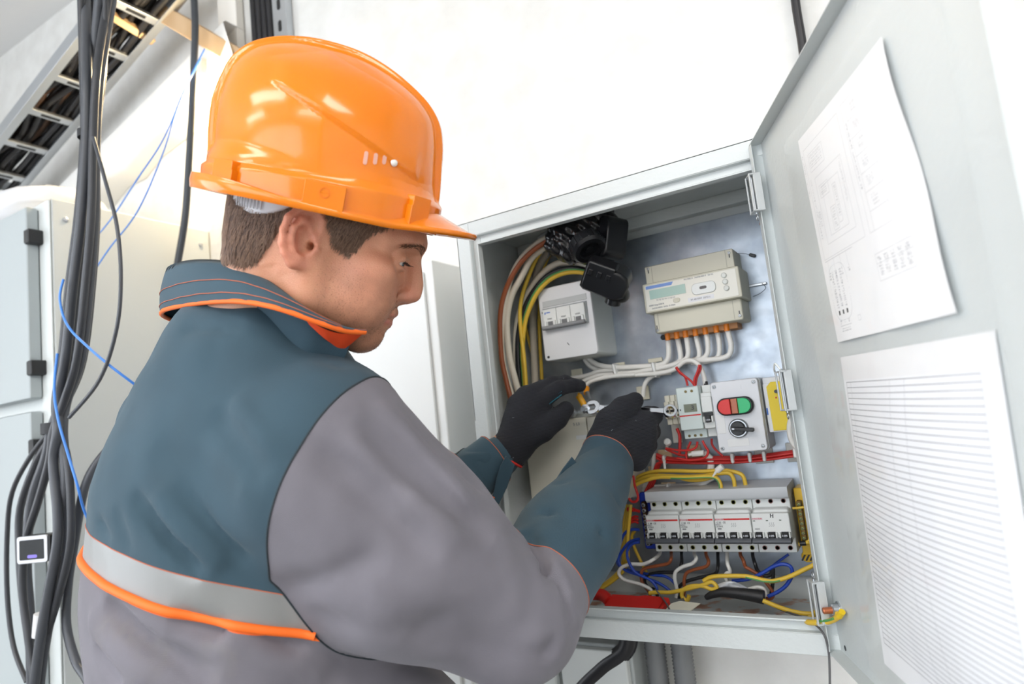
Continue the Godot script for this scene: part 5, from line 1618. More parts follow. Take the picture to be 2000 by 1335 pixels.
	wire("green_stripe", "green stripe on the long yellow wire crossing the cabinet floor", gr, 0.0013, [[1456, 1126.5], [1474, 1131], [1490, 1134.5], [1510, 1135.5], [1524, 1133]], -0.9875)
	wire("yellow_wire", "yellow wire emerging from the black sheath towards the front right", ye, 0.0031, [[1490, 1172], [1504, 1178], [1530, 1188], [1560, 1196], [1590, 1198], [1615, 1194]], -0.96)
	wire("yellow_wire", "yellow green wire from the door stud dipping over the cabinet edge", ye, 0.0034, [[1637, 1198, -0.845], [1634, 1206, -0.85], [1618, 1213, -0.862], [1596, 1215, -0.868], [1576, 1213, -0.885], [1590, 1200, -0.91], [1606, 1182, -0.94]], -0.87)
	wire("green_stripe", "green stripe on the wire from the door stud", gr, 0.0014, [[1628, 1207, -0.848], [1616, 1211, -0.858], [1596, 1213, -0.864]], -0.86)
	solo("yellow_lug", MB.new().tube(PackedVector3Array([Zp(1645, 1194, -0.835), Zp(1639, 1203, -0.842)]), 0.0036, 10), M("lug_yellow", rgb8(236, 200, 28), 0.45), "yellow insulated lug under the copper stud on the door", "cable lug")
	wire("earth_lead", "short yellow green lead at the top of the earth bar", ye, 0.0018, [[1548, 992], [1562, 991], [1590, 988], [1605, 987]], -1.03)
	wire("earth_lead", "yellow lead curving into the lower part of the earth bar", ye, 0.0030, [[1560, 1062], [1572, 1060], [1586, 1056], [1600, 1054]], -1.03)
	solo("black_ferrule", MB.new().tube(PackedVector3Array([Zp(1562, 1061, -1.028), Zp(1574, 1060, -1.028)]), 0.0034, 10), bk, "black ferrule on the lead entering the earth bar", "ferrule")
	for k in 3:
		wire("yellow_wire", ["outermost", "middle", "innermost"][k] + " yellow wire coiling down behind the right forearm", ye, 0.0028, [[1224 + k * 4, 985], [1218 + k * 5, 1030], [1214 + k * 6, 1060], [1218 + k * 4, 1090], [1208 + k * 4, 1116], [1186 + k * 4, 1136], [1170, 1146 + k * 3]], -1.04 + k * 0.012)
	wire("yellow_wire", "yellow wire slanting down right from the neutral bar's foot", ye, 0.0026, [[1240, 1036], [1234, 1048], [1240, 1070], [1250, 1092], [1262, 1116], [1268, 1130]], -1.05)
	# sheath, plug and tag on the floor
	var sh := []
	for q in [[1378, 1167], [1392, 1160], [1412, 1156], [1440, 1158], [1470, 1162], [1492, 1166]]:
		sh.append(Zp(q[0], q[1], -0.985))
	var rr := PackedFloat32Array()
	var sp := spline(sh, 8)
	for k in sp.size():
		var u := float(k) / (sp.size() - 1)
		rr.append(0.003 + 0.0065 * pow(u, 0.6))
	solo("black_sheath", MB.new().tube(sp, 0.01, 14, -1.0, rr), M("sheath_black", rgb8(33, 33, 35), 0.5), "black cable sheath cut back on the cabinet floor with wires coming out", "cable sheath")
	var red_m := M("red_plastic", rgb8(214, 40, 34), 0.42)
	var rp := Zp(1244, 1183, -0.94)
	var rt := thing("red_tool_handle", "flat red plastic piece lying on the cabinet floor behind the front edge", "tool", "", rp)
	var X := Transform3D(Basis(Vector3(0.99, 0.0, 0.10), Vector3(-0.10, 0.25, -0.95).normalized(), Vector3.ZERO), rp)
	X.basis.z = X.basis.x.cross(X.basis.y).normalized()
	part("blade", MB.new().prism(PackedVector2Array([Vector2(-0.050, -0.020), Vector2(0.040, -0.020), Vector2(0.050, 0.012), Vector2(0.048, 0.020), Vector2(0.010, 0.022), Vector2(0.0, 0.019), Vector2(-0.045, 0.018)]), -0.004, 0.006, 0.0015, X), red_m, rt)
	part("shadow_gap", MB.new().box(X * Vector3(0.040, 0.0, 0.0), Vector3(0.004, 0.034, 0.012), 0.001, X.basis.orthonormalized()), M("red_plastic_dark", rgb8(176, 26, 24), 0.45), rt)
	part("grip", MB.new().tube(spline([X * Vector3(-0.046, 0.005, 0.0), X * Vector3(-0.062, 0.018, 0.002), X * Vector3(-0.082, 0.022, 0.0), X * Vector3(-0.11, 0.016, 0.0)]), 0.009, 12), red_m, rt)
	solo("paper_tag", MB.new().prism(PackedVector2Array([Vector2(-0.02, -0.012), Vector2(0.012, -0.016), Vector2(0.024, 0.012), Vector2(-0.006, 0.016), Vector2(-0.016, 0.008)]), 0, 0.0012, 0.0003, Transform3D(Basis(Vector3.RIGHT, -1.35), Zp(1330, 1186, -0.915))), M("tag_cream", rgb8(226, 222, 204), 0.6), "small cream tag lying right of the red plastic piece", "tag")
	wire("thin_grey_wire", "thin grey wire bending down over the cream tag", M("grey_wire", rgb8(96, 96, 98), 0.5), 0.0012, [[1280, 1150, -0.97], [1296, 1170, -0.94], [1306, 1186, -0.91], [1312, 1202, -0.892]], -0.95)
	wire("thin_grey_wire", "thin grey wire bending down right of the cream tag", M("grey_wire", rgb8(96, 96, 98), 0.5), 0.0012, [[1334, 1168, -0.97], [1342, 1186, -0.94], [1351, 1204, -0.892]], -0.95)
	var fm := []
	for r in 5:
		var row := []
		for q in 9:
			var p := Zp(1392 + q * 10.5, 1146 - 12 * sin(q * 0.5) + r * 5, -0.99 - 0.006 * sin(r * 2.0 + q))
			row.append(p)
		fm.append(row)
	solo("clear_wrap", MB.new().grid(fm), M("wrap_film", rgb8(224, 226, 228), 0.25), "crumpled clear wrap behind the black sheath", "wrap")
	connectors()

func connectors() -> void:
	var tape := M("black_tape", rgb8(24, 24, 27), 0.22, 0.0, {"normal_enabled": true, "normal_scale": 0.35, "normal_texture": noise_tex(0.012, 41, Color.BLACK, Color.WHITE, 256, 2, true, 8.0)}.merged(tri_uv(8.0)))
	var bp := M("connector_black", rgb8(26, 27, 30), 0.28)
	var c := Zp(1135, 462, -0.965)
	var t := thing("taped_connector", "black tape wrapped branch connector hanging under the cabinet's top edge", "connector", "", c)
	var B := Basis(Vector3.BACK, 0.18) * Basis(Vector3.UP, 0.5) * Basis(Vector3.RIGHT, 0.25)
	var f := Field.new()
	f.flat_cone(c + B * Vector3(-0.020, 0.004, 0), c + B * Vector3(0.026, 0.006, 0), 0.036, 0.040, B, Vector3(1, 1.15, 0.8), 0.01)
	f.cone(c + B * Vector3(-0.030, 0.004, 0.0), c + B * Vector3(-0.050, -0.002, 0.0), 0.016, 0.010, 0.012)
	f.cone(c + B * Vector3(-0.01, -0.02, 0.015), c + B * Vector3(0.03, -0.03, 0.01), 0.02, 0.024, 0.015)
	f.disp_max = 0.004
	f.disp = func(p: Vector3) -> float:
		var q := B.transposed() * (p - c)
		return 0.0016 * sin((q.x * 0.8 + q.y * 0.7) * 420.0) + 0.0012 * sin((q.x - q.y * 0.5 + q.z) * 260.0)
	part("wrapped_body", nets(f, c - Vector3.ONE * 0.085, c + Vector3.ONE * 0.085, 0.0028), tape, t)
	var kc := Zp(1148, 482, -0.93)
	var ax := (B * Vector3(0.1, -0.75, 0.65)).normalized()
	var prof := []
	part("knob", MB.new().lathe(kc, ax, [Vector2(0.026, -0.012), Vector2(0.028, -0.010), Vector2(0.028, 0.006), Vector2(0.024, 0.010), Vector2(0.017, 0.010), Vector2(0.016, 0.004), Vector2(0.007, 0.003), Vector2(0.006, 0.008), Vector2(0, 0.008)], 28), bp, t)
	var ribs := MB.new()
	var s1 := ax.cross(Vector3.UP).normalized()
	var s2 := ax.cross(s1)
	for k in 16:
		var a := TAU * k / 16
		var d := s1 * cos(a) + s2 * sin(a)
		ribs.box(kc + d * 0.028 - ax * 0.002, Vector3(0.003, 0.004, 0.016), 0.0008, Basis(d, ax.cross(d), ax))
	part("knob_ribs", ribs, bp, t)
	var B2 := Basis(Vector3.BACK, -0.25) * Basis(Vector3.UP, -0.5)
	part("side_housing", MB.new().prism(rrect(0.050, 0.066, 0.012), -0.02, 0.02, 0.004, Transform3D(B2, c + Vector3(0.042, -0.012, -0.004))), bp, t)
	part("side_boss", MB.new().lathe(c + Vector3(0.050, 0.004, 0.016), B2.z, [Vector2(0.011, -0.002), Vector2(0.011, 0.004), Vector2(0.006, 0.004), Vector2(0.006, -0.001), Vector2(0, -0.001)], 18), bp, t)
	part("top_tab", MB.new().box(c + Vector3(0.030, 0.034, 0.0), Vector3(0.018, 0.02, 0.02), 0.003, B2), bp, t)
	part("tape_band", MB.new().tube(PackedVector3Array([Zp(1058, 470, -0.975), Zp(1072, 461, -0.972), Zp(1082, 455, -0.97)]), 0.0105, 14), M("tape_shiny", rgb8(190, 192, 196), 0.2, 0.3), t)
	part("tie_tail", MB.new().tube(spline([Zp(1084, 466, -0.955), Zp(1078, 482, -0.95), Zp(1073, 494, -0.95), Zp(1071, 502, -0.95)]), 0.0016, 6), bp, t)
	# second connector
	var e := Zp(1186, 545, -0.945)
	var u := thing("branch_connector", "black angular branch connector hanging lower, right of the white enclosure", "connector", "", e)
	var B3 := Basis(Vector3.BACK, -0.52) * Basis(Vector3.UP, 0.35) * Basis(Vector3.RIGHT, 0.35)
	var body := PackedVector2Array([Vector2(-0.036, -0.018), Vector2(-0.030, -0.022), Vector2(0.022, -0.024), Vector2(0.034, -0.014), Vector2(0.036, 0.006), Vector2(0.030, 0.018), Vector2(0.018, 0.023), Vector2(-0.030, 0.023), Vector2(-0.036, 0.018)])
	part("body", MB.new().prism(body, -0.022, 0.022, 0.005, Transform3D(B3, e)), bp, u)
	part("upper_shell", MB.new().box(e + B3 * Vector3(-0.012, 0.021, 0.004), Vector3(0.046, 0.012, 0.036), 0.004, B3), bp, u)
	for k in 3:
		part("latch", MB.new().box(e + B3 * Vector3(-0.026 + k * 0.014, 0.010, 0.0225), Vector3(0.007, 0.010, 0.004), 0.001, B3), bp, u)
	part("lower_lobe", MB.new().ball(e + B3 * Vector3(0.022, -0.018, -0.004), Vector3(0.020, 0.014, 0.020), B3), bp, u)
	part("nut", MB.new().lathe(e + B3 * Vector3(0.020, -0.030, 0.002), B3 * Vector3(0.1, -1, 0.1), [Vector2(0.013, -0.006), Vector2(0.013, 0.004), Vector2(0.010, 0.006), Vector2(0, 0.006)], 10), bp, u)

# ------------------------------------------------------------------ the electrician
var hO := Vector3.ZERO
var hF := Vector3.ZERO
var hU := Vector3.ZERO
var hS := Vector3.ZERO

func turned(pitch: float, yaw: float) -> Array:
	var p := deg_to_rad(pitch)
	var y := deg_to_rad(yaw)
	var f0 := cam_right * cos(p) - cam_up * sin(p)
	var u := cam_right * sin(p) + cam_up * cos(p)
	return [f0 * cos(y) + cam_fwd * sin(y), u, f0 * sin(y) - cam_fwd * cos(y)]

# head millimetres (forward, up, towards the right ear) to the world
func hd(f: float, v: float, s := 0.0) -> Vector3:
	return hO + (hF * f + hU * v + hS * s) * 0.001

func head_field() -> Field:
	var f := Field.new()
	var HB := Basis(hF, hU, hS)
	var ell := func(c: Vector3, r: Vector3, k: float) -> void:
		var p := hd(c.x, c.y, c.z)
		f.flat_cone(p, p, 0.01, 0.01, HB, r / 10.0, k * 0.001)
	ell.call(Vector3(2, 45, 0), Vector3(93, 78, 74), 10)
	ell.call(Vector3(35, 48, 0), Vector3(76, 58, 62), 14)
	ell.call(Vector3(43, -20, 0), Vector3(57, 60, 53), 14)
	for s in [-1.0, 1.0]:
		f.cone(hd(69, -72, s * 10), hd(8, -48, s * 50), 0.015, 0.014, 0.022)
		f.cone(hd(8, -48, s * 50), hd(2, -4, s * 60), 0.014, 0.012, 0.022)
		ell.call(Vector3(64, -6, s * 44), Vector3(24, 18, 20), 16)
		ell.call(Vector3(52, -38, s * 34), Vector3(34, 34, 28), 18)
		f.chain([hd(103, 33, 0), hd(98, 33, s * 16), hd(89, 32, s * 34), hd(72, 27, s * 49)], [0.008, 0.0085, 0.008, 0.007], 0.012)
	f.cone(hd(67.5, -73), hd(68.5, -74), 0.0168, 0.0168, 0.014)
	f.cone(hd(56, -69), hd(6, -58), 0.018, 0.032, 0.02)
	# neck and nape
	var nb := D(484, 650, 0.725)
	f.cone(hd(-24, -14), nb, 0.060, 0.045, 0.03)
	f.cone(nb, D(494, 760, 0.765), 0.045, 0.045, 0.03)
	# eye sockets, then lids with an opening
	for s in [-1.0, 1.0]:
		f.cone(hd(102, 13, s * 25), hd(95, 11, s * 39), 0.0105, 0.0105, 0.012, true)
	for s in [-1.0, 1.0]:
		f.cone(hd(81.5, 10.5, s * 31), hd(81.6, 10.5, s * 31), 0.0143, 0.0143, 0.004)
		f.chain([hd(93, 9, s * 20), hd(95.8, 12.8, s * 28), hd(92, 12.6, s * 39), hd(84, 7, s * 45)], [0.0016, 0.0022, 0.0022, 0.0016], 0.003)
		f.chain([hd(92, 7, s * 20), hd(94.2, 3.0, s * 29), hd(90.5, 3.0, s * 38), hd(84, 6, s * 45)], [0.0014, 0.0018, 0.0018, 0.0014], 0.005)
		f.chain([hd(98, 18.5, s * 24), hd(95, 19.2, s * 34), hd(89, 15.5, s * 44)], [0.0010, 0.0012, 0.0008], 0.003, true)
		f.chain([hd(93.8, 7.4, s * 23.5), hd(95.4, 7.6, s * 30), hd(90.6, 7.0, s * 40)], [0.0014, 0.0041, 0.0020], 0.001, true)
	# nose
	f.chain([hd(101.5, 24), hd(104.5, 13), hd(107.6, 2), hd(110.2, -10), hd(110.6, -19.5)], [0.0062, 0.0062, 0.0072, 0.0086, 0.0102], 0.009)
	for s in [-1.0, 1.0]:
		f.cone(hd(103.5, -24, s * 10.5), hd(98.5, -25.0, s * 14.0), 0.0070, 0.0066, 0.005)
		f.cone(hd(106, -27.5, s * 4), hd(100, -31, s * 5), 0.0045, 0.004, 0.005)
		f.cone(hd(104.5, -33.5, s * 8.2), hd(101.5, -29.5, s * 8.2), 0.0022, 0.002, 0.002, true)
		f.chain([hd(101, -15, s * 14.5), hd(95, -18.5, s * 19.5), hd(91.5, -25, s * 21), hd(93, -32, s * 18)], [0.0008, 0.0016, 0.0018, 0.001], 0.004, true)
	# lips
	f.chain([hd(84, -50, -22), hd(92, -46.5, -10), hd(95.0, -44.6, 0), hd(92, -46.5, 10), hd(84, -50, 22)], [0.0026, 0.0046, 0.0052, 0.0046, 0.0026], 0.004)
	f.chain([hd(82, -53, -20), hd(87.5, -56, -9), hd(90.0, -57, 0), hd(87.5, -56, 9), hd(82, -53, 20)], [0.003, 0.0054, 0.006, 0.0054, 0.003], 0.005)
	f.cone(hd(100.5, -51.6, 0), hd(93, -51.6, 12), 0.0010, 0.0010, 0.002, true)
	f.cone(hd(100.5, -51.6, 0), hd(93, -51.6, -12), 0.0010, 0.0010, 0.002, true)
	f.cone(hd(93, -51.6, 12), hd(85, -52.6, 23), 0.0010, 0.0012, 0.002, true)
	f.cone(hd(93, -51.6, -12), hd(85, -52.6, -23), 0.0010, 0.0012, 0.002, true)
	# ears
	for s in [-1.0, 1.0]:
		var e := func(ff: float, v: float, o := 0.0) -> Vector3: return hd(ff, v, s * (71.0 + (9.0 - ff) * 0.52 + o))
		f.flat_cone(e.call(-4, 19, -5.5), e.call(-7, -6, -5.5), 0.0150, 0.0125, Basis((hF - hS * s * 0.52).normalized(), hU, (hF - hS * s * 0.52).normalized().cross(hU)), Vector3(1, 1, 0.36), 0.003)
		f.chain([e.call(1, 3, -3.0), e.call(6, 8, -1.0), e.call(10, 17, -1), e.call(9.5, 26, 0), e.call(4, 33, 0.5), e.call(-5, 34.5, 0.5), e.call(-14, 30, 0), e.call(-20.5, 20, 0), e.call(-22.5, 8, -0.5), e.call(-21.5, -4, -1), e.call(-17, -13, -1.5), e.call(-10, -20, -2)],
			[0.0026, 0.003, 0.0034, 0.0036, 0.0036, 0.0036, 0.0036, 0.0036, 0.0034, 0.0034, 0.0038, 0.005], 0.0025)
		f.chain([e.call(0, 24, -1.5), e.call(-8, 21, -0.5), e.call(-13.5, 12, 0), e.call(-14.5, 1, -0.5), e.call(-11, -8, -1), e.call(-5, -12, -1)], [0.003, 0.0034, 0.0036, 0.0036, 0.0036, 0.0036], 0.003)
		f.flat_cone(e.call(-6, -18, -2.5), e.call(0, -19, -3.5), 0.0085, 0.006, Basis((hF - hS * s * 0.52).normalized(), hU, (hF - hS * s * 0.52).normalized().cross(hU)), Vector3(1, 1, 0.55), 0.004)
		f.chain([e.call(7, 5, -2), e.call(7.5, -2, -0.5), e.call(6, -9, -2)], [0.0032, 0.0042, 0.0032], 0.003)
		f.cone(e.call(1, -1, 3), e.call(5, 0, -12), 0.0048, 0.003, 0.003, true)
		f.cone(e.call(-4.0, 9, 1.8), e.call(-2.5, -4, 1.2), 0.0076, 0.0070, 0.002, true)
		f.cone(e.call(4.5, 18, 3.6), e.call(1.5, 25, 3.6), 0.0044, 0.0034, 0.003, true)
		f.cone(hd(-24, 22, s * 73), hd(-21, -8, s * 72), 0.0042, 0.004, 0.004, true)
	return f

func body_field() -> Field:   # what the clothes cover, thinner than they are
	var f := Field.new()
	var a := arm_points()
	f.cone(D(490, 760, 0.75), D(478, 930, 0.77), 0.07, 0.10, 0.03)
	f.cone(D(478, 930, 0.77), D(480, 1400, 0.77), 0.10, 0.10, 0.03)
	for k in 2:
		f.cone(D(488, 800, 0.76), a[k][0], 0.05, 0.05, 0.03)
		f.cone(a[k][0], a[k][1], 0.045, 0.034, 0.02)
		f.cone(a[k][1], a[k][2], 0.034, 0.0255, 0.02)
		f.cone(a[k][2], a[k][3], 0.0265, 0.018, 0.02)
	for s in [-1.0, 1.0]:
		var hip: Vector3 = D(480, 1400, 0.78) + bL * s * 0.09
		hip.y = 0.92
		f.cone(D(480, 1400, 0.78), hip, 0.10, 0.085, 0.04)
		f.cone(hip, Vector3(hip.x, 0.5, hip.z) + bF * 0.02, 0.075, 0.05, 0.03)
		f.cone(Vector3(hip.x, 0.5, hip.z) + bF * 0.02, Vector3(hip.x, 0.09, hip.z), 0.048, 0.036, 0.02)
		f.cone(Vector3(hip.x, 0.07, hip.z), Vector3(hip.x, 0.05, hip.z) + bF * 0.14, 0.035, 0.028, 0.02)
	return f

var bL := Vector3(0.923, 0, 0.384)
var bF := Vector3(0.384, 0, -0.923)

func arm_points() -> Array:   # shoulder, elbow, wrist, palm; right then left
	return [
		[D(640, 890, 0.655), D(1010, 1210, 0.70), D(1186, 892, 0.945), D(1225, 845, 0.965)],
		[D(375, 840, 0.88), D(640, 1120, 0.92), D(988, 882, 1.035), D(1035, 815, 1.035)]]

var sleeve_from := 0
var sleeve_to := 0

func jacket_field() -> Field:
	var f := Field.new()
	var TB := Basis(bL, Vector3.UP, bL.cross(Vector3.UP))
	f.flat_cone(D(492, 800, 0.757), D(478, 945, 0.765), 0.112, 0.148, TB, Vector3(1.2, 1, 0.95), 0.05)
	f.flat_cone(D(478, 945, 0.765), D(462, 1150, 0.77), 0.148, 0.146, TB, Vector3(1.28, 1, 0.98), 0.04)
	f.flat_cone(D(462, 1150, 0.77), D(478, 1560, 0.77), 0.146, 0.156, TB, Vector3(1.3, 1, 1.0), 0.04)
	var a := arm_points()
	# shoulder yoke
	f.cone(D(515, 750, 0.74), D(630, 862, 0.66), 0.074, 0.076, 0.05)
	f.cone(D(446, 664, 0.716), D(520, 668, 0.698), 0.043, 0.047, 0.04)
	f.cone(D(360, 690, 0.84), D(430, 664, 0.745), 0.028, 0.042, 0.03)
	f.cone(D(490, 745, 0.76), D(375, 835, 0.88), 0.075, 0.075, 0.06)
	# right sleeve
	sleeve_from = f.a.size()
	f.cone(D(632, 915, 0.655), D(785, 1070, 0.665), 0.104, 0.096, 0.016)
	f.cone(D(785, 1070, 0.665), D(1005, 1205, 0.69), 0.096, 0.066, 0.03)
	f.cone(D(1005, 1205, 0.69), D(1112, 1045, 0.80), 0.062, 0.058, 0.025)
	f.cone(D(1112, 1045, 0.80), D(1184, 910, 0.93), 0.058, 0.039, 0.02)
	sleeve_to = f.a.size()
	# left sleeve
	f.cone(a[1][0], a[1][1], 0.072, 0.062, 0.05)
	f.cone(a[1][1], D(880, 955, 1.0), 0.062, 0.050, 0.03)
	f.cone(D(880, 955, 1.0), D(974, 892, 1.03), 0.048, 0.034, 0.02)
	# jacket front hanging below the arm
	f.cone(D(640, 1360, 0.72), D(780, 1500, 0.72), 0.10, 0.10, 0.04)
	return f

func fold(p: Vector3, a: Vector3, b: Vector3, w: float, amp: float) -> float:
	var ba := b - a
	var h := clampf((p - a).dot(ba) / ba.length_squared(), 0.0, 1.0)
	var d := p.distance_squared_to(a + ba * h)
	return amp * exp(-d / (w * w)) * (1.0 - pow(absf(2.0 * h - 1.0), 4.0))

func hit(f: Field, px: float, py: float, d0 := 0.3) -> Vector3:
	var r := ray(px, py)
	var l := r.length()
	var t := d0
	var every := f.all()
	for k in 80:
		var e := f.eval(cam_at + r * t, every)
		if e < 0.0003:
			break
		t += e * 0.8 / l
		if t > 2.0:
			break
	return cam_at + r * t

func plane3(a: Vector3, b: Vector3, c: Vector3, towards: Vector3) -> Plane:
	var p := Plane(a, b, c)
	if p.normal.dot(towards) < 0.0:
		p = Plane(-p.normal, -p.d)
	return p

func strip_tube(line: PackedVector3Array, nn: PackedVector3Array, r: float, lift: float, sides := 7) -> MB:
	var pts := PackedVector3Array()
	for k in line.size():
		pts.append(line[k] + nn[k] * lift)
	return MB.new().tube(pts, r, sides)

var jobs := {}
func job_head() -> void:
	jobs.head = nets(head_field(), hO - Vector3.ONE * 0.17 - Vector3(0, 0.05, 0), hO + Vector3.ONE * 0.15, 0.0024)
func job_jacket() -> void:
	var f := jacket_field()
	jacket_folds(f)
	jobs.jacket = nets(f, Vector3(-1.12, 0.86, -1.02), Vector3(-0.24, 1.68, -0.26), 0.0055)
func job_body() -> void:
	jobs.body = nets(body_field(), Vector3(-1.1, 0.0, -1.0), Vector3(-0.3, 1.6, -0.3), 0.011)
func job_gloves() -> void:
	var g := glove_fields()
	jobs.glove_r = nets(g[0], D(1210, 850, 0.97) - Vector3.ONE * 0.1, D(1210, 850, 0.97) + Vector3.ONE * 0.1, 0.0026)
	jobs.glove_l = nets(g[1], D(1060, 810, 1.04) - Vector3.ONE * 0.11, D(1060, 810, 1.04) + Vector3.ONE * 0.11, 0.0026)

func jacket_folds(f: Field) -> void:
	var J := []
	var base := jacket_field()
	# creases lie on the cloth: from, to, half width, depth (+ presses in, - stands out)
	for q in [
		[[1030, 1030], [1062, 1140], 0.010, 0.009], [[1062, 1075], [1066, 1290], 0.009, 0.007], [[1040, 1080], [1046, 1270], 0.016, -0.005], [[1075, 1085], [1120, 1190], 0.008, -0.005], [[1080, 1130], [1092, 1290], 0.008, -0.004], [[1085, 1120], [1120, 1220], 0.007, 0.005], [[960, 1010], [1010, 1220], 0.022, -0.004],
		[[770, 770], [985, 985], 0.013, 0.007], [[735, 780], [930, 1000], 0.014, -0.006], [[700, 820], [960, 1060], 0.014, 0.008], [[660, 850], [900, 1080], 0.018, -0.005], [[600, 850], [860, 1090], 0.016, 0.006], [[620, 880], [800, 980], 0.02, 0.004], [[800, 790], [900, 900], 0.010, -0.004],
		[[540, 1150], [760, 1080], 0.018, 0.005], [[600, 1190], [900, 1200], 0.02, 0.005], [[700, 1150], [980, 1130], 0.022, -0.003], [[800, 1240], [1010, 1290], 0.018, 0.004],
		[[255, 960], [400, 1120], 0.009, 0.010], [[300, 955], [440, 1110], 0.010, -0.006], [[340, 940], [490, 1100], 0.010, 0.005], [[190, 1010], [215, 1060], 0.006, 0.005], [[225, 990], [255, 1080], 0.006, 0.004], [[160, 1000], [185, 1050], 0.006, -0.003],
		[[300, 870], [470, 960], 0.018, 0.004], [[420, 800], [520, 930], 0.016, 0.005], [[450, 780], [545, 890], 0.012, -0.004], [[260, 760], [420, 690], 0.022, -0.003], [[350, 640], [480, 640], 0.012, 0.003], [[560, 640], [680, 720], 0.008, 0.004], [[600, 640], [700, 700], 0.008, -0.003], [[620, 760], [760, 730], 0.012, 0.003],
		[[1050, 1000], [1190, 1050], 0.008, 0.007], [[1045, 1040], [1200, 1100], 0.008, -0.005], [[1080, 945], [1210, 985], 0.008, 0.006], [[1105, 905], [1210, 945], 0.008, -0.004], [[1130, 990], [1190, 1180], 0.009, 0.005], [[1090, 1080], [1180, 1180], 0.009, 0.005], [[1170, 900], [1215, 1060], 0.009, -0.004],
		[[890, 905], [950, 960], 0.008, 0.006], [[900, 890], [965, 890], 0.007, -0.004], [[925, 900], [960, 940], 0.007, 0.004],
		[[205, 1170], [420, 1335], 0.014, 0.010], [[175, 1200], [300, 1335], 0.013, -0.006], [[330, 1200], [600, 1270], 0.014, 0.007], [[420, 1240], [640, 1320], 0.014, -0.006], [[180, 1260], [240, 1335], 0.010, 0.006]]:
		J.append([hit(base, q[0][0], q[0][1]), hit(base, q[1][0], q[1][1]), q[2] * 0.85, q[3] * 1.5])
	for q in J:
		q.append((q[0] + q[1]) * 0.5)
		q.append(pow(q[0].distance_to(q[1]) * 0.5 + q[2] * 2.2, 2))
	var ns := FastNoiseLite.new()
	ns.seed = 6
	ns.frequency = 9.0
	ns.fractal_octaves = 2
	f.disp_max = 0.016
	f.disp = func(p: Vector3) -> float:
		var d := ns.get_noise_3d(p.x, p.y * 0.7, p.z) * 0.003
		for q in J:
			if p.distance_squared_to(q[4]) < q[5]:
				d += fold(p, q[0], q[1], q[2], q[3])
		return d

func glove_fields() -> Array:
	var r := Field.new()
	r.cone(D(1184, 905, 0.935), D(1192, 878, 0.95), 0.0275, 0.030, 0.012)
	r.cone(D(1192, 878, 0.95), D(1228, 848, 0.968), 0.031, 0.031, 0.014)
	r.cone(D(1228, 848, 0.968), D(1256, 826, 0.966), 0.026, 0.0185, 0.012)
	r.cone(D(1226, 862, 0.966), D(1258, 850, 0.962), 0.026, 0.0185, 0.010)
	r.cone(D(1222, 874, 0.964), D(1254, 876, 0.962), 0.025, 0.0175, 0.010)
	r.cone(D(1215, 884, 0.962), D(1244, 898, 0.964), 0.024, 0.0165, 0.010)
	r.chain([D(1256, 826, 0.962), D(1277, 811, 0.985), D(1266, 808, 1.01), D(1244, 812, 1.012)], [0.0150, 0.0132, 0.0118, 0.0110], 0.004)
	r.chain([D(1258, 850, 0.958), D(1272, 842, 0.985), D(1258, 838, 1.008), D(1236, 840, 1.008)], [0.0155, 0.0132, 0.0118, 0.0110], 0.004)
	r.chain([D(1254, 876, 0.958), D(1266, 868, 0.984), D(1252, 862, 1.004), D(1230, 862, 1.002)], [0.0150, 0.0128, 0.0115, 0.0105], 0.004)
	r.chain([D(1243, 898, 0.96), D(1254, 892, 0.980), D(1240, 886, 0.998), D(1222, 882, 0.996)], [0.0140, 0.0120, 0.0108, 0.0100], 0.004)
	r.chain([D(1174, 858, 0.95), D(1190, 822, 0.952), D(1216, 797, 0.962), D(1240, 782, 0.972)], [0.021, 0.0185, 0.0158, 0.0128], 0.008)
	var l := Field.new()
	l.cone(D(994, 884, 1.032), D(1006, 864, 1.034), 0.0275, 0.0285, 0.012)
	l.cone(D(1006, 864, 1.034), D(1036, 815, 1.035), 0.0295, 0.030, 0.014)
	l.cone(D(1030, 826, 1.034), D(1056, 786, 1.026), 0.028, 0.018, 0.012)
	l.cone(D(1024, 820, 1.036), D(1042, 772, 1.032), 0.027, 0.0175, 0.010)
	l.cone(D(1016, 824, 1.040), D(1026, 776, 1.040), 0.025, 0.017, 0.010)
	l.cone(D(1008, 832, 1.044), D(1010, 790, 1.046), 0.022, 0.016, 0.010)
	l.chain([D(1058, 780, 1.022), D(1094, 757, 1.026), D(1121, 752, 1.042), D(1133, 753, 1.050)], [0.0155, 0.0118, 0.0108, 0.0098], 0.003)
	l.chain([D(1044, 768, 1.030), D(1080, 749, 1.045), D(1104, 746, 1.064), D(1115, 748, 1.078)], [0.0158, 0.0122, 0.0112, 0.0100], 0.004)
	l.chain([D(1027, 772, 1.040), D(1060, 756, 1.068), D(1084, 757, 1.088), D(1096, 762, 1.100)], [0.0152, 0.0120, 0.0108, 0.0098], 0.004)
	l.chain([D(1010, 788, 1.046), D(1034, 776, 1.076), D(1052, 776, 1.092), D(1064, 780, 1.102)], [0.0142, 0.0110, 0.0100, 0.0092], 0.004)
	l.cone(D(1026, 856, 1.024), D(1058, 838, 1.014), 0.0215, 0.0200, 0.008)
	l.chain([D(1058, 838, 1.014), D(1088, 817, 1.018), D(1105, 799, 1.028)], [0.0200, 0.0165, 0.0130], 0.003)
	for g in [r, l]:
		g.disp_max = 0.0
	return [r, l]

func run_jobs() -> void:
	job_jacket()
	job_head()
	job_gloves()
	job_body()

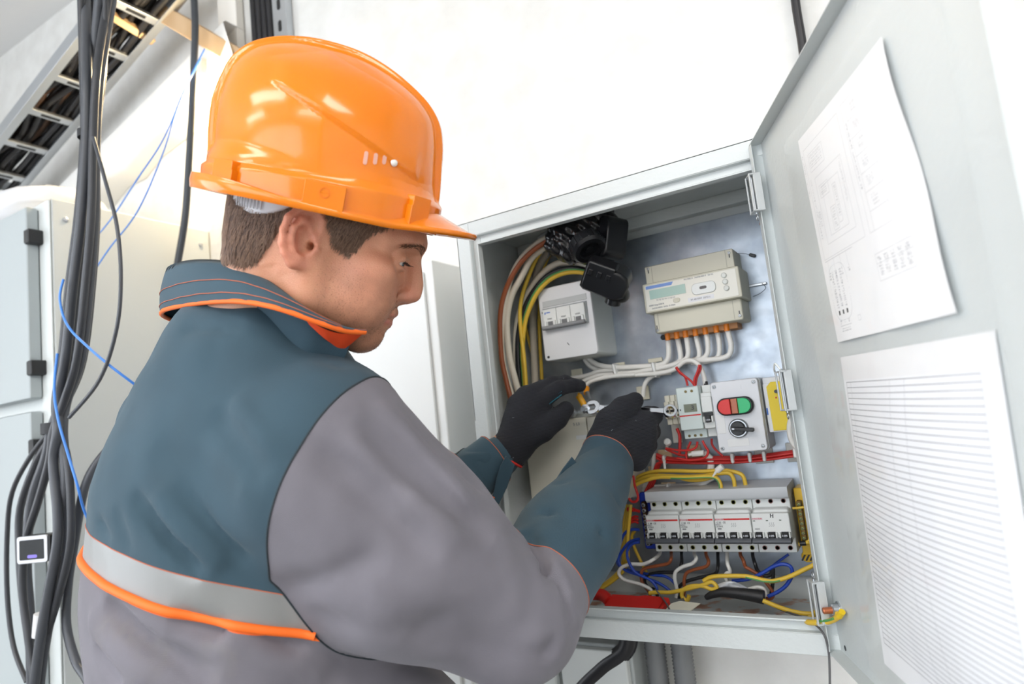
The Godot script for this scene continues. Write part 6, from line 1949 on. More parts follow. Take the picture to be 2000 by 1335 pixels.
func person() -> void:
	var fr := turned(13.0, 12.0)
	hF = fr[0]; hU = fr[1]; hS = fr[2]
	hO = D(600, 478, 0.632) - hS * 0.074
	run_jobs()
	var P := thing("person", "man in a grey and teal work jacket and black gloves working in the open cabinet", "person", "", Vector3(-0.72, 0, -0.55))
	skin_and_hair(P)
	clothes(P)
	hat()
	wrench()

func skin_and_hair(P: Node3D) -> void:
	var m: MB = jobs.head
	m.use_color = true
	var base := rgb8(219, 163, 131).srgb_to_linear()
	var ruddy := rgb8(222, 150, 126).srgb_to_linear()
	var lipc := rgb8(204, 132, 118).srgb_to_linear()
	var stub := rgb8(184, 134, 108).srgb_to_linear()
	var ns := FastNoiseLite.new()
	ns.seed = 4
	ns.frequency = 60.0
	for k in m.v.size():
		var q := (m.v[k] - hO) * 1000.0
		var f := q.dot(hF)
		var v := q.dot(hU)
		var s := absf(q.dot(hS))
		var n := ns.get_noise_3dv(m.v[k])
		var c := base
		c = c.lerp(ruddy, clampf(0.2 + n * 0.22, 0.0, 0.4))
		var ear := smoothstep(70.0, 76.0, s) * smoothstep(16.0, 8.0, f) * smoothstep(-30.0, -22.0, v)
		c = c.lerp(ruddy, ear * 0.8)
		c = c.lerp(ruddy, 0.7 * exp(-(pow(f - 104, 2) + pow(v + 22, 2)) / 200.0))
		c = c.lerp(ruddy, 0.5 * exp(-(pow(f - 60, 2) / 500.0 + pow(v + 20, 2) / 500.0)))
		var jaw := smoothstep(-8.0, -26.0, v - (f - 20) * 0.12) * smoothstep(-105.0, -88.0, v) * smoothstep(10.0, 30.0, f) * (1.0 - smoothstep(100, 108, f))
		c = c.lerp(stub, jaw * clampf(0.5 + n * 0.5, 0.0, 0.9))
		var lu := 0.7 * exp(-pow((v + 47.5) / 2.2, 2)) + exp(-pow((v + 56.0) / 3.6, 2))
		c = c.lerp(lipc, clampf(lu, 0.0, 1.0) * smoothstep(82.0, 87.0, f) * smoothstep(24.0, 19.0, s))
		m.c[k] = c
	# hairline
	var hn := FastNoiseLite.new()
	hn.seed = 8
	hn.frequency = 150.0
	var line := [Vector2(-120, -34), Vector2(-90, -33), Vector2(-60, -34), Vector2(-48, -30), Vector2(-36, -12), Vector2(-27, 12), Vector2(-12, 37), Vector2(6, 35), Vector2(16, 22), Vector2(22, 7), Vector2(30, 3), Vector2(43, 4), Vector2(49, 16), Vector2(58, 29), Vector2(75, 40), Vector2(100, 62), Vector2(125, 74)]
	var hs := values(m, func(p: Vector3) -> float:
		var q := (p - hO) * 1000.0
		var f := q.dot(hF)
		var v := q.dot(hU)
		var s := absf(q.dot(hS))
		var d := v - curve1(line, f) + hn.get_noise_3dv(p) * 7.0
		if s > 74.5 and f > -26.0 and f < 12.0 and v < 40.0:
			d = -10.0 if f > -20.0 or s > 80.0 else minf(d, (76.5 - s) * 3.0)
		return d)
	var sp := split(m, hs)
	var body: MB = sp[0]
	var hair: MB = sp[1]
	body.add(jobs.body)
	body.use_color = true
	for k in range(body.v.size() - (jobs.body as MB).v.size(), body.v.size()):
		body.c[k] = base
	var skin := M("skin", Color.WHITE, 0.46, 0.0, {"vertex_color_use_as_albedo": true, "subsurf_scatter_enabled": true, "subsurf_scatter_strength": 0.12, "normal_enabled": true, "normal_scale": 0.22, "normal_texture": noise_tex(0.09, 51, Color.BLACK, Color.WHITE, 256, 3, true, 6.0), "albedo_texture": noise_tex(0.10, 53, rgb8(238, 226, 220), Color.WHITE, 256, 4)}.merged(tri_uv(26.0)))
	part("body", body, skin, P, "face, neck and bare left wrist")
	for k in hair.v.size():
		var fade := clampf(hs_at(hair.v[k], line) / 12.0, 0.0, 1.0)
		hair.v[k] += hair.n[k] * (0.0004 + 0.0026 * fade)
		hair.c[k] = rgb8(128, 96, 76).srgb_to_linear().lerp(rgb8(84, 62, 50).srgb_to_linear(), fade)
	var hm := M("hair", Color.WHITE, 0.55, 0.0, {"vertex_color_use_as_albedo": true, "normal_enabled": true, "normal_scale": 1.0, "normal_texture": noise_tex(0.12, 61, Color.BLACK, Color.WHITE, 256, 3, true, 8.0)}.merged({"uv1_triplanar": true, "uv1_scale": Vector3(60, 14, 60)}))
	var ho := part("hair", hair.add(MB.new()), hm, P, "short brown hair")
	# short strands
	var rng := RandomNumberGenerator.new()
	rng.seed = 12
	var st := MB.new()
	var made := 0
	var tries := 0
	while made < 5200 and tries < 60000:
		tries += 1
		var t := rng.randi_range(0, hair.i.size() / 3 - 1) * 3
		var w1 := rng.randf()
		var w2 := rng.randf() * (1.0 - w1)
		var a: Vector3 = hair.v[hair.i[t]]
		var p := a + (hair.v[hair.i[t + 1]] - a) * w1 + (hair.v[hair.i[t + 2]] - a) * w2 + P.position
		var n := hair.n[hair.i[t]]
		var q := (p - hO) * 1000.0
		var f := q.dot(hF)
		var v := q.dot(hU)
		if v > 66.0 or hS.dot(n) < -0.35:
			continue
		var d := -hU
		if f > 5.0:
			d = (-hU * 0.9 - hF * 0.25)
		elif f < -30.0:
			d = (-hU * 0.9 - hF * 0.15 + hS * 0.05)
		d = (d + Vector3(rng.randf_range(-1, 1), rng.randf_range(-1, 1), rng.randf_range(-1, 1)) * 0.28)
		d = (d - n * d.dot(n)).normalized()
		var fade := clampf(hs_at(p, line) / 14.0, 0.05, 1.0)
		var len := lerpf(0.004, 0.011, fade) * rng.randf_range(0.7, 1.2)
		var side := d.cross(n).normalized()
		var wdt := 0.00022
		var c := rgb8(96, 70, 54).srgb_to_linear().lerp(rgb8(150, 118, 94).srgb_to_linear(), rng.randf() * 0.8)
		var b0 := p - n * 0.0004
		var b1 := p + d * len * 0.55 + n * 0.0011
		var b2 := p + d * len + n * 0.0012
		var s := st.v.size()
		for e in [[b0, wdt], [b1, wdt * 0.9], [b2, wdt * 0.25]]:
			st.vert(e[0] - side * e[1], (n - side * 0.6).normalized(), Vector2.ZERO, c)
			st.vert(e[0] + n * e[1], n, Vector2.ZERO, c)
			st.vert(e[0] + side * e[1], (n + side * 0.6).normalized(), Vector2.ZERO, c)
		for e in 2:
			for j in 3:
				var j2 := (j + 1) % 3
				st.quad(s + e * 3 + j, s + e * 3 + j2, s + e * 3 + 3 + j2, s + e * 3 + 3 + j)
		made += 1
	st.use_color = true
	part("strands", st, M("hair_strand", Color.WHITE, 0.45, 0.0, {"vertex_color_use_as_albedo": true}), ho).set_meta("kind", "stuff")
	# stubble on jaw, cheek and lip
	var sb := MB.new()
	made = 0
	tries = 0
	var tris := body.i.size() / 3
	while made < 3000 and tries < 400000:
		tries += 1
		var t := rng.randi_range(0, tris - 1) * 3
		var p: Vector3 = body.v[body.i[t]] + P.position
		var q := (p - hO) * 1000.0
		var f := q.dot(hF)
		var v := q.dot(hU)
		if f < 12.0 or f > 104.0 or v > 2.0 or v < -105.0 or absf(q.dot(hS)) > 75.0:
			continue
		var want := smoothstep(-2.0, -24.0, v - (f - 20) * 0.1) * smoothstep(10.0, 26.0, f) * (1.0 - smoothstep(98, 104, f))
		if f > 62.0 and v > -62.0:
			want *= smoothstep(86.0, 92.0, f) if v > -44.0 and v < -36.0 else 0.25 * smoothstep(-20.0, -40.0, v)
		if rng.randf() > want:
			continue
		var n := body.n[body.i[t]]
		p += (body.v[body.i[t + 1]] - body.v[body.i[t]]) * rng.randf() * 0.6 + (body.v[body.i[t + 2]] - body.v[body.i[t]]) * rng.randf() * 0.4
		var d := (n * 0.55 - hU * 0.7 + Vector3(rng.randf_range(-1, 1), rng.randf_range(-1, 1), rng.randf_range(-1, 1)) * 0.4).normalized()
		sb.tube(PackedVector3Array([p - d * 0.0002, p + d * 0.0010]), 0.00010, 3, 0.00006, PackedFloat32Array(), false)
		made += 1
	part("stubble", sb, M("stubble_hair", rgb8(84, 58, 42), 0.6), ho).set_meta("kind", "stuff")
	# eyes and brows, both sides
	for s in [-1.0, 1.0]:
		var eye := MB.new().ball(hd(81.5, 10.2, s * 31), Vector3.ONE * 0.0133, Basis.IDENTITY, 20, 28)
		var eo := part("eye", eye, M("eye_white", rgb8(226, 220, 214), 0.15), P)
		var gaze: Vector3 = (hF * 0.95 - hU * 0.22 + hS * s * 0.12).normalized()
		part("iris", MB.new().lathe(hd(81.5, 10.2, s * 31) + gaze * 0.0121, gaze, [Vector2(0.0056, 0), Vector2(0.0050, 0.0009), Vector2(0.003, 0.0013), Vector2(0, 0.0014)], 20, true), M("iris", rgb8(92, 106, 112), 0.12), eo)
		part("pupil", MB.new().lathe(hd(81.5, 10.2, s * 31) + gaze * 0.0134, gaze, [Vector2(0.0023, 0), Vector2(0.002, 0.0003), Vector2(0, 0.0003)], 16), M("pupil", rgb8(12, 12, 12), 0.1), eo)
		var lash := MB.new()
		var brow := MB.new()
		rng.seed = 33
		var hf := head_field()
		for k in 34:
			var u := rng.randf()
			var p0 := hd(96.0, 8.6, s * 26).lerp(hd(93.6, 7.4, s * 40), u)
			p0 = hd(97.4 - 5.0 * u * u - 1.0 * u, 10.6 - 4.0 * pow(u - 0.35, 2) - 1.5 * u, s * (23.0 + 19.0 * u))
			lash.tube(spline([p0, p0 + (hF * 0.8 - hU * 0.45 + hS * s * (0.1 + 0.5 * u)) * 0.0045, p0 + (hF * 1.0 - hU * 0.35 + hS * s * (0.15 + 0.7 * u)) * 0.0075], 2), 0.00015, 4, 0.00005)
		for k in 130:
			var u := rng.randf()
			var w := rng.randf_range(-1, 1)
			var c0 := hd(114.0, 26, s * 8).lerp(hd(110, 29.5, s * 24), minf(u * 2, 1.0)).lerp(hd(88, 25, s * 48), maxf(u * 2 - 1, 0.0))
			c0 += hU * w * 0.0036 * (1.0 - 0.55 * u)
			c0 = hf.snap(c0, (hF * 0.85 + hS * s * 0.5).normalized()) + hF * 0.0002
			var dd: Vector3 = (hS * s * 0.8 - hF * 0.35 + hU * (0.55 - 0.9 * u) + Vector3(rng.randf_range(-1, 1), rng.randf_range(-1, 1), rng.randf_range(-1, 1)) * 0.25).normalized()
			brow.tube(PackedVector3Array([c0, c0 + dd * 0.004 + hF * 0.0008, c0 + dd * 0.0075]), 0.00028, 4, 0.0001)
		part("eyelashes", lash, M("lash", rgb8(44, 32, 26), 0.5), P).set_meta("kind", "stuff")
		part("eyebrow", brow, M("brow_hair", rgb8(112, 82, 62), 0.5), P).set_meta("kind", "stuff")

func hs_at(p: Vector3, line: Array) -> float:
	var q := (p - hO) * 1000.0
	return q.dot(hU) - curve1(line, q.dot(hF))

func clothes(P: Node3D) -> void:
	var twill := Image.create(256, 256, false, Image.FORMAT_RGB8)
	var rng := RandomNumberGenerator.new()
	rng.seed = 2
	for y in 256:
		for x in 256:
			var d := 0.5 + 0.5 * sin(TAU * (x + y) / 16.0)
			var w := 0.5 + 0.5 * sin(TAU * (x - y) / 8.0)
			var g := 0.72 + 0.22 * d + 0.06 * w * d + rng.randf_range(-0.06, 0.06)
			twill.set_pixel(x, y, Color(g, g, g))
	var hmap := twill.duplicate()
	hmap.bump_map_to_normal_map(4.0)
	var tw := ImageTexture.create_from_image(twill)
	var tn := ImageTexture.create_from_image(hmap)
	var cloth := {"normal_enabled": true, "normal_scale": 0.55, "normal_texture": tn, "albedo_texture": tw, "rim_enabled": true, "rim": 0.35, "rim_tint": 0.4, "vertex_color_use_as_albedo": true}.merged(tri_uv(48.0, 3.0))
	var teal := M("teal_twill", rgb8(62, 91, 107), 0.85, 0.0, cloth)
	var grey := M("grey_twill", rgb8(138, 135, 145), 0.85, 0.0, cloth.merged({"normal_scale": 0.3}, true))
	var band := M("reflective_band", rgb8(146, 148, 148), 0.5, 0.3)
	var orange := M("orange_piping", rgb8(250, 112, 28), 0.6)
	var thread := M("orange_thread", rgb8(186, 106, 80), 0.8)
	var jf := jacket_field()
	jacket_folds(jf)
	var J: MB = jobs.jacket
	var wear := FastNoiseLite.new()
	wear.seed = 15
	wear.frequency = 14.0
	wear.fractal_octaves = 4
	J.use_color = true
	var stain := [hit(jf, 205, 1245), hit(jf, 230, 1265), hit(jf, 290, 1285), hit(jf, 420, 1290), hit(jf, 250, 1300)]
	for k in J.v.size():
		var g := 0.95 + 0.16 * wear.get_noise_3dv(J.v[k])
		var c := Color(g, g, g)
		for q in 5:
			var e: float = exp(-J.v[k].distance_squared_to(stain[q]) / 0.00016) * (0.6 + 1.6 * wear.get_noise_3dv(J.v[k] * 7.0))
			c = c.lerp(Color(1.5, 1.35, 1.0), clampf(e, 0.0, 0.8))
		J.c[k] = c
	var jk := Node3D.new()
	jk.name = "jacket"
	P.add_child(jk)
	jk.set_meta("label", "grey and teal work jacket with orange piping")
	var a := arm_points()
	# near sleeve cut from the torso
	var pa := plane3(hit(jf, 745, 737), hit(jf, 566, 905), hit(jf, 516, 1165), cam_right - cam_up)
	var tors := PackedInt32Array()
	var slv := PackedInt32Array()
	for k in jf.a.size():
		if k >= sleeve_from and k < sleeve_to:
			slv.append(k)
		elif k < sleeve_from:
			tors.append(k)
	tors.append(jf.a.size() - 1)
	var plain_f := jacket_field()
	var lowp := D(560, 1190, 0.60).y
	var parts := split(J, values(J, func(p: Vector3) -> float:
		var by := plain_f.eval(p, tors) - plain_f.eval(p, slv)
		var w := smoothstep(lowp + 0.14, lowp + 0.02, p.y)
		return minf(pa.distance_to(p), lerpf(0.03, by, w))))
	var torso: MB = parts[0]
	var sleeve: MB = parts[1]
	for c in chains(parts[2]):
		part("sleeve_seam", strip_tube(c[0], c[1], 0.0009, 0.0003), M("seam_dark", rgb8(44, 54, 60), 0.9), jk)
	# far sleeve
	var fa: Vector3 = (a[1][1] - a[1][0]).normalized()
	var pb := Plane(bF * 0.75 - bL * 0.66, D(430, 900, 0.97))
	parts = split(torso, values(torso, func(p: Vector3) -> float: return minf(minf(pb.distance_to(p), 0.02 - (p - D(478, 900, 0.79)).dot(bL)), 0.5)))
	# lower sleeves
	var pe := Plane((D(1110, 1040, 0.80) - a[0][1]).normalized(), hit(jf, 1136, 1128))
	var sl := split(sleeve, values(sleeve, func(p: Vector3) -> float: return pe.distance_to(p)))
	part("right_sleeve", sl[0], grey, jk, "grey upper part of the near sleeve")
	part("right_lower_sleeve", sl[1], teal, jk, "teal lower part of the near sleeve")
	for c in chains(sl[2]):
		part("elbow_seam", strip_tube(c[0], c[1], 0.0006, 0.0003), thread, jk)
	for c in chains(split(sl[0], values(sl[0], func(p: Vector3) -> float: return pe.distance_to(p) + 0.009))[2]):
		part("elbow_stitching", strip_tube(c[0], c[1], 0.0005, 0.0003), thread, jk)
	torso = parts[0]
	var far: MB = parts[1]
	var pf := Plane(a[1][2] - a[1][1], D(800, 1000, 0.97))
	var fl := split(far, values(far, func(p: Vector3) -> float: return pf.distance_to(p)))
	part("left_sleeve", fl[0], grey, jk, "grey upper part of the far sleeve")
	part("left_lower_sleeve", fl[1], teal, jk, "teal lower part of the far sleeve")
	# back yoke, reflective band, piping, lower back
	var pt := plane3(hit(jf, 174, 1042), hit(jf, 330, 1116), hit(jf, 480, 1148), -cam_up)
	var ty := split(torso, values(torso, func(p: Vector3) -> float: return pt.distance_to(p)))
	part("back_yoke", ty[0], teal, jk, "teal back and shoulders")
	for c in chains(ty[2]):
		part("band_stitching", strip_tube(c[0], c[1], 0.0005, 0.0003), thread, jk)
	var t2 := split(ty[1], values(ty[1], func(p: Vector3) -> float: return pt.distance_to(p) - 0.034))
	part("reflective_band", t2[0], band, jk, "silvery reflective band")
	var t3 := split(t2[1], values(t2[1], func(p: Vector3) -> float: return pt.distance_to(p) - 0.040))
	for c in chains(t2[2]):
		part("orange_piping", strip_tube(c[0], c[1], 0.0044, 0.0008, 9), orange, jk, "orange piping")
	part("band_edge", t3[0], orange, jk)
	part("lower_back", t3[1], grey, jk, "grey lower back")
	collar(jk, teal, orange, thread, jf)
	cuffs(jk, teal, thread)
	gloves(P)
	trousers(P, grey)

func collar(jk: Node3D, teal: Material, orange: Material, thread: Material, jf: Field) -> void:
	var top := [D(690, 652, 0.665), D(655, 640, 0.655), D(610, 612, 0.640), D(560, 572, 0.640), D(510, 538, 0.650), D(455, 512, 0.670), D(400, 506, 0.700), D(355, 510, 0.745), D(325, 524, 0.80), D(340, 545, 0.85), D(400, 570, 0.88), D(480, 600, 0.88), D(560, 640, 0.87), D(640, 690, 0.83)]
	var edge := [D(712, 648, 0.655), D(672, 645, 0.636), D(630, 632, 0.620), D(560, 607, 0.612), D(510, 594, 0.618), D(460, 588, 0.634), D(405, 590, 0.668), D(355, 597, 0.725), D(319, 607, 0.80), D(325, 620, 0.88), D(390, 640, 0.92), D(480, 660, 0.92), D(570, 690, 0.90), D(640, 720, 0.85)]
	var inner := []
	for k in top.size():
		var c := D(505, 640, 0.745)
		inner.append(top[k].lerp(c, 0.26) + Vector3(0, -0.05, 0))
	var t := spline(top, 5)
	var e := spline(edge, 5)
	var n := spline(inner, 5)
	var c := D(505, 620, 0.745)
	var rows := []
	for r in 13:
		var row := []
		for k in t.size():
			var p: Vector3
			if r < 5:
				var u := r / 5.0
				p = n[k].lerp(t[k], u) + (t[k] - c).normalized() * 0.004 * sin(u * PI)
			else:
				var u := (r - 5) / 7.0
				p = t[k].lerp(e[k], u) + ((t[k] - c).slide(Vector3.UP).normalized() * 0.007 + Vector3(0, 0.002, 0)) * sin(u * PI * 0.85) + (t[k] - c).normalized() * 0.0004 * sin(k * 1.7) * u
			row.append(p)
		rows.append(row)
	var co := part("collar", MB.new().grid(rows), teal, jk, "teal turned-down collar")
	var pe := PackedVector3Array()
	for k in e.size():
		pe.append(e[k] + (e[k] - c).normalized() * 0.0006)
	part("collar_piping", MB.new().tube(pe, 0.0028, 9), orange, co, "orange piping")
	for q in [0.58, 0.86]:
		var line := PackedVector3Array()
		var r0 := 5 + int(q * 7)
		for k in range(6, t.size()):
			line.append(rows[r0][k] + (rows[r0][k] - c).normalized() * 0.0006)
		part("stitching", MB.new().tube(line, 0.0005, 5), thread, co)
	# orange lining showing where the collar point lifts
	var tip := [[D(712, 649, 0.655), D(690, 651, 0.648), D(660, 650, 0.642), D(630, 640, 0.632), D(596, 622, 0.628)], [D(690, 668, 0.662), D(674, 668, 0.655), D(655, 662, 0.648), D(632, 650, 0.638), D(600, 628, 0.632)], [D(669, 684, 0.668), D(660, 680, 0.664), D(648, 671, 0.658), D(630, 658, 0.648), D(604, 634, 0.637)]]
	var tr := []
	for row in tip:
		tr.append(Array(spline(row, 4)))
	part("collar_lining", MB.new().grid(tr), M("orange_lining", rgb8(232, 74, 22), 0.75), co, "orange lining under the collar point")

func cuffs(jk: Node3D, teal: Material, thread: Material) -> void:
	for s in 2:
		var o: Vector3 = [D(1184, 897, 0.937), D(961, 899, 1.025)][s]
		var ax: Vector3 = ([D(1187, 888, 0.943), D(985, 884, 1.036)][s] - [D(1140, 985, 0.855), D(925, 925, 1.01)][s]).normalized()
		var s1: Vector3 = ax.cross(cam_fwd).normalized()
		var s2: Vector3 = ax.cross(s1)
		var ra: float = [0.0325, 0.0330][s]
		var rows := []
		for r in 9:
			var u: float = [-0.055, -0.040, -0.022, -0.006, 0.004, 0.007, 0.006, -0.004, -0.03][r]
			var k: float = [1.06, 1.10, 1.10, 1.12, 1.13, 1.11, 1.06, 1.03, 1.0][r]
			var row := []
			for q in 40:
				var an := TAU * q / 40
				row.append(o + ax * u + (s1 * cos(an) * 1.08 + s2 * sin(an) * 0.95) * ra * k * (1.0 + 0.012 * sin(an * 5.0 + u * 60.0)))
			rows.append(row)
		var c := part("cuff", MB.new().grid(rows, true), teal, jk, ["teal cuff of the near sleeve", "teal cuff of the far sleeve"][s])
		var ring := PackedVector3Array()
		for q in 41:
			ring.append(rows[4][q % 40] + ax * 0.001)
		part("cuff_stitching", MB.new().tube(ring, 0.0007, 5), thread, c)
		if s == 1:
			part("button", MB.new().lathe(D(979, 935, 1.0), -cam_fwd + cam_right * 0.3, [Vector2(0.007, -0.003), Vector2(0.007, 0.001), Vector2(0.005, 0.002), Vector2(0, 0.0015)], 16), M("button_dark", rgb8(40, 48, 54), 0.4), c)
			tab_patch(c, [[988, 890], [1006, 908], [990, 952], [974, 985], [961, 974], [968, 940], [976, 912]], 0.982, teal)
			var th := [D(930, 938, 0.955), D(934, 952, 0.953), D(946, 960, 0.952), D(966, 972, 0.955)]
			part("tab_stitching", MB.new().tube(spline(th, 4), 0.0009, 5), M("orange_bright", rgb8(226, 104, 48), 0.7), c)
		else:
			tab_patch(c, [[1117, 892], [1128, 905], [1112, 926], [1088, 960], [1066, 979], [1077, 950], [1100, 914]], 0.875, teal)

func tab_patch(parent: Node3D, list: Array, d: float, m: Material) -> void:
	var o := D(list[0][0], list[0][1], d)
	var poly := PackedVector2Array()
	for q in list:
		var p := On(q[0], q[1], o, cam_fwd) - o
		poly.append(Vector2(p.dot(cam_right), p.dot(cam_up)))
	part("cuff_tab", MB.new().prism(poly, -0.003, 0.001, 0.001, Transform3D(Basis(cam_right, cam_up, -cam_fwd), o)), m, parent)

func gloves(P: Node3D) -> void:
	var knit := Image.create(256, 256, false, Image.FORMAT_RGB8)
	var rng := RandomNumberGenerator.new()
	rng.seed = 7
	for y in 256:
		for x in 256:
			var g := 0.66 + 0.28 * sin(TAU * y / 16.0) + 0.06 * sin(TAU * x / 8.0 + PI * (y / 16)) + rng.randf_range(-0.06, 0.06)
			knit.set_pixel(x, y, Color(g, g, g))
	var kn := knit.duplicate()
	kn.bump_map_to_normal_map(5.0)
	var gm := M("glove_knit", rgb8(50, 52, 62), 0.85, 0.0, {"normal_enabled": true, "normal_scale": 1.4, "normal_texture": ImageTexture.create_from_image(kn), "albedo_texture": ImageTexture.create_from_image(knit), "rim_enabled": true, "rim": 0.25}.merged(tri_uv(34.0, 6.0)))
	for s in 2:
		var m: MB = jobs.glove_r if s == 0 else jobs.glove_l
		var w := [[D(1184, 905, 0.935), D(1192, 878, 0.95)], [D(994, 884, 1.032), D(1006, 864, 1.034)]][s] as Array
		var ax: Vector3 = (w[1] - w[0]).normalized()
		var cutp := Plane(ax, w[0] - ax * 0.008)
		var sp := split(m, values(m, func(p: Vector3) -> float: return cutp.distance_to(p)))
		var g := part("glove", sp[1], gm, P, ["black knitted glove holding the wrench", "black knitted glove pinching a cable lug"][s])
		for c in chains(sp[2], 8):
			part("glove_hem", strip_tube(c[0], c[1], 0.0022, 0.0002), M("hem_red", rgb8(214, 48, 40), 0.8) if s == 1 else gm, g, "red overlocked hem" if s == 1 else "")
		var lint := MB.new()
		rng.seed = 40 + s
		for k in 26:
			var t: int = rng.randi_range(0, sp[1].i.size() / 3 - 1) * 3
			var p: Vector3 = sp[1].v[sp[1].i[t]] + P.position
			var dv := Vector3(rng.randf_range(-1, 1), rng.randf_range(-1, 1), rng.randf_range(-1, 1)).normalized() * rng.randf_range(0.0008, 0.002)
			lint.tube(PackedVector3Array([p - dv, p + sp[1].n[sp[1].i[t]] * 0.0004, p + dv]), 0.00022, 4)
		var lo := part("lint", lint, M("lint", rgb8(170, 172, 180), 0.9), g)
		lo.set_meta("kind", "stuff")
		# ribbed wrist
		var ribs := MB.new()
		var s1 := ax.cross(cam_fwd).normalized()
		var s2 := ax.cross(s1)
		for k in 22:
			var an := TAU * k / 22
			var d := s1 * cos(an) + s2 * sin(an)
			var pts := []
			for j in 6:
				var u: float = -0.006 + j * 0.007
				pts.append(w[0] + ax * u + d * (0.0270 + 0.0016 * j / 5.0 + (0.0006 if j < 5 else -0.002)))
			ribs.tube(spline(pts, 3), 0.0017, 6)
		part("ribbed_wrist", ribs, gm, g)
	# blue grip dots on the left palm side
	var dots := MB.new()
	for k in 26:
		var u := float(k % 13) / 12.0
		var p := D(1066 + u * 30, 786 - u * 22 + 7 * (k / 13), 1.012 + u * 0.003)
		dots.ball(p, Vector3.ONE * 0.0011, Basis.IDENTITY, 5, 8)
	part("grip_dots", dots, M("dot_blue", rgb8(44, 120, 140), 0.6), P).set_meta("kind", "stuff")

func trousers(P: Node3D, grey: Material) -> void:
	var m := MB.new()
	var c := D(480, 1400, 0.78)
	for s in [-1.0, 1.0]:
		var hip: Vector3 = c + bL * s * 0.09
		var pts := PackedVector3Array([Vector3(hip.x, 0.98, hip.z), Vector3(hip.x, 0.8, hip.z), Vector3(hip.x, 0.5, hip.z) + bF * 0.02, Vector3(hip.x, 0.12, hip.z)])
		m.tube(spline(Array(pts), 8), 0.11, 20, 0.075)
		var boot := MB.new()
		boot.box(Vector3(hip.x, 0.05, hip.z) + bF * 0.07, Vector3(0.095, 0.10, 0.27), 0.025, Basis(bL, Vector3.UP, -bF))
		part("boot", boot, M("boot_black", rgb8(36, 35, 34), 0.5), P)
	m.tube(PackedVector3Array([Vector3(c.x, 0.84, c.z), Vector3(c.x, 1.0, c.z)]), 0.17, 24)
	part("trousers", m, grey, P)

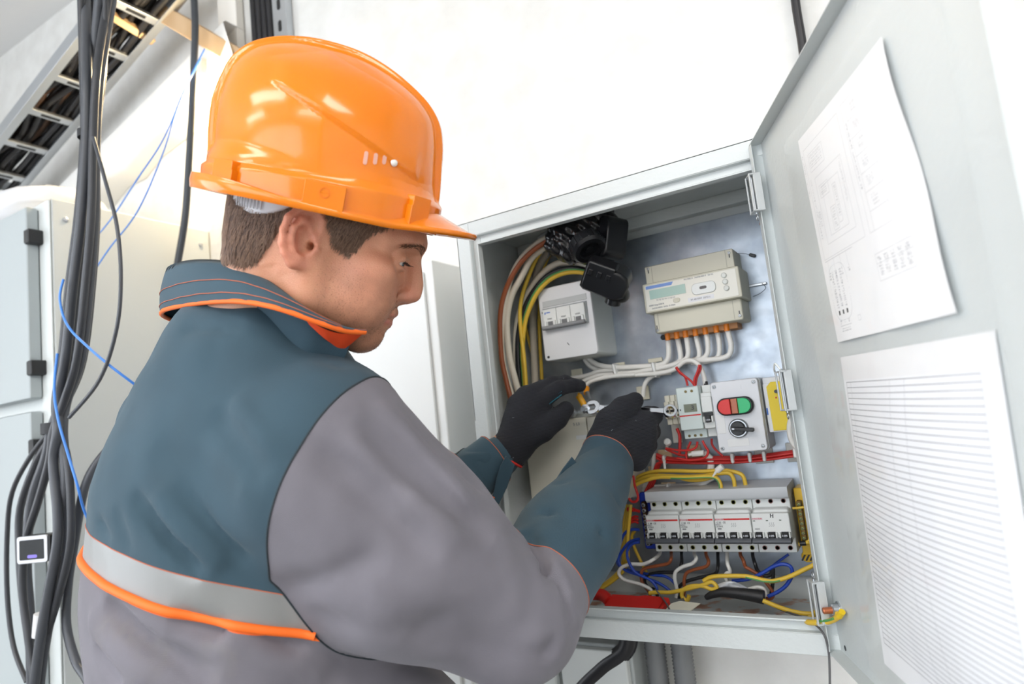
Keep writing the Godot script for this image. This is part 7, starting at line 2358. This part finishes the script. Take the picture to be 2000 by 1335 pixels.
# ------------------------------------------------------------------ helmet
func hat() -> void:
	var fr := turned(10.4, 12.0)
	var F: Vector3 = fr[0]
	var roll := deg_to_rad(7.0)
	var U: Vector3 = fr[1] * cos(roll) + fr[2] * sin(roll)
	var S: Vector3 = fr[2] * cos(roll) - fr[1] * sin(roll)
	var O := hO - hF * 0.003 + hU * 0.056
	var W := func(f: float, v: float, s: float) -> Vector3: return O + (F * f + U * v + S * s) * 0.001
	var t := thing("hard_hat", "glossy orange hard hat on the man's head", "hard hat", "", O)
	var om := M("hat_orange", rgb8(240, 130, 8), 0.2, 0.0, {"clearcoat_enabled": true, "clearcoat": 0.2, "clearcoat_roughness": 0.05, "roughness_texture": noise_tex(0.03, 71, Color(0.7, 0.7, 0.7), Color(1, 1, 1), 256, 4), "subsurf_scatter_enabled": true, "subsurf_scatter_strength": 0.05}.merged(tri_uv(8.0)))
	var fr_k := [Vector2(-14, 121), Vector2(0, 121), Vector2(25, 121), Vector2(53, 118), Vector2(86, 113), Vector2(104, 106), Vector2(120, 92), Vector2(135, 69), Vector2(147, 44), Vector2(154, 22), Vector2(157.6, 0)]
	var bk_k := [Vector2(-14, -113), Vector2(0, -115), Vector2(25, -116), Vector2(41, -118), Vector2(70, -119), Vector2(95, -115), Vector2(122, -104.5), Vector2(139, -87), Vector2(150, -63), Vector2(155, -42), Vector2(157.6, -12)]
	var wd_k := [Vector2(-14, 105), Vector2(0, 105), Vector2(30, 104), Vector2(60, 101), Vector2(85, 95), Vector2(105, 86), Vector2(125, 70), Vector2(140, 52), Vector2(150, 34), Vector2(155, 20), Vector2(157.6, 4)]
	var surf := func(v: float, an: float) -> Vector3:
		var a: float = curve1(fr_k, v)
		var b: float = curve1(bk_k, v)
		var w: float = curve1(wd_k, v)
		var ca := cos(an)
		var sa := sin(an)
		var e := 0.88
		var x := signf(ca) * pow(absf(ca), e)
		var y := signf(sa) * pow(absf(sa), e)
		var f := (a + b) / 2 + x * (a - b) / 2
		var s := y * w
		var band_top := 15.0 + f * 0.045
		var out := 0.0
		var inr := Vector2(f - (a + b) / 2, s).normalized()
		# crest band along the middle
		var rid := 1.0 - smoothstep(26.5, 31.5, absf(s))
		var edge := smoothstep(16.0, 34.0, v)
		out -= (1.0 - rid) * 6.0 * edge * clampf((absf(x)) * 1.4 + smoothstep(110.0, 150.0, v), 0.0, 1.0)
		# band round the bottom
		out += 4.0 * (1.0 - smoothstep(band_top - 1.5, band_top + 1.5, v))
		# slanting crease on the flanks
		var cd := (v - 92.0) * 0.905 + (f + 50.0) * 0.345
		if absf(s) > 40.0:
			out += 3.2 * smoothstep(-2.2, 1.0, cd) * (1.0 - smoothstep(1.0, 46.0, cd)) * smoothstep(-62.0, -40.0, f) * (1.0 - smoothstep(88.0, 100.0, f))
		var nv := clampf((v - 90.0) / 70.0, 0.0, 1.0)
		return W.call(f + inr.x * out * (1.0 - nv * 0.5), v + out * nv * 0.8 * (1.0 if out < 0.0 else 0.4), s + inr.y * out * (1.0 - nv * 0.5))
	var rows := []
	var levels := []
	for k in 14:
		levels.append(-12.0 + k * 2.2)
	for k in 80:
		levels.append(18.8 + 138.8 * sin(PI / 2 * (k + 1) / 80.0))
	for v in levels:
		var row := []
		for q in 360:
			row.append(surf.call(v, TAU * q / 360))
		rows.append(row)
	var shell := MB.new().grid(rows, true)
	var sh := part("shell", shell, om, t, "domed orange shell with a raised crest")
	# inside of the shell
	var inrows := []
	for v in [-12.0, 20.0, 60.0, 100.0, 130.0, 148.0]:
		var row := []
		for q in 48:
			var p: Vector3 = surf.call(v, TAU * q / 48)
			row.append(p.lerp(W.call(0, v * 0.5, 0), 0.03))
		inrows.append(row)
	part("inner_face", MB.new().grid(inrows, true), om, sh)
	# brim: gutter round the back and sides, peak in front
	var prof := []
	var nq := 160
	for q in nq:
		var an := TAU * q / nq
		var p: Vector3 = surf.call(-12.0, an)
		var ca := cos(an)
		var side := absf(sin(an))
		var fwd := smoothstep(0.45, 1.0, ca)
		var back := smoothstep(0.1, -0.8, ca)
		var out: Vector3 = (p - W.call(0, -12, 0)).slide(U).normalized()
		var reach := 3.5 + 5.0 * back + 38.0 * pow(fwd, 1.3)
		var drop := 2.0 * (1.0 - fwd) - 10.0 * fwd * 0.0
		prof.append([p, out, reach, back, fwd])
	rows = []
	for r in 11:
		rows.append([])
	for q in nq:
		var p: Vector3 = prof[q][0]
		var o: Vector3 = prof[q][1]
		var rc: float = prof[q][2] * 0.001
		var bk: float = prof[q][3]
		var fw: float = prof[q][4]
		var lift := (0.010 * fw) 
		var lip := 0.003 + 0.0085 * bk
		var dn := -U
		var a0 := p + U * (0.004 + 0.018 * fw) + o * 0.0005
		# upper side out to the edge, over it, and back underneath
		var tipv := -0.001 * (1.0 - fw) + 0.006 * fw
		rows[0].append(a0)
		rows[1].append(p + U * (0.0015 + 0.016 * fw) + o * rc * 0.30)
		rows[2].append(p + U * (0.0 + 0.0125 * fw) + o * rc * 0.65)
		rows[3].append(p + U * (tipv + lip * 0.6) + o * (rc - 0.0012))
		rows[4].append(p + U * (tipv + lip) + o * (rc - 0.0004))
		rows[5].append(p + U * (tipv + lip) + o * (rc + 0.0010))
		rows[6].append(p + U * (tipv + lip * 0.5 - 0.001) + o * (rc + 0.0016))
		rows[7].append(p + U * (tipv - 0.0030) + o * (rc + 0.0004))
		rows[8].append(p + U * (-0.0035 + 0.010 * fw) + o * rc * 0.65)
		rows[9].append(p + U * (-0.0035 + 0.012 * fw) + o * rc * 0.2)
		rows[10].append(p - o * 0.004 + U * -0.001)
	part("brim", MB.new().grid(rows, true), om, t, "turned-up brim with a peak")
	# sockets on the band
	for q in [[0.485 * PI, 37.0, 26.0, 0], [0.72 * PI, 24.0, 29.0, 1], [0.235 * PI, 25.0, 31.0, 2]]:
		for sg in [1.0, -1.0]:
			var an: float = q[0] * sg
			var hmid: float = [-1.0, 0.0, 5.0][q[3]]
			var p: Vector3 = surf.call(hmid, an)
			var n: Vector3 = ((surf.call(hmid, an + 0.04) - surf.call(hmid, an - 0.04)) as Vector3).cross(U).normalized()
			if n.dot(p - O) < 0.0:
				n = -n
			var uu := U.cross(n).normalized()
			var X := Transform3D(Basis(uu, n.cross(uu), n), p)
			var bxp := part("socket", MB.new().prism(rrect(q[1] * 0.001, q[2] * 0.001, 0.0015), -0.008, 0.0042 if q[3] == 0 else 0.0055, 0.0008, X), om, t)
			if q[3] == 0:
				part("plug", MB.new().lathe(X * Vector3(0, 0.004, 0.0042), n, [Vector2(0.0046, 0), Vector2(0.0046, 0.0006), Vector2(0.0040, 0.0006), Vector2(0.0040, -0.0004), Vector2(0, -0.0004)], 24), M("hat_orange_deep", rgb8(236, 118, 14), 0.25), bxp)
				part("plug_slot", MB.new().box(X * Vector3(0, 0.004, 0.004), Vector3(0.008, 0.0008, 0.0008), 0.0002, X.basis), om, bxp)
			else:
				part("slot_edge", MB.new().box(X * Vector3((0.5 if q[3] == 1 else -0.5) * q[1] * 0.001, -0.004, 0.002), Vector3(0.003, 0.02, 0.008), 0.0006, X.basis), om, bxp)
	# vent slots and rivet
	for sg in [1.0, -1.0]:
		for k in 3:
			var v := 43.0 + k * 1.6
			var f: float = [41.0, 49.0, 57.0][k]
			var best := 0.3
			for j in 120:
				var an := 0.15 + j * 0.012
				if absf(((surf.call(v, an) - O) as Vector3).dot(F) * 1000.0 - f) < absf(((surf.call(v, best) - O) as Vector3).dot(F) * 1000.0 - f):
					best = an
			var p: Vector3 = surf.call(v, best * sg)
			var n: Vector3 = ((surf.call(v, best * sg + 0.03) - surf.call(v, best * sg - 0.03)) as Vector3).cross(surf.call(v + 3, best * sg) - surf.call(v - 3, best * sg)).normalized()
			if n.dot(p - O) < 0.0:
				n = -n
			var uu := U.cross(n).normalized()
			var X := Transform3D(Basis(uu, n.cross(uu), n), p)
			part("vent_slot", MB.new().prism(rrect(0.0036, 0.0125 - k * 0.0018, 0.0018), -0.002, 0.0009, 0.0, X), M("vent_inside", rgb8(232, 178, 160), 0.6), t)
		var bb := 0.3
		for j in 120:
			var an := 0.15 + j * 0.012
			if absf(((surf.call(46.0, an) - O) as Vector3).dot(F) * 1000.0 - 67.0) < absf(((surf.call(46.0, bb) - O) as Vector3).dot(F) * 1000.0 - 67.0):
				bb = an
		var rp: Vector3 = surf.call(46.0, bb * sg)
		var rn: Vector3 = (rp - W.call(0, 30, 0)).normalized()
		part("rivet", MB.new().lathe(rp - rn * 0.001, rn, [Vector2(0.0038, 0), Vector2(0.0036, 0.0014), Vector2(0.0024, 0.0026), Vector2(0, 0.003)], 20, true), M("rivet_white", rgb8(238, 236, 232), 0.3), t)
	# headband adjuster at the nape
	var ad := []
	for r in 7:
		var row := []
		for q in 17:
			var an := PI - 0.55 + (q - 8) * 0.105
			var v: float = [2.0, -6.0, -13.0, -19.0, -24.0, -27.0, -28.5][r] * (1.0 - 0.6 * pow(absf(q - 8) / 8.0, 3.0))
			var k: float = [1.0, 1.0, 0.99, 0.98, 0.97, 0.96, 0.93][r]
			row.append(W.call(-4 + cos(an) * 88.0 * k, v - 3.0, sin(an) * 84.0 * k))
		ad.append(row)
	var adj := part("headband", MB.new().grid(ad), M("headband_grey", Color(0.80, 0.80, 0.82), 0.3), t, "translucent grey headband adjuster")
	for k in 9:
		var an := PI - 0.85 + (k - 4) * 0.05
		part("rib", MB.new().tube(PackedVector3Array([W.call(-4 + cos(an) * 88.6, -6, sin(an) * 84.6), W.call(-4 + cos(an) * 87.6, -24, sin(an) * 83.6)]), 0.0008, 5), M("headband_grey", Color(0.80, 0.80, 0.82), 0.3), adj)

# ------------------------------------------------------------------ wrench
func wrench() -> void:
	var chrome := M("chrome", rgb8(214, 218, 224), 0.14, 1.0)
	var a := Zp(1157, 796, -0.948)
	var b := Zp(1309, 803, -0.940)
	var x := (b - a).normalized()
	var n := (-cam_fwd * 0.9 + Vector3(0.1, 0.55, 0.2)).slide(x).normalized()
	var y := n.cross(x)
	var X := Transform3D(Basis(x, y, n), a)
	var L := a.distance_to(b)
	var t := thing("wrench", "chrome combination wrench held in the right glove", "wrench", "", (a + b) / 2.0)
	var shank := PackedVector2Array([Vector2(0.010, 0.0052), Vector2(0.022, 0.0040), Vector2(L - 0.020, 0.0036), Vector2(L - 0.008, 0.0044), Vector2(L - 0.008, -0.0044), Vector2(L - 0.020, -0.0036), Vector2(0.022, -0.0040), Vector2(0.010, -0.0052)])
	part("shank", MB.new().prism(shank, -0.0022, 0.0022, 0.0007, X), chrome, t)
	part("size_mark", MB.new().box(X * Vector3(0.024, 0, 0.0022), Vector3(0.006, 0.004, 0.0004), 0.0001, X.basis), M("mark_dark", rgb8(90, 94, 98), 0.4, 0.8), t)
	var jaw := PackedVector2Array()
	for k in 15:
		var an := deg_to_rad(-160.0 + k * 320.0 / 14)
		jaw.append(Vector2(cos(an) * 0.0135, sin(an) * 0.0120))
	jaw.append(Vector2(-0.004, 0.0052)); jaw.append(Vector2(0.004, 0.0050)); jaw.append(Vector2(0.0065, 0.0)); jaw.append(Vector2(0.004, -0.0050)); jaw.append(Vector2(-0.004, -0.0052))
	var JX := Transform3D(X.basis.rotated(n, 0.2), X.origin)
	part("open_jaw", MB.new().prism(jaw, -0.003, 0.003, 0.0007, JX), chrome, t)
	var rc := X * Vector3(L, 0, 0)
	var rn := (n + x * 0.28).normalized()
	part("ring", MB.new().lathe(rc, rn, [Vector2(0.0064, -0.004), Vector2(0.0092, -0.004), Vector2(0.0098, -0.0034), Vector2(0.0098, 0.0034), Vector2(0.0092, 0.004), Vector2(0.0064, 0.004), Vector2(0.0064, -0.004)], 24), chrome, t)
	var teeth := MB.new()
	var r1 := rn.cross(Vector3.UP).normalized()
	var r2 := rn.cross(r1)
	for k in 12:
		var d := r1 * cos(TAU * k / 12) + r2 * sin(TAU * k / 12)
		teeth.box(rc + d * 0.0066, Vector3(0.0011, 0.0014, 0.0074), 0.0003, Basis(d, rn.cross(d), rn))
	part("ring_teeth", teeth, chrome, t)
